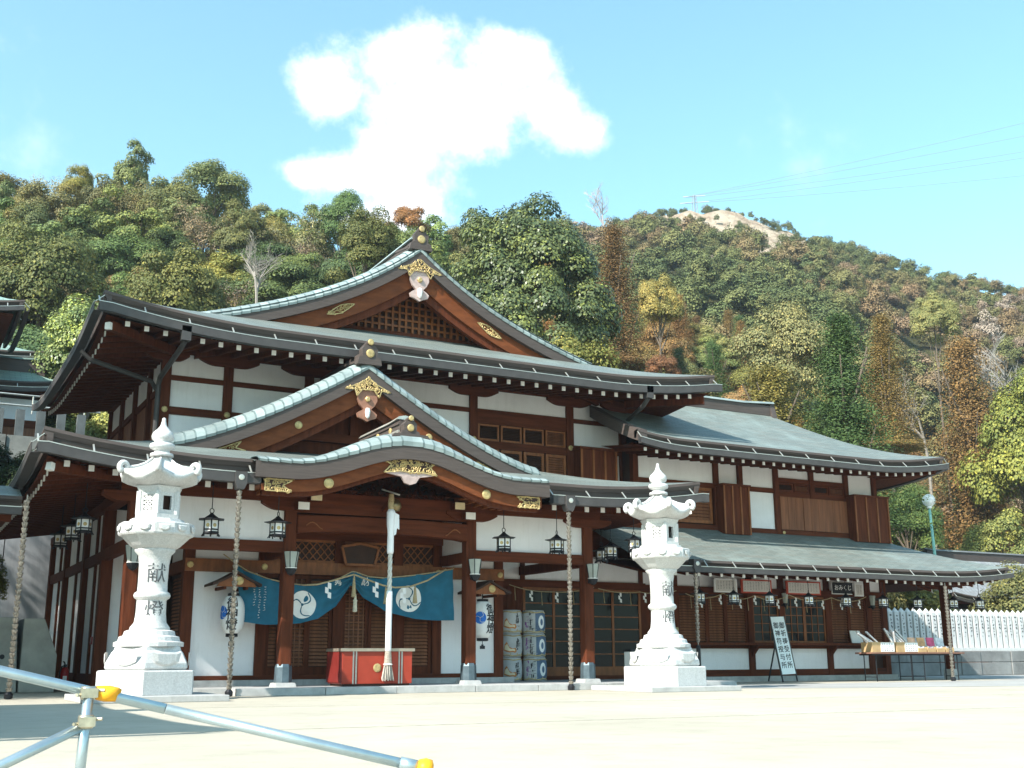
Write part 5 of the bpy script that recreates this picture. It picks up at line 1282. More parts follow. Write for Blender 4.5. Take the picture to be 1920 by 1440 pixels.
# counter things
cb = thing('counter_display', 'small white display stand on the office counter, left of the sales table', 'display stand', (25.4, 25.7, 1.06)); obj('card', MB().add([(25.2,25.60,1.06),(25.65,25.60,1.06),(25.62,25.72,1.42),(25.23,25.72,1.42),(25.2,25.63,1.06),(25.65,25.63,1.06),(25.62,25.74,1.42),(25.23,25.74,1.42)], [(0,1,2,3),(4,7,6,5),(0,4,5,1),(1,5,6,2),(2,6,7,3),(3,7,4,0)]), paper, cb); obj('strut', MB().bar((25.42,25.73,1.35),(25.42,25.84,1.06),.03), woodo, cb)
cb = thing('cardboard_carton', 'brown cardboard carton on the ledge behind the right stone lantern', 'carton', (18.55, 25.55, .9)); obj('carton_body', MB().box(18.25, 18.78, 25.45, 25.82, .15, 1.45), straw, cb, bevel=.01); obj('carton_flap', MB().box(18.25, 18.78, 25.43, 25.45, 1.25, 1.44), straw, cb)

# ================================================================== SALES TABLE
tb = thing('folding_table', 'long folding table with a brown top set out at the office corner', 'table', (25.9, 24.0, 0))
obj('table_top', MB().box(24.0, 27.7, 23.72, 24.32, .74, .785), mat('table_laminate', (.20, .10, .07), .5, .2, 4), tb, bevel=.006); obj('apron', MB().box(24.1, 27.6, 23.78, 24.26, .70, .74), blackm, tb)
for x in (24.25, 25.6, 26.1, 27.45):
    for y in (23.8, 24.24): obj('leg', MB().tube([(x, y, 0), (x, y, .71)], .016, 6), blackm, tb)
    obj('leg_brace', MB().bar((x, 23.8, .12), (x, 24.24, .12), .02), blackm, tb)
card = mat('cardboard', (.45, .30, .15), .85, .15, 4); cello = mat('cellophane_wrapped', (.52, .50, .50), .15, .3, 16, spec=.8)
for k, (x0, x1, tilt, lb) in enumerate(((24.15, 25.0, -.5, 'cardboard carton with white notice and wrapped arrows, left end of the sales table'), (25.08, 25.92, -.25, 'cardboard carton with white notice and wrapped arrows, second on the sales table'))):
    t = thing('arrow_carton', lb, 'carton', ((x0+x1)/2, 24, .785), 0, 'cartons of wrapped arrows on the sales table')
    b = obj('carton_body', MB().box(x0, x1, 23.80, 24.22, .785, 1.06), card, t); obj('notice_sheet', MB().box(x0+.32, x1-.02, 23.79, 23.80, .80, 1.05), paper, t)
    rnd = random.Random(k+5); mb = MB()
    for i in range(4):
        for j in range(5): q = x0+.38+j*.09; mb.box(q-.025, q+.02*rnd.random()+.005, 23.784, 23.79, .83+i*.055, .84+i*.055+.02*rnd.random())
    o = obj('small_lettering', mb, nb, b); o['kind'] = 'stuff'
    for j in range(7 if k else 4):
        xx = x0+.08+j*(.1 if k else .13); tp = (xx+tilt+rnd.uniform(-.12, .05)*(1+k), 24.0+rnd.uniform(-.1, .1), 1.06+rnd.uniform(.22, .42)); obj('wrapped_arrow', MB().bar((xx, 24.0, 1.0), tp, .05, .04), cello, t)
for k, (x, c, lb) in enumerate(((26.05, (.72, .42, .28), 'upright card with an orange top on the sales table'), (26.42, (.62, .34, .16), 'upright picture card with a tan design on the sales table'), (26.80, (.62, .10, .20), 'upright pink and red card on the sales table'), (27.18, (.66, .66, .68), 'upright pale grey card at the right of the sales table'))):
    t = thing('display_card', lb, 'display card', (x, 24.1, .785), 0, 'cards propped on the sales table')
    obj('card', MB().add([(x-.15,24.08,.79),(x+.15,24.08,.79),(x+.15,24.16,1.20),(x-.15,24.16,1.20),(x-.15,24.10,.79),(x+.15,24.10,.79),(x+.15,24.18,1.20),(x-.15,24.18,1.20)], [(0,1,2,3),(4,7,6,5),(0,4,5,1),(1,5,6,2),(2,6,7,3),(3,7,4,0)]), mat('card_%d' % k, c, .5, .3, 7), t); obj('easel', MB().bar((x, 24.16, 1.1), (x, 24.28, .79), .02), woodd, t)
for k in range(4):
    x = 26.05+k*.37; t = thing('sale_tray', 'small open cardboard tray of charms on the sales table, %s from the left' % ('first','second','third','fourth')[k], 'tray', (x, 23.85, .785), 0, 'trays of charms on the sales table')
    obj('tray', MB().box(x-.16, x+.16, 23.76, 24.0, .785, .80).box(x-.16, x+.16, 23.76, 23.775, .80, .90).box(x-.16, x-.145, 23.776, 24.0, .80, .93).box(x+.145, x+.16, 23.776, 24.0, .80, .93), card, t); obj('charm_packets', MB().prism([(x-.13,.80),(x+.13,.80),(x+.10,.95),(x-.02,.90),(x-.10,.96)], 23.80, 23.96), cello if k % 2 else paper, t)
# fire extinguisher
fx = thing('fire_extinguisher', 'red fire extinguisher by the shaded side wall, left of the stone lantern', 'fire extinguisher', (3.55, 26.9, 0))
rede = mat('extinguisher_red', (.35, .02, .02), .3, .1, 5); obj('cylinder', MB().lathe([(.085,.0),(.09,.02),(.09,.40),(.06,.47),(.03,.49)], (3.55, 26.9, .02), 14), rede, fx, smooth=True); obj('valve', MB().box(3.52, 3.58, 26.85, 26.93, .50, .56), blackm, fx); obj('hose', MB().tube([(3.55,26.86,.54),(3.48,26.83,.52),(3.44,26.82,.40),(3.45,26.82,.2)], .014, 6), blackm, fx); obj('label', MB().box(3.51, 3.59, 26.808, 26.815, .12, .32), paper, fx); obj('handle', MB().bar((3.55,26.9,.56),(3.50,26.8,.62),.02), blackm, fx)
es = thing('extinguisher_sign', 'small red sign with white characters on the shaded side wall', 'sign', (4.04, 27.0, 1.1)); bd = obj('plate', MB().box(4.03, 4.05, 26.75, 27.25, .98, 1.14), rede, es)
me = text_mesh('消火器', .13); map_mesh(me, lambda a, b, c: (4.026, 27.0-a, 1.06+b)); me.materials.append(paper); link('lettering', me, bd)
# ================================================================== NEIGHBOURING BUILDINGS
def simple_hall(name, label, cat, x0, x1, y0, y1, zb, ze, over, rise, rm, ridge_axis='X', bays=5, group=None, hipped=True):
    """hall with hipped roof: roof (> ridge), fascia, gutter, posts, rails and plaster panels on the front and right side"""
    t = thing(name, label, cat, ((x0+x1)/2, (y0+y1)/2, zb), 0, group)
    ex0, ex1, ey0, ey1 = x0-over, x1+over, y0-over, y1+over; hy = (ey1-ey0)/2; yc = (ey0+ey1)/2
    def f(s): return ze+rise*(.55*(s/hy)+.45*(s/hy)**2)
    def lf_(x, y): d = min(math.hypot(x-a, y-b) for a in (ex0, ex1) for b in (ey0, ey1)); return .25*max(0, 1-d/2.5)**2
    mb = MB(); inset = hy*.8
    for sd in (0, 1):
        P = []; UV = []
        for i in range(11):
            s = hy*i/10; k = inset*i/10; y = ey0+s if sd == 0 else ey1-s; xs = lin(ex0+k, ex1-k, 41); P.append([(x, y, f(s)+lf_(x, y)) for x in xs]); UV.append([(x, s*1.2) for x in xs])
        mb.grid(P, UV); P = []; UV = []
        for i in range(11):
            s = hy*i/10; k = inset*i/10; x = ex0+k if sd == 0 else ex1-k; ys = lin(ey0+s, ey1-s, 25); P.append([(x, y, f(s)+lf_(x, y)) for y in ys]); UV.append([(y, s*1.2) for y in ys])
        mb.grid(P, UV)
    r = obj('roof', mb, rm, t, smooth=True); rt = ze+rise
    obj('ridge', MB().box(ex0+inset-.3, ex1-inset+.3, yc-.2, yc+.2, rt-.15, rt+.35), edge, r); obj('ridge_cap', MB().sweep([(ex0+inset-.5, yc, rt+.42), (ex0+inset+.4, yc, rt+.35), (ex1-inset-.4, yc, rt+.35), (ex1-inset+.5, yc, rt+.42)], (0,1), [(-.26,0),(-.2,.08),(0,.12),(.2,.08),(.26,0)]), rm, r)
    obj('ridge_end_ornament', MB().prism([(yc-.35, rt-.35),(yc-.25, rt+.2),(yc-.12, rt+.5),(yc+.12, rt+.5),(yc+.25, rt+.2),(yc+.35, rt-.35)], ex1-inset+.3, ex1-inset+.5, 'YZ'), edge, r)
    e = [(x, ey0, ze+lf_(x, ey0)) for x in lin(ex0, ex1, 31)]; eave_fascia(t, e, (0,-1), .24); gutter(t, e, (0,-1), top=-.25, h=.14, w=.14, step=1.4)
    e = [(ex1, y, ze+lf_(ex1, y)) for y in lin(ey0, ey1, 25)]; eave_fascia(t, e, (1,0), .24); gutter(t, e, (1,0), top=-.25, h=.14, w=.14, step=1.4)
    obj('soffit', MB().box(ex0+.3, ex1-.3, ey0+.3, ey1-.3, ze-.28, ze-.20), wood, t)
    obj('wall_core', MB().box(x0+.06, x1-.06, y0+.06, y1-.06, zb, ze-.2), woodd, t); H = ze-.2-zb
    for i in range(bays+1): x = lerp(x0, x1, i/bays); obj('post', MB().box(x-.1, x+.1, y0-.05, y0+.12, zb, ze-.25), wood, t)
    for i in range(bays):
        a, b = lerp(x0, x1, i/bays)+.1, lerp(x0, x1, (i+1)/bays)-.1
        obj('plaster_panel', MB().box(a, b, y0+.01, y0+.06, zb+H*.62, zb+H*.9), plaster, t); obj('rail', MB().box(a, b, y0-.03, y0+.06, zb+H*.52, zb+H*.62), woodh, t); obj('plaster_panel', MB().box(a, b, y0+.012, y0+.06, zb+.2, zb+H*.52), plaster if i % 2 else woodp, t)
    for i in range(4): y = lerp(y0, y1, i/3); obj('post', MB().box(x1-.06, x1+.05, y-.1+(.11 if i == 0 else 0), y+.1, zb, ze-.26), wood, t)
    for i in range(3): a, b = lerp(y0, y1, i/3)+.11, lerp(y0, y1, (i+1)/3)-.1; obj('plaster_panel', MB().box(x1-.07, x1+.0, a, b, zb+H*.5, zb+H*.92), plaster, t); obj('rail', MB().box(x1-.07, x1+.03, a, b, zb+H*.42, zb+H*.5), wood, t)
    return t
# hall just out of view on the left, whose eave and gutter shade the paving
simple_hall('side_hall', 'low timber hall left of the forecourt whose roof shadow falls on the paving', 'hall', -13.5, -3.3, 10.5, 16.0, 0, 4.2, 1.3, 2.3, roofm)
# halls on the upper terrace
terr = mat('terrace_stone', (.22, .22, .20), .9, .3, 1.5, .4, 8, dirt=.4)
tw = thing('terrace_wall', 'mossy stone retaining wall of the upper terrace at the left edge', 'retaining wall', (-6, 39, 0))
for r_ in range(9):
    x = -20.0-(r_ % 2)*.5
    while x < 5.6: obj('wall_stone', MB().box(x+.02, min(x+1.18, 5.8), 39+.05*((r_*7+int(x)) % 3), 39.6, r_*.85+.015, (r_+1)*.85-.015), terr, tw); x += 1.2
obj('terrace_fill', MB().box(-20, 5.8, 39.6, 62, 0, 7.68), terr, tw)
simple_hall('upper_shrine', 'shrine hall with green ridged roof on the upper terrace, behind the left eave', 'shrine hall', -9, 4.1, 48.6, 55, 7.68, 12.5, 1.0, 1.9, roofg)
simple_hall('terrace_pavilion', 'green-roofed pavilion cut by the left picture edge, high on the terrace', 'pavilion', -9, 2.0, 41.5, 45.5, 7.68, 12.3, 1.05, 2.2, roofg, bays=4)
simple_hall('terrace_gallery', 'low white-walled gallery with swept green roof on the terrace, left edge', 'gallery', -7, 4.5, 45.9, 47.6, 7.68, 10.75, .75, .85, roofg)
shade_stone = mat('shade_dark_post_stone', (.11, .12, .12), .9, .25, 3, .2, 20)  # shade on the terrace posts is put into this darker stone colour
fe = thing('terrace_fence', 'row of short posts coloured dark for shade, with a steel rail along the terrace edge', 'fence', (0, 39.2, 7.65))
k = 0; x = -8.0
while x < 5.6: obj('fence_post', MB().box(x-.13, x+.13, 39.1, 39.35, 7.6, 8.5), shade_stone, fe); x += .62
obj('rail', MB().tube([(-8.1, 39.22, 8.65), (5.6, 39.22, 8.65)], .035, 6), lipm, fe); obj('rail', MB().tube([(-8.1, 39.22, 9.0), (5.6, 39.22, 9.0)], .03, 6), lipm, fe)
for q in range(9): x = -7.7+q*1.6; obj('rail_post', MB().tube([(x, 39.22, 8.4), (x, 39.22, 9.02)], .025, 6), lipm, fe)
# roofed corridor at the left edge
cr = thing('corridor_roof', 'low roofed corridor reaching in from the left edge under the hall eave', 'corridor', (-2, 24.5, 0))
P = [[(x, y, z) for x in lin(-6, 2.02, 15)] for y, z in ((22.9,3.60),(23.6,3.82),(24.6,4.02),(25.6,3.82),(26.3,3.60))]
obj('roof', MB().grid(P, [[(p[0], p[1]) for p in r] for r in P]), roofm, cr, smooth=True)
e = [(x, 22.9, 3.60) for x in lin(-6, 2.02, 9)]; eave_fascia(cr, e, (0,-1), .2); gutter(cr, e, (0,-1), top=-.21, h=.13, w=.13)
obj('soffit', MB().box(-6, 1.95, 23.1, 26.1, 3.36, 3.42), wood, cr)
for x in (-5.5, -2.8, -.2):
    for y in (23.4, 25.8): obj('post', MB().box(x-.09, x+.09, y-.09, y+.09, 0, 3.36), wood, cr)
obj('beam', MB().box(-6, 1.9, 23.32, 23.48, 3.18, 3.36), woodh, cr); obj('brace', MB().bar((-.2, 23.4, 2.2), (1.3, 23.4, 3.2), .1), wood, cr)
# concrete works left of the hall
cw = thing('concrete_block', 'weathered concrete parapet block with a drain hole, left of the hall', 'concrete wall', (2.2, 26.5, 0))
obj('block', MB().add([(-1.2,26.2,0),(2.55,26.2,0),(2.55,28.6,0),(-1.2,28.6,0),(-1.2,26.2,1.50),(2.45,26.2,1.52),(2.45,28.6,1.52),(-1.2,28.6,1.5)], [(0,3,2,1),(4,5,6,7),(0,1,5,4),(1,2,6,5),(2,3,7,6),(3,0,4,7)]), conc, cw, bevel=.02)
obj('block', MB().add([(2.58,26.2,0),(3.28,26.2,0),(3.28,28.6,0),(2.58,28.6,0),(2.58,26.2,1.50),(2.98,26.2,1.50),(2.98,28.6,1.5),(2.58,28.6,1.5),(3.28,26.2,.75),(3.28,28.6,.75)], [(0,1,8,5,4),(3,7,6,9,2),(4,5,6,7),(5,8,9,6),(1,2,9,8),(0,4,7,3),(0,3,2,1)]), conc, cw, bevel=.02)
obj('drain_hole', MB().tube([(2.22, 26.195, .72), (2.22, 26.22, .72)], .05, 12), ink, cw)
cw = thing('concrete_wall', 'tall grey concrete retaining wall behind the left side of the hall', 'retaining wall', (2, 36.5, 0))
x = -6.0
while x < 4.6: obj('wall_panel', MB().box(x+.01, x+1.75, 36.3, 36.8, 0, 4.6), cgrey, cw); x += 1.77
dr = thing('drain_channel', 'dark steel drain grating beside the foot of the left concrete block', 'drain', (1.4, 25.6, 0)); obj('grating_frame', MB().box(.2, 2.3, 25.5, 25.9, .004, .03), blackm, dr)
for k in range(10): obj('grate_bar', MB().box(.3+k*.2, .4+k*.2, 25.52, 25.88, .03, .045), gutm, dr)
# right-hand side: stone wall, inscribed stone fence, tiled building, lamp post
sw = thing('stone_base_wall', 'dark stone base wall under the inscribed fence, right edge', 'stone wall', (38, 30, 0))
dstone = mat('dark_wall_stone', (.20, .20, .195), .9, .35, 1.2, .5, 7, dirt=.5)
rnd = random.Random(4); x = 29.5
while x < 52:
    L = rnd.uniform(.9, 1.7); z = 0
    for hh in (.46, .40): obj('wall_stone', MB().box(x+.012, x+L-.012, 29.55+rnd.uniform(0, .05), 30.5, z+.01, z+hh-.006), dstone, sw, bevel=.02); z += hh
    x += L
tf = thing('inscribed_stone_fence', 'row of pale pointed stone fence posts carved with donor names, right edge', 'stone fence', (38, 30, .86))
obj('base_rail', MB().box(29.6, 52, 29.75, 30.25, .865, .98), granite, tf)
me = MB(); me.add([(-.105,-.08,0),(.105,-.08,0),(.105,.08,0),(-.105,.08,0),(-.105,-.08,1.24),(.105,-.08,1.24),(.105,.08,1.24),(-.105,.08,1.24),(0,0,1.40)], [(0,3,2,1),(0,1,5,4),(1,2,6,5),(2,3,7,6),(3,0,4,7),(4,5,8),(5,6,8),(6,7,8),(7,4,8)]); pm = me.mesh('fence_post'); fixn(pm); pm.materials.append(granite)
ims = []
for v in range(3):
    rn = random.Random(v); mb = MB()
    for k in range(6):
        z = 1.08-k*.13
        for q in range(4): a = rn.uniform(-.05, .03); h = z+rn.uniform(-.04, .04); mb.box(a, a+rn.choice((.012, .05)), -.084, -.079, h, h+rn.choice((.012, .045)))
    im = mb.mesh('inscription'); im.materials.append(ink); ims.append(im)
x = 29.8; k = 0
while x < 51.8:
    o = link('fence_post', pm, tf, world=True); o.location = (x, 30.0, .98); i_ = link('inscription', ims[k % 3], o, world=False); i_['kind'] = 'stuff'; x += .31; k += 1
rb_ = simple_hall('tiled_building', 'low building with a pale grey tiled roof behind the stone fence, right edge', 'building', 50.2, 70, 43.5, 51, 0, 3.7, 1.4, 2.6, tilem, bays=8)
lp_ = thing('lamp_post', 'pale green lamp post with a round glass globe, in front of the trees', 'lamp post', (42.8, 37.6, 0))
lpg = mat('lamp_post_green', (.22, .46, .42), .4, .1, 4); obj('pole', MB().tube([(42.8,37.6,0),(42.62,37.6,3),(42.45,37.6,7.4)], [.09,.075,.06], 10), lpg, lp_)
gl = bpy.data.materials.new('globe_glass'); gl.use_nodes = True; bs = gl.node_tree.nodes['Principled BSDF']; bs.inputs['Base Color'].default_value = (.85, .87, .87, 1); bs.inputs['Roughness'].default_value = .15; bs.inputs['Alpha'].default_value = .55
obj('globe', MB().lathe([(.30*math.sin(a), 7.78-.30*math.cos(a)) for a in lin(.25, 3.12, 17)], (42.45, 37.6, 0), 20), gl, lp_, smooth=True)
obj('lamp_cap', MB().lathe([(.10,7.40),(.12,7.44),(.10,7.52),(.03,7.54)], (42.45, 37.6, 0), 12), whitep, lp_); obj('bulb', MB().lathe([(.03,7.5),(.06,7.62),(.07,7.75),(.04,7.84)], (42.45, 37.6, 0), 10), paper, lp_, smooth=True)
rh = thing('road_plate', 'thin dark steel cover set in the forecourt at the right', 'drain cover', (27, 19.5, 0)); obj('cover_plate', MB().box(26.2, 28.1, 19.3, 19.6, .005, .022), blackm, rh); obj('cover_rim', MB().box(26.15, 28.15, 19.25, 19.65, .0045, .014), gutm, rh)

# ================================================================== SCAFFOLD RAIL IN THE FOREGROUND
galv = mat('galvanised_steel', (.42, .50, .53), .30, .10, 9, .05, 60, metal=.75); cap = mat('orange_plastic', (.80, .36, .02), .45, .12, 8)
clampm = mat('zinc_clamp', (.46, .42, .32), .35, .35, 14, metal=.8)
sr = thing('scaffold_barrier', 'galvanised scaffold-tube barrier sloping across the lower left foreground', 'barrier', (.8, 5.4, 0))
A_ = Vector((.30, 5.62, .645)); Cc = Vector((.835, 5.48, .515)); B_ = Vector((2.18, 4.92, .178))
sl_ = (B_-Cc).normalized()
obj('sloping_rail', MB().tube([Cc-sl_*1.9, Cc+sl_*.34], .0228, 20), galv, sr, smooth=True)
obj('sloping_rail', MB().tube([Cc+sl_*.345, B_], .0222, 20), galv, sr, smooth=True)
obj('post', MB().tube([Cc+Vector((-.01,-.05,.02)), Cc+Vector((-.03,-.06,-.515))], .0228, 20), galv, sr, smooth=True)
obj('post', MB().tube([B_+Vector((.0,.02,-.01)), Vector((B_.x, B_.y+.02, 0))], .0243, 16), galv, sr, smooth=True)
b0 = Cc+Vector((-.015,-.055,-.14)); obj('brace', MB().tube([b0, b0+Vector((-.75,.05,-.36))], .0222, 20), galv, sr, smooth=True)
for p in (Cc+Vector((-.01,-.035,-.005)), Cc+Vector((-.015,-.055,-.125))):
    cl_ = obj('clamp', MB().lathe([(.031,-.028),(.034,-.022),(.034,.022),(.031,.028)], tuple(p), 16), clampm, sr, smooth=True)
    obj('clamp_bolt', MB().tube([p+Vector((.03,-.02,.01)), p+Vector((.062,-.035,.01))], .008, 6), clampm, cl_); obj('clamp_bolt', MB().tube([p+Vector((-.03,-.02,-.008)), p+Vector((-.055,-.04,-.008))], .008, 6), clampm, cl_)
    obj('clamp_jaw', MB().bar(p+Vector((-.035,-.028,0)), p+Vector((.035,-.028,0)), .022, .04), clampm, cl_)
cc = Cc+sl_*.06+Vector((0,.0,.008)); mb = MB()
for k in range(4): q = cc+sl_*(.011*k+.0); mb.lathe([(.033,-.03),(.046-.006*(k % 2),-.018),(.052-.01*(k % 2),.0),(.046,.02),(.031,.03)], tuple(q), 12, k)
obj('clamp_cover', mb, cap, sr, smooth=True)
obj('end_cap', MB().tube([B_-sl_*.01, B_+sl_*.02, B_+sl_*.05, B_+sl_*.06], [.033,.046,.044,.024], 14), cap, sr, smooth=True); obj('end_sleeve', MB().tube([B_-sl_*.09, B_-sl_*.01], .0285, 16), galv, sr, smooth=True)
obj('rail_lower', MB().tube([b0+Vector((-.78,.06,-.37)), b0+Vector((-.2,.03,-.375))], .0235, 16), galv, sr, smooth=True)
# ================================================================== WOODED HILLS
CREST = [(-75,88,22.0),(-40,90,24.0),(-3.9,90,27.4),(2.6,92,31.0),(5.7,92,32.2),(8.9,92,33.7),(12.6,90,32.9),(15.9,86,30.3),(19.3,80,27.1),(22.7,78,26.6),(25.3,85,29.0),
         (29.5,140,50.8),(33.2,215,81.5),(35.2,244,96.8),(36.4,254,102.0),(38.9,262,104.8),(40.6,261,102.6),(42.1,258,98.5),(45.0,250,89.0),(47.5,240,80.5),(49.6,235,74.0),(52.0,235,70.5),(54.4,235,67.5),(59.5,235,61.0),(70,230,45),(85,230,35),(120,220,25)]
def crest(az):
    for (a, b) in zip(CREST[:-1], CREST[1:]):
        if a[0] <= az <= b[0]:
            t = (az-a[0])/(b[0]-a[0]); t = t*t*(3-2*t)*.5+t*.5; return (a[1]+(b[1]-a[1])*t, a[2]+(b[2]-a[2])*t)
    return CREST[0][1:] if az < CREST[0][0] else CREST[-1][1:]
def hillz(x, y):
    d = math.hypot(x, y); az = math.degrees(math.atan2(x, y)); dc, h = crest(az)
    d0 = 44 if az < 30 else 44+min(1, (az-30)/12)*10+max(0, min(1, (az-44.5)/4))*32
    if d <= d0: return -.3
    t = (d-d0)/(dc-d0)
    n = 1.2*math.sin(x*.11+1.3)*math.cos(y*.09)+.7*math.sin(x*.27+y*.21)
    if t < 1: return h*(.82*t+.18*t*t*(3-2*t))+n*min(1, t*4)*min(1, (1-t)*5+.25)
    return h*max(.0, 1-.28*(t-1)-.2*(t-1)**2)+n*.3
# ---- hill terrain
def hill_material():
    m = bpy.data.materials.new('hillside_ground'); m.use_nodes = True; n = NT(m.node_tree); b = m.node_tree.nodes['Principled BSDF']
    t = n.node('ShaderNodeTexCoord'); P = t.outputs['Object']
    c = n.ramp(n.noise(P, .12, 8, .65), [(.3, (.055, .045, .025)), (.55, (.075, .075, .030)), (.75, (.11, .09, .045))])
    at = n.node('ShaderNodeAttribute'); at.attribute_name = 'rock'
    rk_ = n.ramp(n.noise(P, .30, 12, .75), [(.34, (.19, .13, .09)), (.43, (.38, .28, .20)), (.56, (.54, .44, .33)), (.72, (.40, .29, .21))])
    rm = n.smooth(n.math('ADD', at.outputs['Fac'], n.math('MULTIPLY', n.math('SUBTRACT', n.noise(P, .16, 6, .65), .5), 1.0)), .42, .58)
    n.link(n.mix(rm, c, rk_), b.inputs['Base Color']); b.inputs['Roughness'].default_value = .95; b.inputs['Specular IOR Level'].default_value = .1
    bp = n.node('ShaderNodeBump'); bp.inputs['Strength'].default_value = .9; bp.inputs['Distance'].default_value = 2.0
    n.link(n.noise(P, .5, 8, .7), bp.inputs['Height']); n.link(bp.outputs[0], b.inputs['Normal']); return m
def rockf(x, y):
    d = math.hypot(x, y); az = math.degrees(math.atan2(x, y))
    r = max(0, 1-math.hypot((az-40.3)/3.1, (d-222)/54)); r = max(r, 1.0*max(0, 1-math.hypot((az-37.0)/3.6, (d-232)/36)), .8*max(0, 1-math.hypot((az-43.0)/1.6, (d-232)/26)))
    return min(1, r*2.1)
mb = MB(); rockv = []; azs = lin(-75, 115, 230); fr_ = [i/60 for i in range(61)]
P = []
for a in azs:
    dc, h = crest(a); row = []
    for q in fr_:
        d = 42+(dc*1.55-42)*q**1.05; x, y = d*math.sin(R_(a)), d*math.cos(R_(a)); rk = rockf(x, y); z = hillz(x, y)
        if rk > 0: z += rk*(.7*math.sin(x*.5+y*.2)+.6*math.sin(y*.6-x*.15)+.7*math.sin(x*1.3)*math.cos(y*1.1))-.8*rk
        row.append((x, y, z)); rockv.append(rk)
    P.append(row)
hill = struct('wooded_hill', mb.grid(P), hill_material(), smooth=True)
at = hill.data.attributes.new('rock', 'FLOAT', 'POINT'); at.data.foreach_set('value', np.array(rockv, float))

# ---- foliage
def leafmat(name, trans=.24, rough=.6, contrast=1.0):
    m = bpy.data.materials.new(name); m.use_nodes = True; n = NT(m.node_tree); b = m.node_tree.nodes['Principled BSDF']
    oi = n.node('ShaderNodeObjectInfo'); at = n.node('ShaderNodeAttribute'); at.attribute_name = 'v'
    v = at.outputs['Fac']
    c = n.mix(1.0, oi.outputs['Color'], n.ramp(v, [(0, (.42, .55, .55)), (.3, (.75, .85, .8)), (.5, (1, 1, 1)), (.85, (1.6*contrast, 1.5*contrast, 1.15)), (1, (2.2*contrast, 1.9*contrast, 1.3))]), 'MULTIPLY')
    hs = n.node('ShaderNodeHueSaturation'); n.link(c, hs.inputs['Color']); n.link(n.math('ADD', .475, n.math('MULTIPLY', oi.outputs['Random'], .05)), hs.inputs['Hue'])
    c = hs.outputs[0]; n.link(c, b.inputs['Base Color']); b.inputs['Roughness'].default_value = rough; b.inputs['Specular IOR Level'].default_value = .22
    tr = n.node('ShaderNodeBsdfTranslucent'); n.link(c, tr.inputs[0]); mx = n.node('ShaderNodeMixShader'); mx.inputs[0].default_value = trans
    n.link(b.outputs[0], mx.inputs[1]); n.link(tr.outputs[0], mx.inputs[2]); n.link(mx.outputs[0], m.node_tree.nodes['Material Output'].inputs[0]); return m
leafm = leafmat('leaves'); leafs = leafmat('speckled_highlight_leaves', .2, .35, 1.25)
bark = mat('bark', (.13, .10, .075), .95, .3, 3, .4, 12); 
def barkobj():
    m = bpy.data.materials.new('bare_branches'); m.use_nodes = True; n = NT(m.node_tree); b = m.node_tree.nodes['Principled BSDF']; oi = n.node('ShaderNodeObjectInfo'); n.link(oi.outputs['Color'], b.inputs['Base Color']); b.inputs['Roughness'].default_value = .9; return m
barem = barkobj()
def quads(name, C, N, S, E, V, m, rng):
    """one mesh of leaf quads: centres, normals, sizes, elongation, per-leaf value"""
    n = len(C); N = N/np.linalg.norm(N, axis=1, keepdims=True); T = rng.normal(size=(n, 3)); T -= (T*N).sum(1, keepdims=True)*N; T /= np.linalg.norm(T, axis=1, keepdims=True); B = np.cross(N, T)
    s = S[:, None]*.5; e = E[:, None] if hasattr(E, '__len__') else E
    co = np.stack([C-T*s-B*s*e*.35, C+B*s*e*-1+T*s*.15, C+T*s+B*s*e*.3, C+B*s*e-T*s*.1], 1).reshape(-1, 3)
    me = bpy.data.meshes.new(name); me.vertices.add(4*n); me.vertices.foreach_set('co', co.astype(np.float32).ravel())
    me.loops.add(4*n); me.loops.foreach_set('vertex_index', np.arange(4*n, dtype=np.int32)); me.polygons.add(n)
    me.polygons.foreach_set('loop_start', np.arange(0, 4*n, 4, dtype=np.int32)); me.polygons.foreach_set('loop_total', np.full(n, 4, np.int32))
    me.update(calc_edges=True); a = me.attributes.new('v', 'FLOAT', 'FACE'); a.data.foreach_set('value', V.astype(np.float32)); me.materials.append(m); return me
def lobes_pts(rng, K, per, rl, flat=1.0, low=-.45, core=.33, jit=.25):
    """leaf positions on clumps spread over a crown of unit width and height, z from 0 to 1"""
    C = []; N = []; V = []
    k = 0; cents = []; BD = rng.normal(size=(6, 3)); BD /= np.linalg.norm(BD, axis=1, keepdims=True); BA = rng.uniform(-.55, .45, 6)
    while k < K:
        d = rng.normal(size=3); d /= np.linalg.norm(d)
        if d[2] < low: continue
        rr = core*(1+rng.uniform(-jit, jit*.4))*(1+np.clip((BA*np.exp(-(1-BD @ d)*5)).sum(), -.45, .30)); c = d*rr; r = rng.uniform(*rl); cents.append((c, r, d)); k += 1
    for c, r, d in cents:
        n = int(per*(r/rl[1])**2); u = rng.normal(size=(n, 3)); u /= np.linalg.norm(u, axis=1, keepdims=True); u[:, 2] = np.where(u[:, 2] < -.3, -u[:, 2]*.6, u[:, 2])
        sh = rng.uniform(.80, 1.03, size=(n, 1))+rng.uniform(-.06, .10, size=(n, 1)); p = c+u*sh*r*np.array([1, 1, flat]); C.append(p)
        N.append(u*1.0+d*.25+rng.normal(size=(n, 3))*.33+np.array([0, 0, .45])); lv = rng.uniform(.30, .66); V.append(np.clip(lv+rng.normal(size=n)*.12+(rng.random(n) < .14)*.34, 0, 1))  # some leaves raised to pale values: glossy highlights painted into the colour
    C = np.concatenate(C); N = np.concatenate(N); V = np.concatenate(V)
    C[:, 2] = (C[:, 2]+.42)/.92; return C, N, V
def crown_broad(seed, K=44, per=1150, rl=(.085, .175), leaf=.018, m=None, **kw):
    rng = np.random.default_rng(seed); C, N, V = lobes_pts(rng, K, per, rl, **kw)
    return quads('crown', C, N, leaf*rng.uniform(.7, 1.35, len(C)), .75, V, m or leafm, rng)
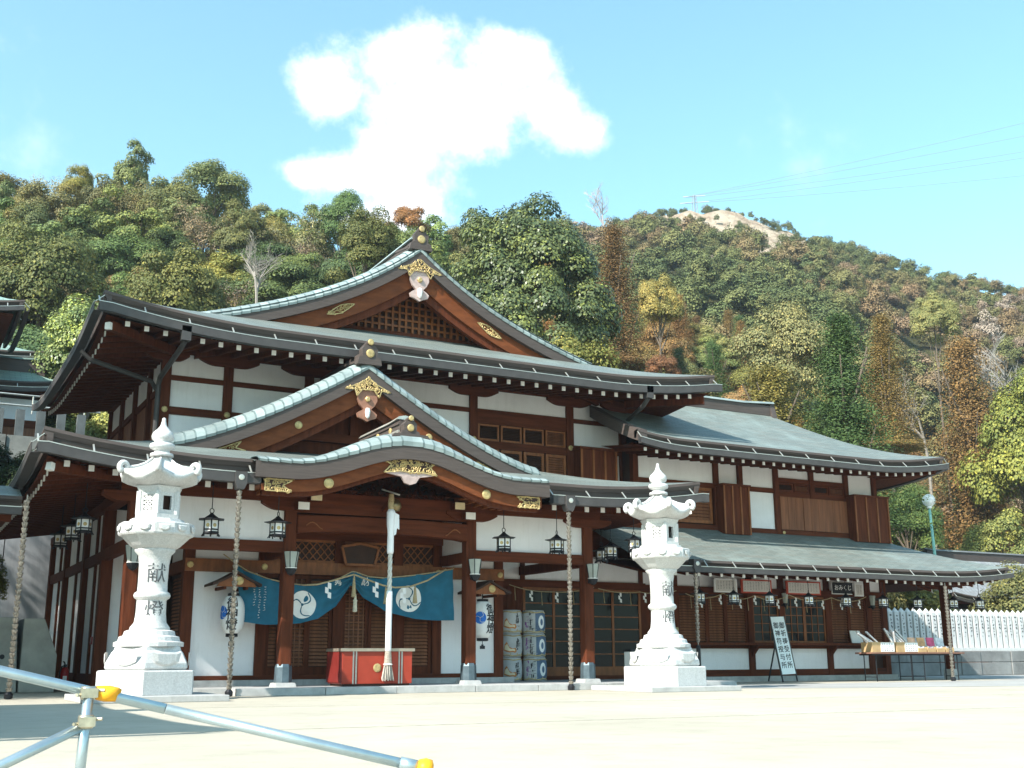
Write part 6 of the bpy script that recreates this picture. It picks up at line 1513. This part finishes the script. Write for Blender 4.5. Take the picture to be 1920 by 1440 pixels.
def crown_conifer(seed, nb=520, per=120, leaf=.0235, fat=.74, droop=.25):
    rng = np.random.default_rng(seed); C = []; N = []; V = []
    for b in range(nb):
        t = rng.random()**1.15*.97; th = rng.uniform(0, 6.283); R = .5*(1-t)**fat*rng.choice([.5, .8, 1.0, 1.18])*rng.uniform(.85, 1.1)*(.84+.16*math.sin(t*46+th*2))+.012; n = int(per*(.35+R*1.5)); q = rng.random(n)**.55
        px = q*R; wob = rng.normal(size=(n, 3))*np.array([.045, .045, .016])*(1+R)
        p = np.stack([px*np.cos(th), px*np.sin(th), t+.03-droop*R*q*q+.05*R*q], 1)+wob; C.append(p)
        d = np.array([math.cos(th), math.sin(th), .55]); N.append(d+rng.normal(size=(n, 3))*.55); lv = rng.uniform(.3, .62); V.append(np.clip(lv+rng.normal(size=n)*.13+(q-.6)*.25, 0, 1))
    C = np.concatenate(C); N = np.concatenate(N); V = np.concatenate(V); C[:, 2] = np.clip(C[:, 2], 0, 1.02)*3.0
    return quads('crown', C, N, leaf*rng.uniform(.6, 1.3, len(C)), .6, V, leafm, rng)
def trunk_mesh(seed, limbs=6):
    """unit trunk: height 1 up to the crown centre, limbs reaching into it; radius set for a 10 m tree"""
    rnd = random.Random(seed); mb = MB()
    mb.tube([(0,0,-.06),(.01,.0,.25),(.0,.015,.6),(.01,.0,.95)], [.030,.023,.018,.010], 7)
    for k in range(limbs):
        a = k*2.4+rnd.random(); z = rnd.uniform(.45, .85); L = rnd.uniform(.16, .26)
        mb.tube([(0,0,z),(L*.5*math.cos(a),L*.5*math.sin(a),z+.09),(L*math.cos(a),L*math.sin(a),z+.22)], [.012,.008,.004], 5)
    me = mb.mesh('trunk'); me.materials.append(bark); return me
def bare_mesh(seed, m):
    rnd = random.Random(seed); mb = MB()
    def br(p, d, L, r, lev):
        pts = [p]; q = p
        for k in range(3): d = (d+Vector((rnd.uniform(-.18,.18), rnd.uniform(-.18,.18), rnd.uniform(-.05,.14)))).normalized(); q = q+d*L/3; pts.append(q)
        mb.tube(pts, [r, r*.85, r*.7, r*.5], 5 if lev < 2 else 3, caps=False)
        if lev < 4:
            for k in range(5 if lev == 0 else 4):
                b = pts[rnd.choice((1, 2, 2, 3, 3)) if lev else rnd.choice((2, 3))]; a = rnd.uniform(0, 6.283); sp = rnd.uniform(.7, 1.5)
                nd = (d+Vector((math.cos(a)*sp, math.sin(a)*sp, rnd.uniform(-.1, .3)))).normalized(); br(b, nd, L*rnd.uniform(.5, .72), r*.52, lev+1)
    br(Vector((0,0,0)), Vector((.03,.02,1)), .42, .022, 0)
    zs = max(v[2] for v in mb.v); xs_ = sorted(math.hypot(v[0], v[1]) for v in mb.v)[int(len(mb.v)*.97)]*2; mb.v = [(v[0]/xs_, v[1]/xs_, v[2]/zs) for v in mb.v]
    me = mb.mesh('branches'); me.materials.append(m); return me
LIB = {'B': [crown_broad(1, K=40, core=.36, flat=.75), crown_broad(2, K=46, rl=(.075,.15), core=.37, flat=.75), crown_broad(3, K=32, rl=(.10,.20), per=1400, core=.35, flat=.8)],
       'Y': [crown_broad(4, K=50, rl=(.075,.15), leaf=.0195), crown_broad(5, K=42, rl=(.085,.17), leaf=.0185)],
       'S': [crown_broad(6, K=46, rl=(.085,.16), leaf=.022, m=leafs)],
       'P': [crown_broad(7, K=60, per=330, rl=(.06,.12), leaf=.024, flat=.7, core=.33, jit=.5), crown_broad(8, K=54, per=330, rl=(.06,.13), leaf=.025, flat=.65, core=.33, jit=.5)],
       'C': [crown_conifer(9), crown_conifer(10, nb=620, fat=.60), crown_conifer(11, nb=480, fat=.85, droop=.4)],
       'T': [crown_broad(12, K=46, per=190, rl=(.08,.17), leaf=.017, jit=.6, core=.32)]}
BIG = crown_broad(21, K=78, per=1500, rl=(.065, .125), leaf=.0132, core=.40, jit=.16, flat=.72, m=leafs)  # the brighter speckled leaf colours serve as painted highlights on this crown
TRB = MB().tube([(0,0,-.06),(.01,.0,.3),(.0,.01,.7),(0,.0,1.0)], [.040,.034,.029,.026], 7).mesh('trunk'); TRB.materials.append(barem)
TR = [trunk_mesh(1), trunk_mesh(2), trunk_mesh(3, 8)]; BARE = [bare_mesh(5, barem), bare_mesh(6, barem), bare_mesh(9, barem)]
trnd = random.Random(11)
def tree(kind, x, y, zb, H, Wd, c, label, group, big=None, twigs=False):
    nm = {'C': 'conifer_tree', 'K': 'conifer_tree', 'D': 'bare_tree', 'P': 'pine_tree'}.get(kind, 'broadleaf_tree')
    t = thing(nm, label, 'tree', (x, y, zb-.2), 0, group); rz = trnd.uniform(0, 6.283)
    if kind == 'D':
        o = link('branches', trnd.choice(BARE), t, world=False); hb = min(H, 1.7*Wd); o.scale = (Wd*1.15, Wd*1.15, hb); o.location = (0, 0, H-hb); o.color = (*c, 1); o.rotation_euler.z = rz
        k = link('trunk', TRB, t, world=False); k.scale = (Wd*.8, Wd*.8, H-hb*.9+.2); k.color = (*c, 1); return t
    hc = min(H*.97, {'C': 2.3, 'K': 1.6, 'P': 1.7, 'Y': 1.4, 'S': 1.3}.get(kind, 1.35)*Wd)
    o = link('crown', big or trnd.choice(LIB['C' if kind == 'K' else kind]), t, world=False); o.scale = (Wd, Wd, hc/3.0 if kind in 'CK' else hc); o.location = (0, 0, H-hc+.2); o.rotation_euler.z = rz; o.color = (*c, 1)
    k = link('trunk', trnd.choice(TR), t, world=False); h2 = (H-hc*.35) if kind not in 'CK' else H*.9; k.scale = (min(Wd, h2)*1.0, min(Wd, h2)*1.0, h2); k.rotation_euler.z = rz*1.7
    return t
NAMED = [
    ('B', 28.9, 52.6, 7.8, 19.1, 11.1, (0.06, 0.072, 0.04), 'big rounded dark evergreen tree towering right behind the main gable peak'),
    ('Y', 26.4, 42.5, 1.9, 13.8, 6.1, (0.112, 0.122, 0.04), 'bushy yellow-green tree just above the right end of the main roof'),
    ('K', 40.0, 59.8, 10.1, 18.5, 3.4, (0.15, 0.07, 0.03), 'rust-brown conifer standing against the right flank of the big evergreen'),
    ('Y', 48.3, 66.3, 15.4, 13.6, 4.2, (0.19, 0.175, 0.07), 'pale yellow broadleaf tree midway up the right hill'),
    ('B', 33.1, 45.2, 2.9, 13.0, 2.1, (0.12, 0.06, 0.042), 'small dull-red leafed tree low behind the main roof end'),
    ('K', 35.3, 35.4, -0.3, 15.4, 3.3, (0.052, 0.072, 0.024), 'dense dark green cone-shaped conifer behind the office roof'),
    ('K', 51.2, 47.8, -0.3, 21.1, 2.9, (0.17, 0.075, 0.03), 'rust-brown conifer up the slope, right of the green cone conifer'),
    ('C', 69.5, 57.2, 1.6, 22.3, 5.3, (0.18, 0.08, 0.032), 'tall rust-brown conifer near the right edge, above the lamp post'),
    ('Y', 68.4, 52.1, -0.3, 20.4, 9.1, (0.115, 0.128, 0.04), 'large yellow-green broadleaf tree filling the right edge'),
    ('B', 52.1, 58.1, 10.7, 14.5, 7.4, (0.115, 0.125, 0.07), 'wide grey-green tree in the middle of the right hill'),
    ('B', 79.8, 68.3, 7.6, 25.6, 4.8, (0.14, 0.155, 0.075), 'pale grey-green tree high on the right slope'),
    ('B', 64.4, 50.8, -0.3, 11.3, 7.1, (0.12, 0.125, 0.05), 'leafy tree beside the tiled building at the right edge'),
    ('B', 50.0, 46.1, -0.3, 11.3, 4.6, (0.06, 0.08, 0.03), 'dark leafy tree behind the lamp post'),
    ('K', 38.4, 43.5, 1.9, 13.1, 4.1, (0.17, 0.095, 0.032), 'orange-brown bushy conifer above the office ridge'),
    ('K', 37.1, 47.1, 4.0, 11.4, 3.7, (0.12, 0.085, 0.035), 'olive-brown conifer between the dull-red tree and the office ridge'),
    ('S', 6.0, 46.6, 1.5, 13.8, 4.3, (0.135, 0.15, 0.075), 'tree with pale speckled leaves behind the upper left eave corner'),
    ('B', 5.5, 63.8, 14.6, 10.2, 7.6, (0.072, 0.08, 0.034), 'broad dark evergreen at the left edge above the terrace halls'),
    ('B', 11.9, 60.9, 12.7, 11.0, 7.1, (0.085, 0.088, 0.036), 'broad olive evergreen above the left end of the upper roof'),
    ('B', 21.2, 56.1, 11.2, 14.5, 4.5, (0.065, 0.075, 0.032), 'dark rounded evergreen left of the gable peak'),
    ('Y', 9.1, 83.5, 28.4, 8.0, 2.9, (0.15, 0.135, 0.045), 'yellow-leaved tree near the top of the left hill'),
    ('B', 31.0, 73.7, 25.7, 8.3, 4.2, (0.15, 0.085, 0.042), 'reddish tree on the skyline left of the big evergreen'),
    ('B', 25.8, 73.6, 25.2, 8.7, 4.4, (0.06, 0.09, 0.04), 'small round evergreen standing out on the left skyline'),
    ('P', 13.5, 89.0, 32.3, 9.6, 4.7, (0.095, 0.115, 0.055), 'tallest feathery pine on the crest of the left hill'),
    ('B', 19.6, 85.8, 31.4, 8.6, 8.1, (0.085, 0.105, 0.05), 'olive evergreen on the left crest, right of the tallest pine'),
    ('D', 14.2, 52.1, 7.2, 14.6, 3.4, (0.24, 0.21, 0.18), 'bare pale-barked tree standing above the left roof verge'),
    ('D', 63.0, 55.5, -0.3, 21.4, 4.9, (0.22, 0.19, 0.16), 'bare grey tree between the rust-brown conifers'),
    ('D', 73.2, 55.8, 2.4, 22.5, 7.3, (0.24, 0.22, 0.2), 'bare grey tree over the yellow-green tree at the right edge'),
    ('D', 107.4, 162.8, 73.1, 11.8, 6.8, (0.34, 0.31, 0.31), 'tall bare tree alone on the skyline between the two hills'),
]
for i, (k_, x, y, zb, H, Wd, c, lb) in enumerate(NAMED):
    if k_ in 'CK': Wd *= 1.55 if k_ == 'C' else 1.75; c = (c[0]*1.2, c[1]*1.5, c[2]*1.5)
    elif k_ != 'D': c = (min(.36, c[0]*1.8), min(.36, c[1]*1.7), c[2]*1.35)
    tree(k_, x, y, zb, H, Wd, c, lb, 'trees that stand out on the hillside', BIG if i in (0,) else None)
# ---- the rest of the wood: one object for each tree near enough to be told apart
frnd = random.Random(77)
PAL = {'left': [('B', (.075,.088,.034), 4, 'olive evergreen in the dense wood of the left hill'), ('B', (.050,.070,.030), 3, 'dark green evergreen in the dense wood of the left hill'), ('B', (.125,.105,.048), 2, 'brownish broadleaf tree in the dense wood of the left hill'), ('Y', (.130,.130,.045), 2, 'light olive broadleaf tree in the dense wood of the left hill'), ('T', (.150,.115,.085), 2, 'thin half-bare tree in the dense wood of the left hill')],
       'crest': [('P', (.100,.115,.045), 5, 'feathery pine on the upper slope of the left hill'), ('T', (.150,.125,.080), 2, 'thin half-bare tree on the upper slope of the left hill'), ('B', (.110,.105,.045), 3, 'small olive broadleaf tree on the upper slope of the left hill')],
       'right': [('B', (.105,.105,.042), 4, 'olive broadleaf tree on the right hillside'), ('B', (.135,.100,.045), 2, 'yellow-brown broadleaf tree on the right hillside'), ('C', (.150,.085,.035), 3, 'orange-brown conifer on the right hillside'), ('C', (.060,.080,.032), 2, 'dark green conifer on the right hillside'), ('B', (.120,.130,.065), 2, 'grey-green broadleaf tree on the right hillside'), ('T', (.160,.130,.105), 1, 'thin half-bare tree on the right hillside')]}
spots = [(n[1], n[2], n[5]) for n in NAMED]
BOXES = [(-21, 6.5, 38, 56.5), (2, 20, 20, 38), (15, 31, 20, 35), (47.5, 73, 41, 54), (-10, 5, 36, 39)]
nfill = 0
FILL = []
ZON = [(-90, 'beyond the left picture edge'), (2, 'above the terrace halls'), (6.5, 'over the upper left eave corner'), (10, 'over the left end of the upper roof'), (14, 'over the left gable verge'), (18, 'just left of the gable peak'), (22.3, 'right behind the gable peak'), (27, 'around the big evergreen'), (32, 'over the right end of the main roof'), (36, 'over the office ridge'), (40, 'left of the green cone conifer'), (43.2, 'around the green cone conifer'), (45.5, 'left of the lamp post'), (48.5, 'above the lamp post'), (51.5, 'at the right edge')]
def zone_label(lb, az, d):
    z = [n for a, n in ZON if az >= a][-1]; q = (d-45)/(min(crest(az)[0], 112)-45); h = 'low' if q < .25 else 'mid-slope' if q < .5 else 'high' if q < .78 else 'topmost'
    lb = lb.replace('small olive', 'small')
    k = lb.split(' in the ')[0].split(' on the ')[0]; return '%s %s %s' % (h, k, z)
for tries in range(16000):
    az = frnd.uniform(-7, 60); dmax = crest(az)[0]; d = math.sqrt(frnd.uniform(45**2, min(dmax*1.03, 112)**2)); x, y = d*math.sin(R_(az)), d*math.cos(R_(az))
    if any(a < x < b and e < y < f_ for a, b, e, f_ in BOXES) or (az > 47 and d < 64): continue
    reg = 'right' if az > 28.5 else ('crest' if d > 76 else 'left')
    sep = 2.0+d*.005
    if any((x-a)**2+(y-b)**2 < (sep if w_ < 5.5 else sep+.18*w_)**2 for a, b, w_ in spots): continue
    k_, c, _, lb = frnd.choices(PAL[reg], [p[2] for p in PAL[reg]])[0]; j = frnd.uniform(.75, 1.3)
    Wd = frnd.uniform(4.4, 7.2)*(.62 if k_ == 'C' else 1)*(.95 if reg == 'crest' else 1); H = frnd.uniform(4.8, 7.0)*(1.25 if k_ == 'C' else 1)*(1.12 if reg == 'crest' else 1)
    spots.append((x, y, 3)); j *= 1.75; c = (min(.34, c[0]*j*frnd.uniform(.9, 1.12)), min(.32, c[1]*j), c[2]*j*.9*frnd.uniform(.85, 1.15))
    lb = zone_label(lb, az, d)
    FILL.append((az, tree(k_, x, y, hillz(x, y), H, Wd, c, lb, 'trees of the wood behind the shrine'))); nfill += 1
    if nfill >= 390: break
by = {}
for az, t in sorted(FILL, key=lambda q: q[0]): by.setdefault(t['label'], []).append(t)
for lb, ts in by.items():
    if len(ts) > 1:
        for k, t in enumerate(ts): t['label'] = lb+', '+('first', 'second', 'third', 'fourth', 'fifth', 'sixth', 'seventh', 'eighth', 'ninth', 'tenth', 'eleventh', 'twelfth')[min(k, 11)]+' from left'
# ---- far slopes: a wood that reads as one mass
rng = np.random.default_rng(5); far_col = bpy.data.collections.new('far_tree_shapes')
farm = bpy.data.materials.new('far_wood'); farm.use_nodes = True; n = NT(farm.node_tree); b = farm.node_tree.nodes['Principled BSDF']
at = n.node('ShaderNodeAttribute'); at.attribute_name = 'v'; ai = n.node('ShaderNodeAttribute'); ai.attribute_name = 'tint'; ai.attribute_type = 'INSTANCER'
tc_ = n.ramp(ai.outputs['Fac'], [(.0, (.085, .105, .042)), (.22, (.105, .118, .044)), (.42, (.150, .150, .055)), (.58, (.185, .145, .066)), (.74, (.215, .140, .075)), (.88, (.230, .175, .135)), (1, (.30, .24, .19))])
vv = n.math('MULTIPLY_ADD', at.outputs['Fac'], 1.1, .5); cb = n.node('ShaderNodeCombineColor')
for k in range(3): n.link(vv, cb.inputs[k])
n.link(n.mix(1.0, tc_, cb.outputs[0], 'MULTIPLY'), b.inputs['Base Color']); b.inputs['Roughness'].default_value = .8; b.inputs['Specular IOR Level'].default_value = .15
def far_shape(seed, K, per, rl, leaf, **kw):
    r = np.random.default_rng(seed); c, n_, v = lobes_pts(r, K, per, rl, **kw); me = quads('far_tree', c, n_, leaf*r.uniform(.6, 1.4, len(c)), .75, v, farm, r)
    o = bpy.data.objects.new('far_tree', me); far_col.objects.link(o)
for s_ in range(4): far_shape(60+s_, 30, 150, (.09, .19), .045, jit=.45)
far_shape(70, 40, 70, (.07, .15), .030, jit=.6); far_shape(71, 34, 90, (.07, .13), .05, flat=.6, jit=.5)
PT, SC, RO, TI, IX = [], [], [], [], []
for tries in range(9000):
    az = rng.uniform(26, 62); dmax = crest(az)[0]
    if dmax < 110: continue
    d = math.sqrt(rng.uniform(104**2, (dmax*1.02)**2)); x, y = d*math.sin(R_(az)), d*math.cos(R_(az)); rk = rockf(x, y); edge_ = d > dmax*.955
    if rk > .26 and not edge_ and rng.random() < .80: continue
    if edge_ and rk > .35 and rng.random() < .35: continue
    sc = rng.uniform(2.4, 5.6)*(1-.35*min(1, max(0, (d-150)/100)))*(.62 if rk > .2 else 1); PT.append((x, y, hillz(x, y)-.25)); SC.append((sc, sc, sc*rng.uniform(.8, 1.3))); RO.append((0, 0, rng.uniform(0, 6.28)))
    patch = .5+.5*math.sin(x*.045+1.0)*math.cos(y*.06-.4); TI.append(float(np.clip((.10 if rk > .2 else .12+.62*patch)+rng.normal()*.17, 0, 1))); IX.append(int(rng.choice(6, p=[.2, .2, .18, .16, .16, .10])))
    if len(PT) >= 2100: break
me = bpy.data.meshes.new('far_hillside_wood'); me.from_pydata(PT, [], [])
for nm_, ty, va in (('scale3', 'FLOAT_VECTOR', SC), ('rot3', 'FLOAT_VECTOR', RO), ('tint', 'FLOAT', TI), ('pick', 'INT', IX)):
    a_ = me.attributes.new(nm_, ty, 'POINT'); a_.data.foreach_set('vector' if ty == 'FLOAT_VECTOR' else 'value', np.array(va).ravel())
fo = link('far_hillside_wood', me); tag(fo, 'low mixed scrub and small trees covering the far right hill below the bare rock', 'woodland', kind='stuff')
gt = bpy.data.node_groups.new('far_wood_scatter', 'GeometryNodeTree'); gt.interface.new_socket('Geometry', in_out='INPUT', socket_type='NodeSocketGeometry'); gt.interface.new_socket('Geometry', in_out='OUTPUT', socket_type='NodeSocketGeometry')
g = gt.nodes; gi = g.new('NodeGroupInput'); go = g.new('NodeGroupOutput'); ci = g.new('GeometryNodeCollectionInfo'); ci.inputs['Collection'].default_value = far_col; ci.inputs['Separate Children'].default_value = True; ci.inputs['Reset Children'].default_value = True
ip = g.new('GeometryNodeInstanceOnPoints'); ip.inputs['Pick Instance'].default_value = True
def na(nm_, ty):
    q = g.new('GeometryNodeInputNamedAttribute'); q.data_type = ty; q.inputs['Name'].default_value = nm_; return [o_ for o_ in q.outputs if o_.enabled and o_.name == 'Attribute'][0]
e2r_ = g.new('FunctionNodeEulerToRotation'); gt.links.new(na('rot3', 'FLOAT_VECTOR'), e2r_.inputs[0])
gt.links.new(gi.outputs[0], ip.inputs['Points']); gt.links.new(ci.outputs[0], ip.inputs['Instance']); gt.links.new(na('pick', 'INT'), ip.inputs['Instance Index']); gt.links.new(e2r_.outputs[0], ip.inputs['Rotation']); gt.links.new(na('scale3', 'FLOAT_VECTOR'), ip.inputs['Scale']); gt.links.new(ip.outputs[0], go.inputs[0])
fo.modifiers.new('scatter', 'NODES').node_group = gt
# ---- shrubs and hedges by the buildings
def shrub(label, x, y, z, w_, h, c, nm='shrub'):
    t = thing(nm, label, 'shrub', (x, y, z)); o = link('foliage', LIB['Y'][0], t, world=False); o.scale = (w_, w_, h); o.color = (*c, 1); k = link('stem', TR[0], t, world=False); k.scale = (w_*.6, w_*.6, h*.6)
shrub('light green shrub spilling over the concrete block at the left edge', 1.55, 28.2, 1.45, 2.0, 1.9, (.15, .17, .05)); shrub('dark bush under the terrace edge at the far left', 1.5, 38.2, 4.6, 4.2, 3.2, (.035, .055, .022)); shrub('dark bush below the terrace fence beside the hall eave', 3.6, 38.3, 4.4, 3.6, 2.8, (.04, .06, .025))
# ---- pylon and power lines on the skyline
pm_ = mat('pylon_steel', (.32, .36, .40), .5, .1, 2, metal=.3)
dc, h_ = crest(38.1); px_, py_ = 275*math.sin(R_(38.1)), 275*math.cos(R_(38.1)); pz = h_-2.5
py = thing('power_pylon', 'small lattice power pylon poking above the rocky summit', 'pylon', (px_, py_, pz)); mb = MB(); Hh = 13.5
e1_ = Vector((math.cos(R_(38)), -math.sin(R_(38)), 0))
for sx in (-1, 1):
    for sy in (-1, 1): obj('leg', MB().bar((px_+sx*1.1, py_+sy*1.1, pz), (px_+sx*.25, py_+sy*.25, pz+Hh), .16), pm_, py)
for k in range(5): z0 = pz+k*2.6; obj('lattice_brace', MB().bar((px_-1.0+k*.15, py_-1.0+k*.15, z0), (px_+.85-k*.15, py_-.85+k*.15, z0+2.6), .10), pm_, py)
for k, zz in enumerate((11.5, 13.2)): c0 = Vector((px_, py_, pz+zz)); obj('cross_arm', MB().bar(c0-e1_*(3.6-k*.8), c0+e1_*(3.6-k*.8), .22), pm_, py)
for k, (o1, z1, x2, y2, z2) in enumerate(((-3.4, 11.4, 330, 60, 128), (-2.6, 13.1, 330, 58, 140), (3.4, 11.4, 338, 66, 120), (2.6, 13.1, 338, 64, 134), (0, 13.4, 334, 62, 152))):
    a = Vector((px_, py_, pz+z1))+e1_*o1; b2 = Vector((x2, y2, z2))
    t = thing('power_line', '%s thin power line crossing the sky above the right hill' % ('third', 'second', 'lowest', 'fourth', 'topmost')[k], 'power line', tuple(a), 0, 'power lines above the right hill'); obj('cable', MB().tube([tuple(a.lerp(b2, q)-Vector((0, 0, 7*q*(1-q)*2))) for q in lin(0, 1, 14)], .045, 4), pm_, t)
# ---- dark hill in the distance at the right
mb = MB(); P = []
for i in range(40):
    a = lerp(47, 80, i/39); row = []
    for q, dd in enumerate(lin(420, 640, 12)):
        hh = (128+10*math.sin(a*1.3)+5*math.sin(a*3.1))*math.sin(min(1, q/8)*math.pi/2); row.append((dd*math.sin(R_(a)), dd*math.cos(R_(a)), hh-2+random.Random(i*50+q).uniform(-3, 3)))
    P.append(row)
struct('distant_hill', mb.grid(P), mat('distant_woods', (.040, .058, .042), .95, .4, .09, 1.0, .25), smooth=False)
# ---- tall cedars added out of view on the left to put the side wall in shade
for k, (x, y, H, Wd) in enumerate(((-9.6, 19.3, 20, 4.6), (-10.6, 21.6, 20, 5.4), (-8.8, 23.6, 19, 5.4), (-10.6, 26.2, 20, 5.6), (-9.0, 29.4, 19, 5.6), (-6.5, 22.2, 14, 4.4), (-6.4, 26.4, 15, 4.8), (-6.6, 31.5, 15, 5.0), (-9.5, 33.2, 18, 5.4), (-6.0, 35.0, 13, 4.8))):
    tree('C', x, y, 0, H, Wd, (.05, .075, .03), 'unseen cedar added left of the hall for shade, %s of the row from the front' % ('first','second','third','fourth','fifth','sixth','seventh','eighth','ninth','tenth')[k], 'unseen cedars added to shade the hall')
# ---- light spring haze over the valley
hz = bpy.data.materials.new('haze_air'); hz.use_nodes = True; hn = hz.node_tree; hn.nodes.clear(); pv = hn.nodes.new('ShaderNodeVolumePrincipled'); ou = hn.nodes.new('ShaderNodeOutputMaterial')
pv.inputs['Color'].default_value = (.80, .90, 1.0, 1); pv.inputs['Density'].default_value = .00035; pv.inputs['Anisotropy'].default_value = .25; hn.links.new(pv.outputs[0], ou.inputs['Volume'])
ho = obj('haze', MB().box(-1520, 1520, -1520, 2520, -1.2, 175), hz); ho['kind'] = 'stuff'; ho['label'] = 'thin pale blue haze lying over the valley and far slopes'; ho['category'] = 'haze'
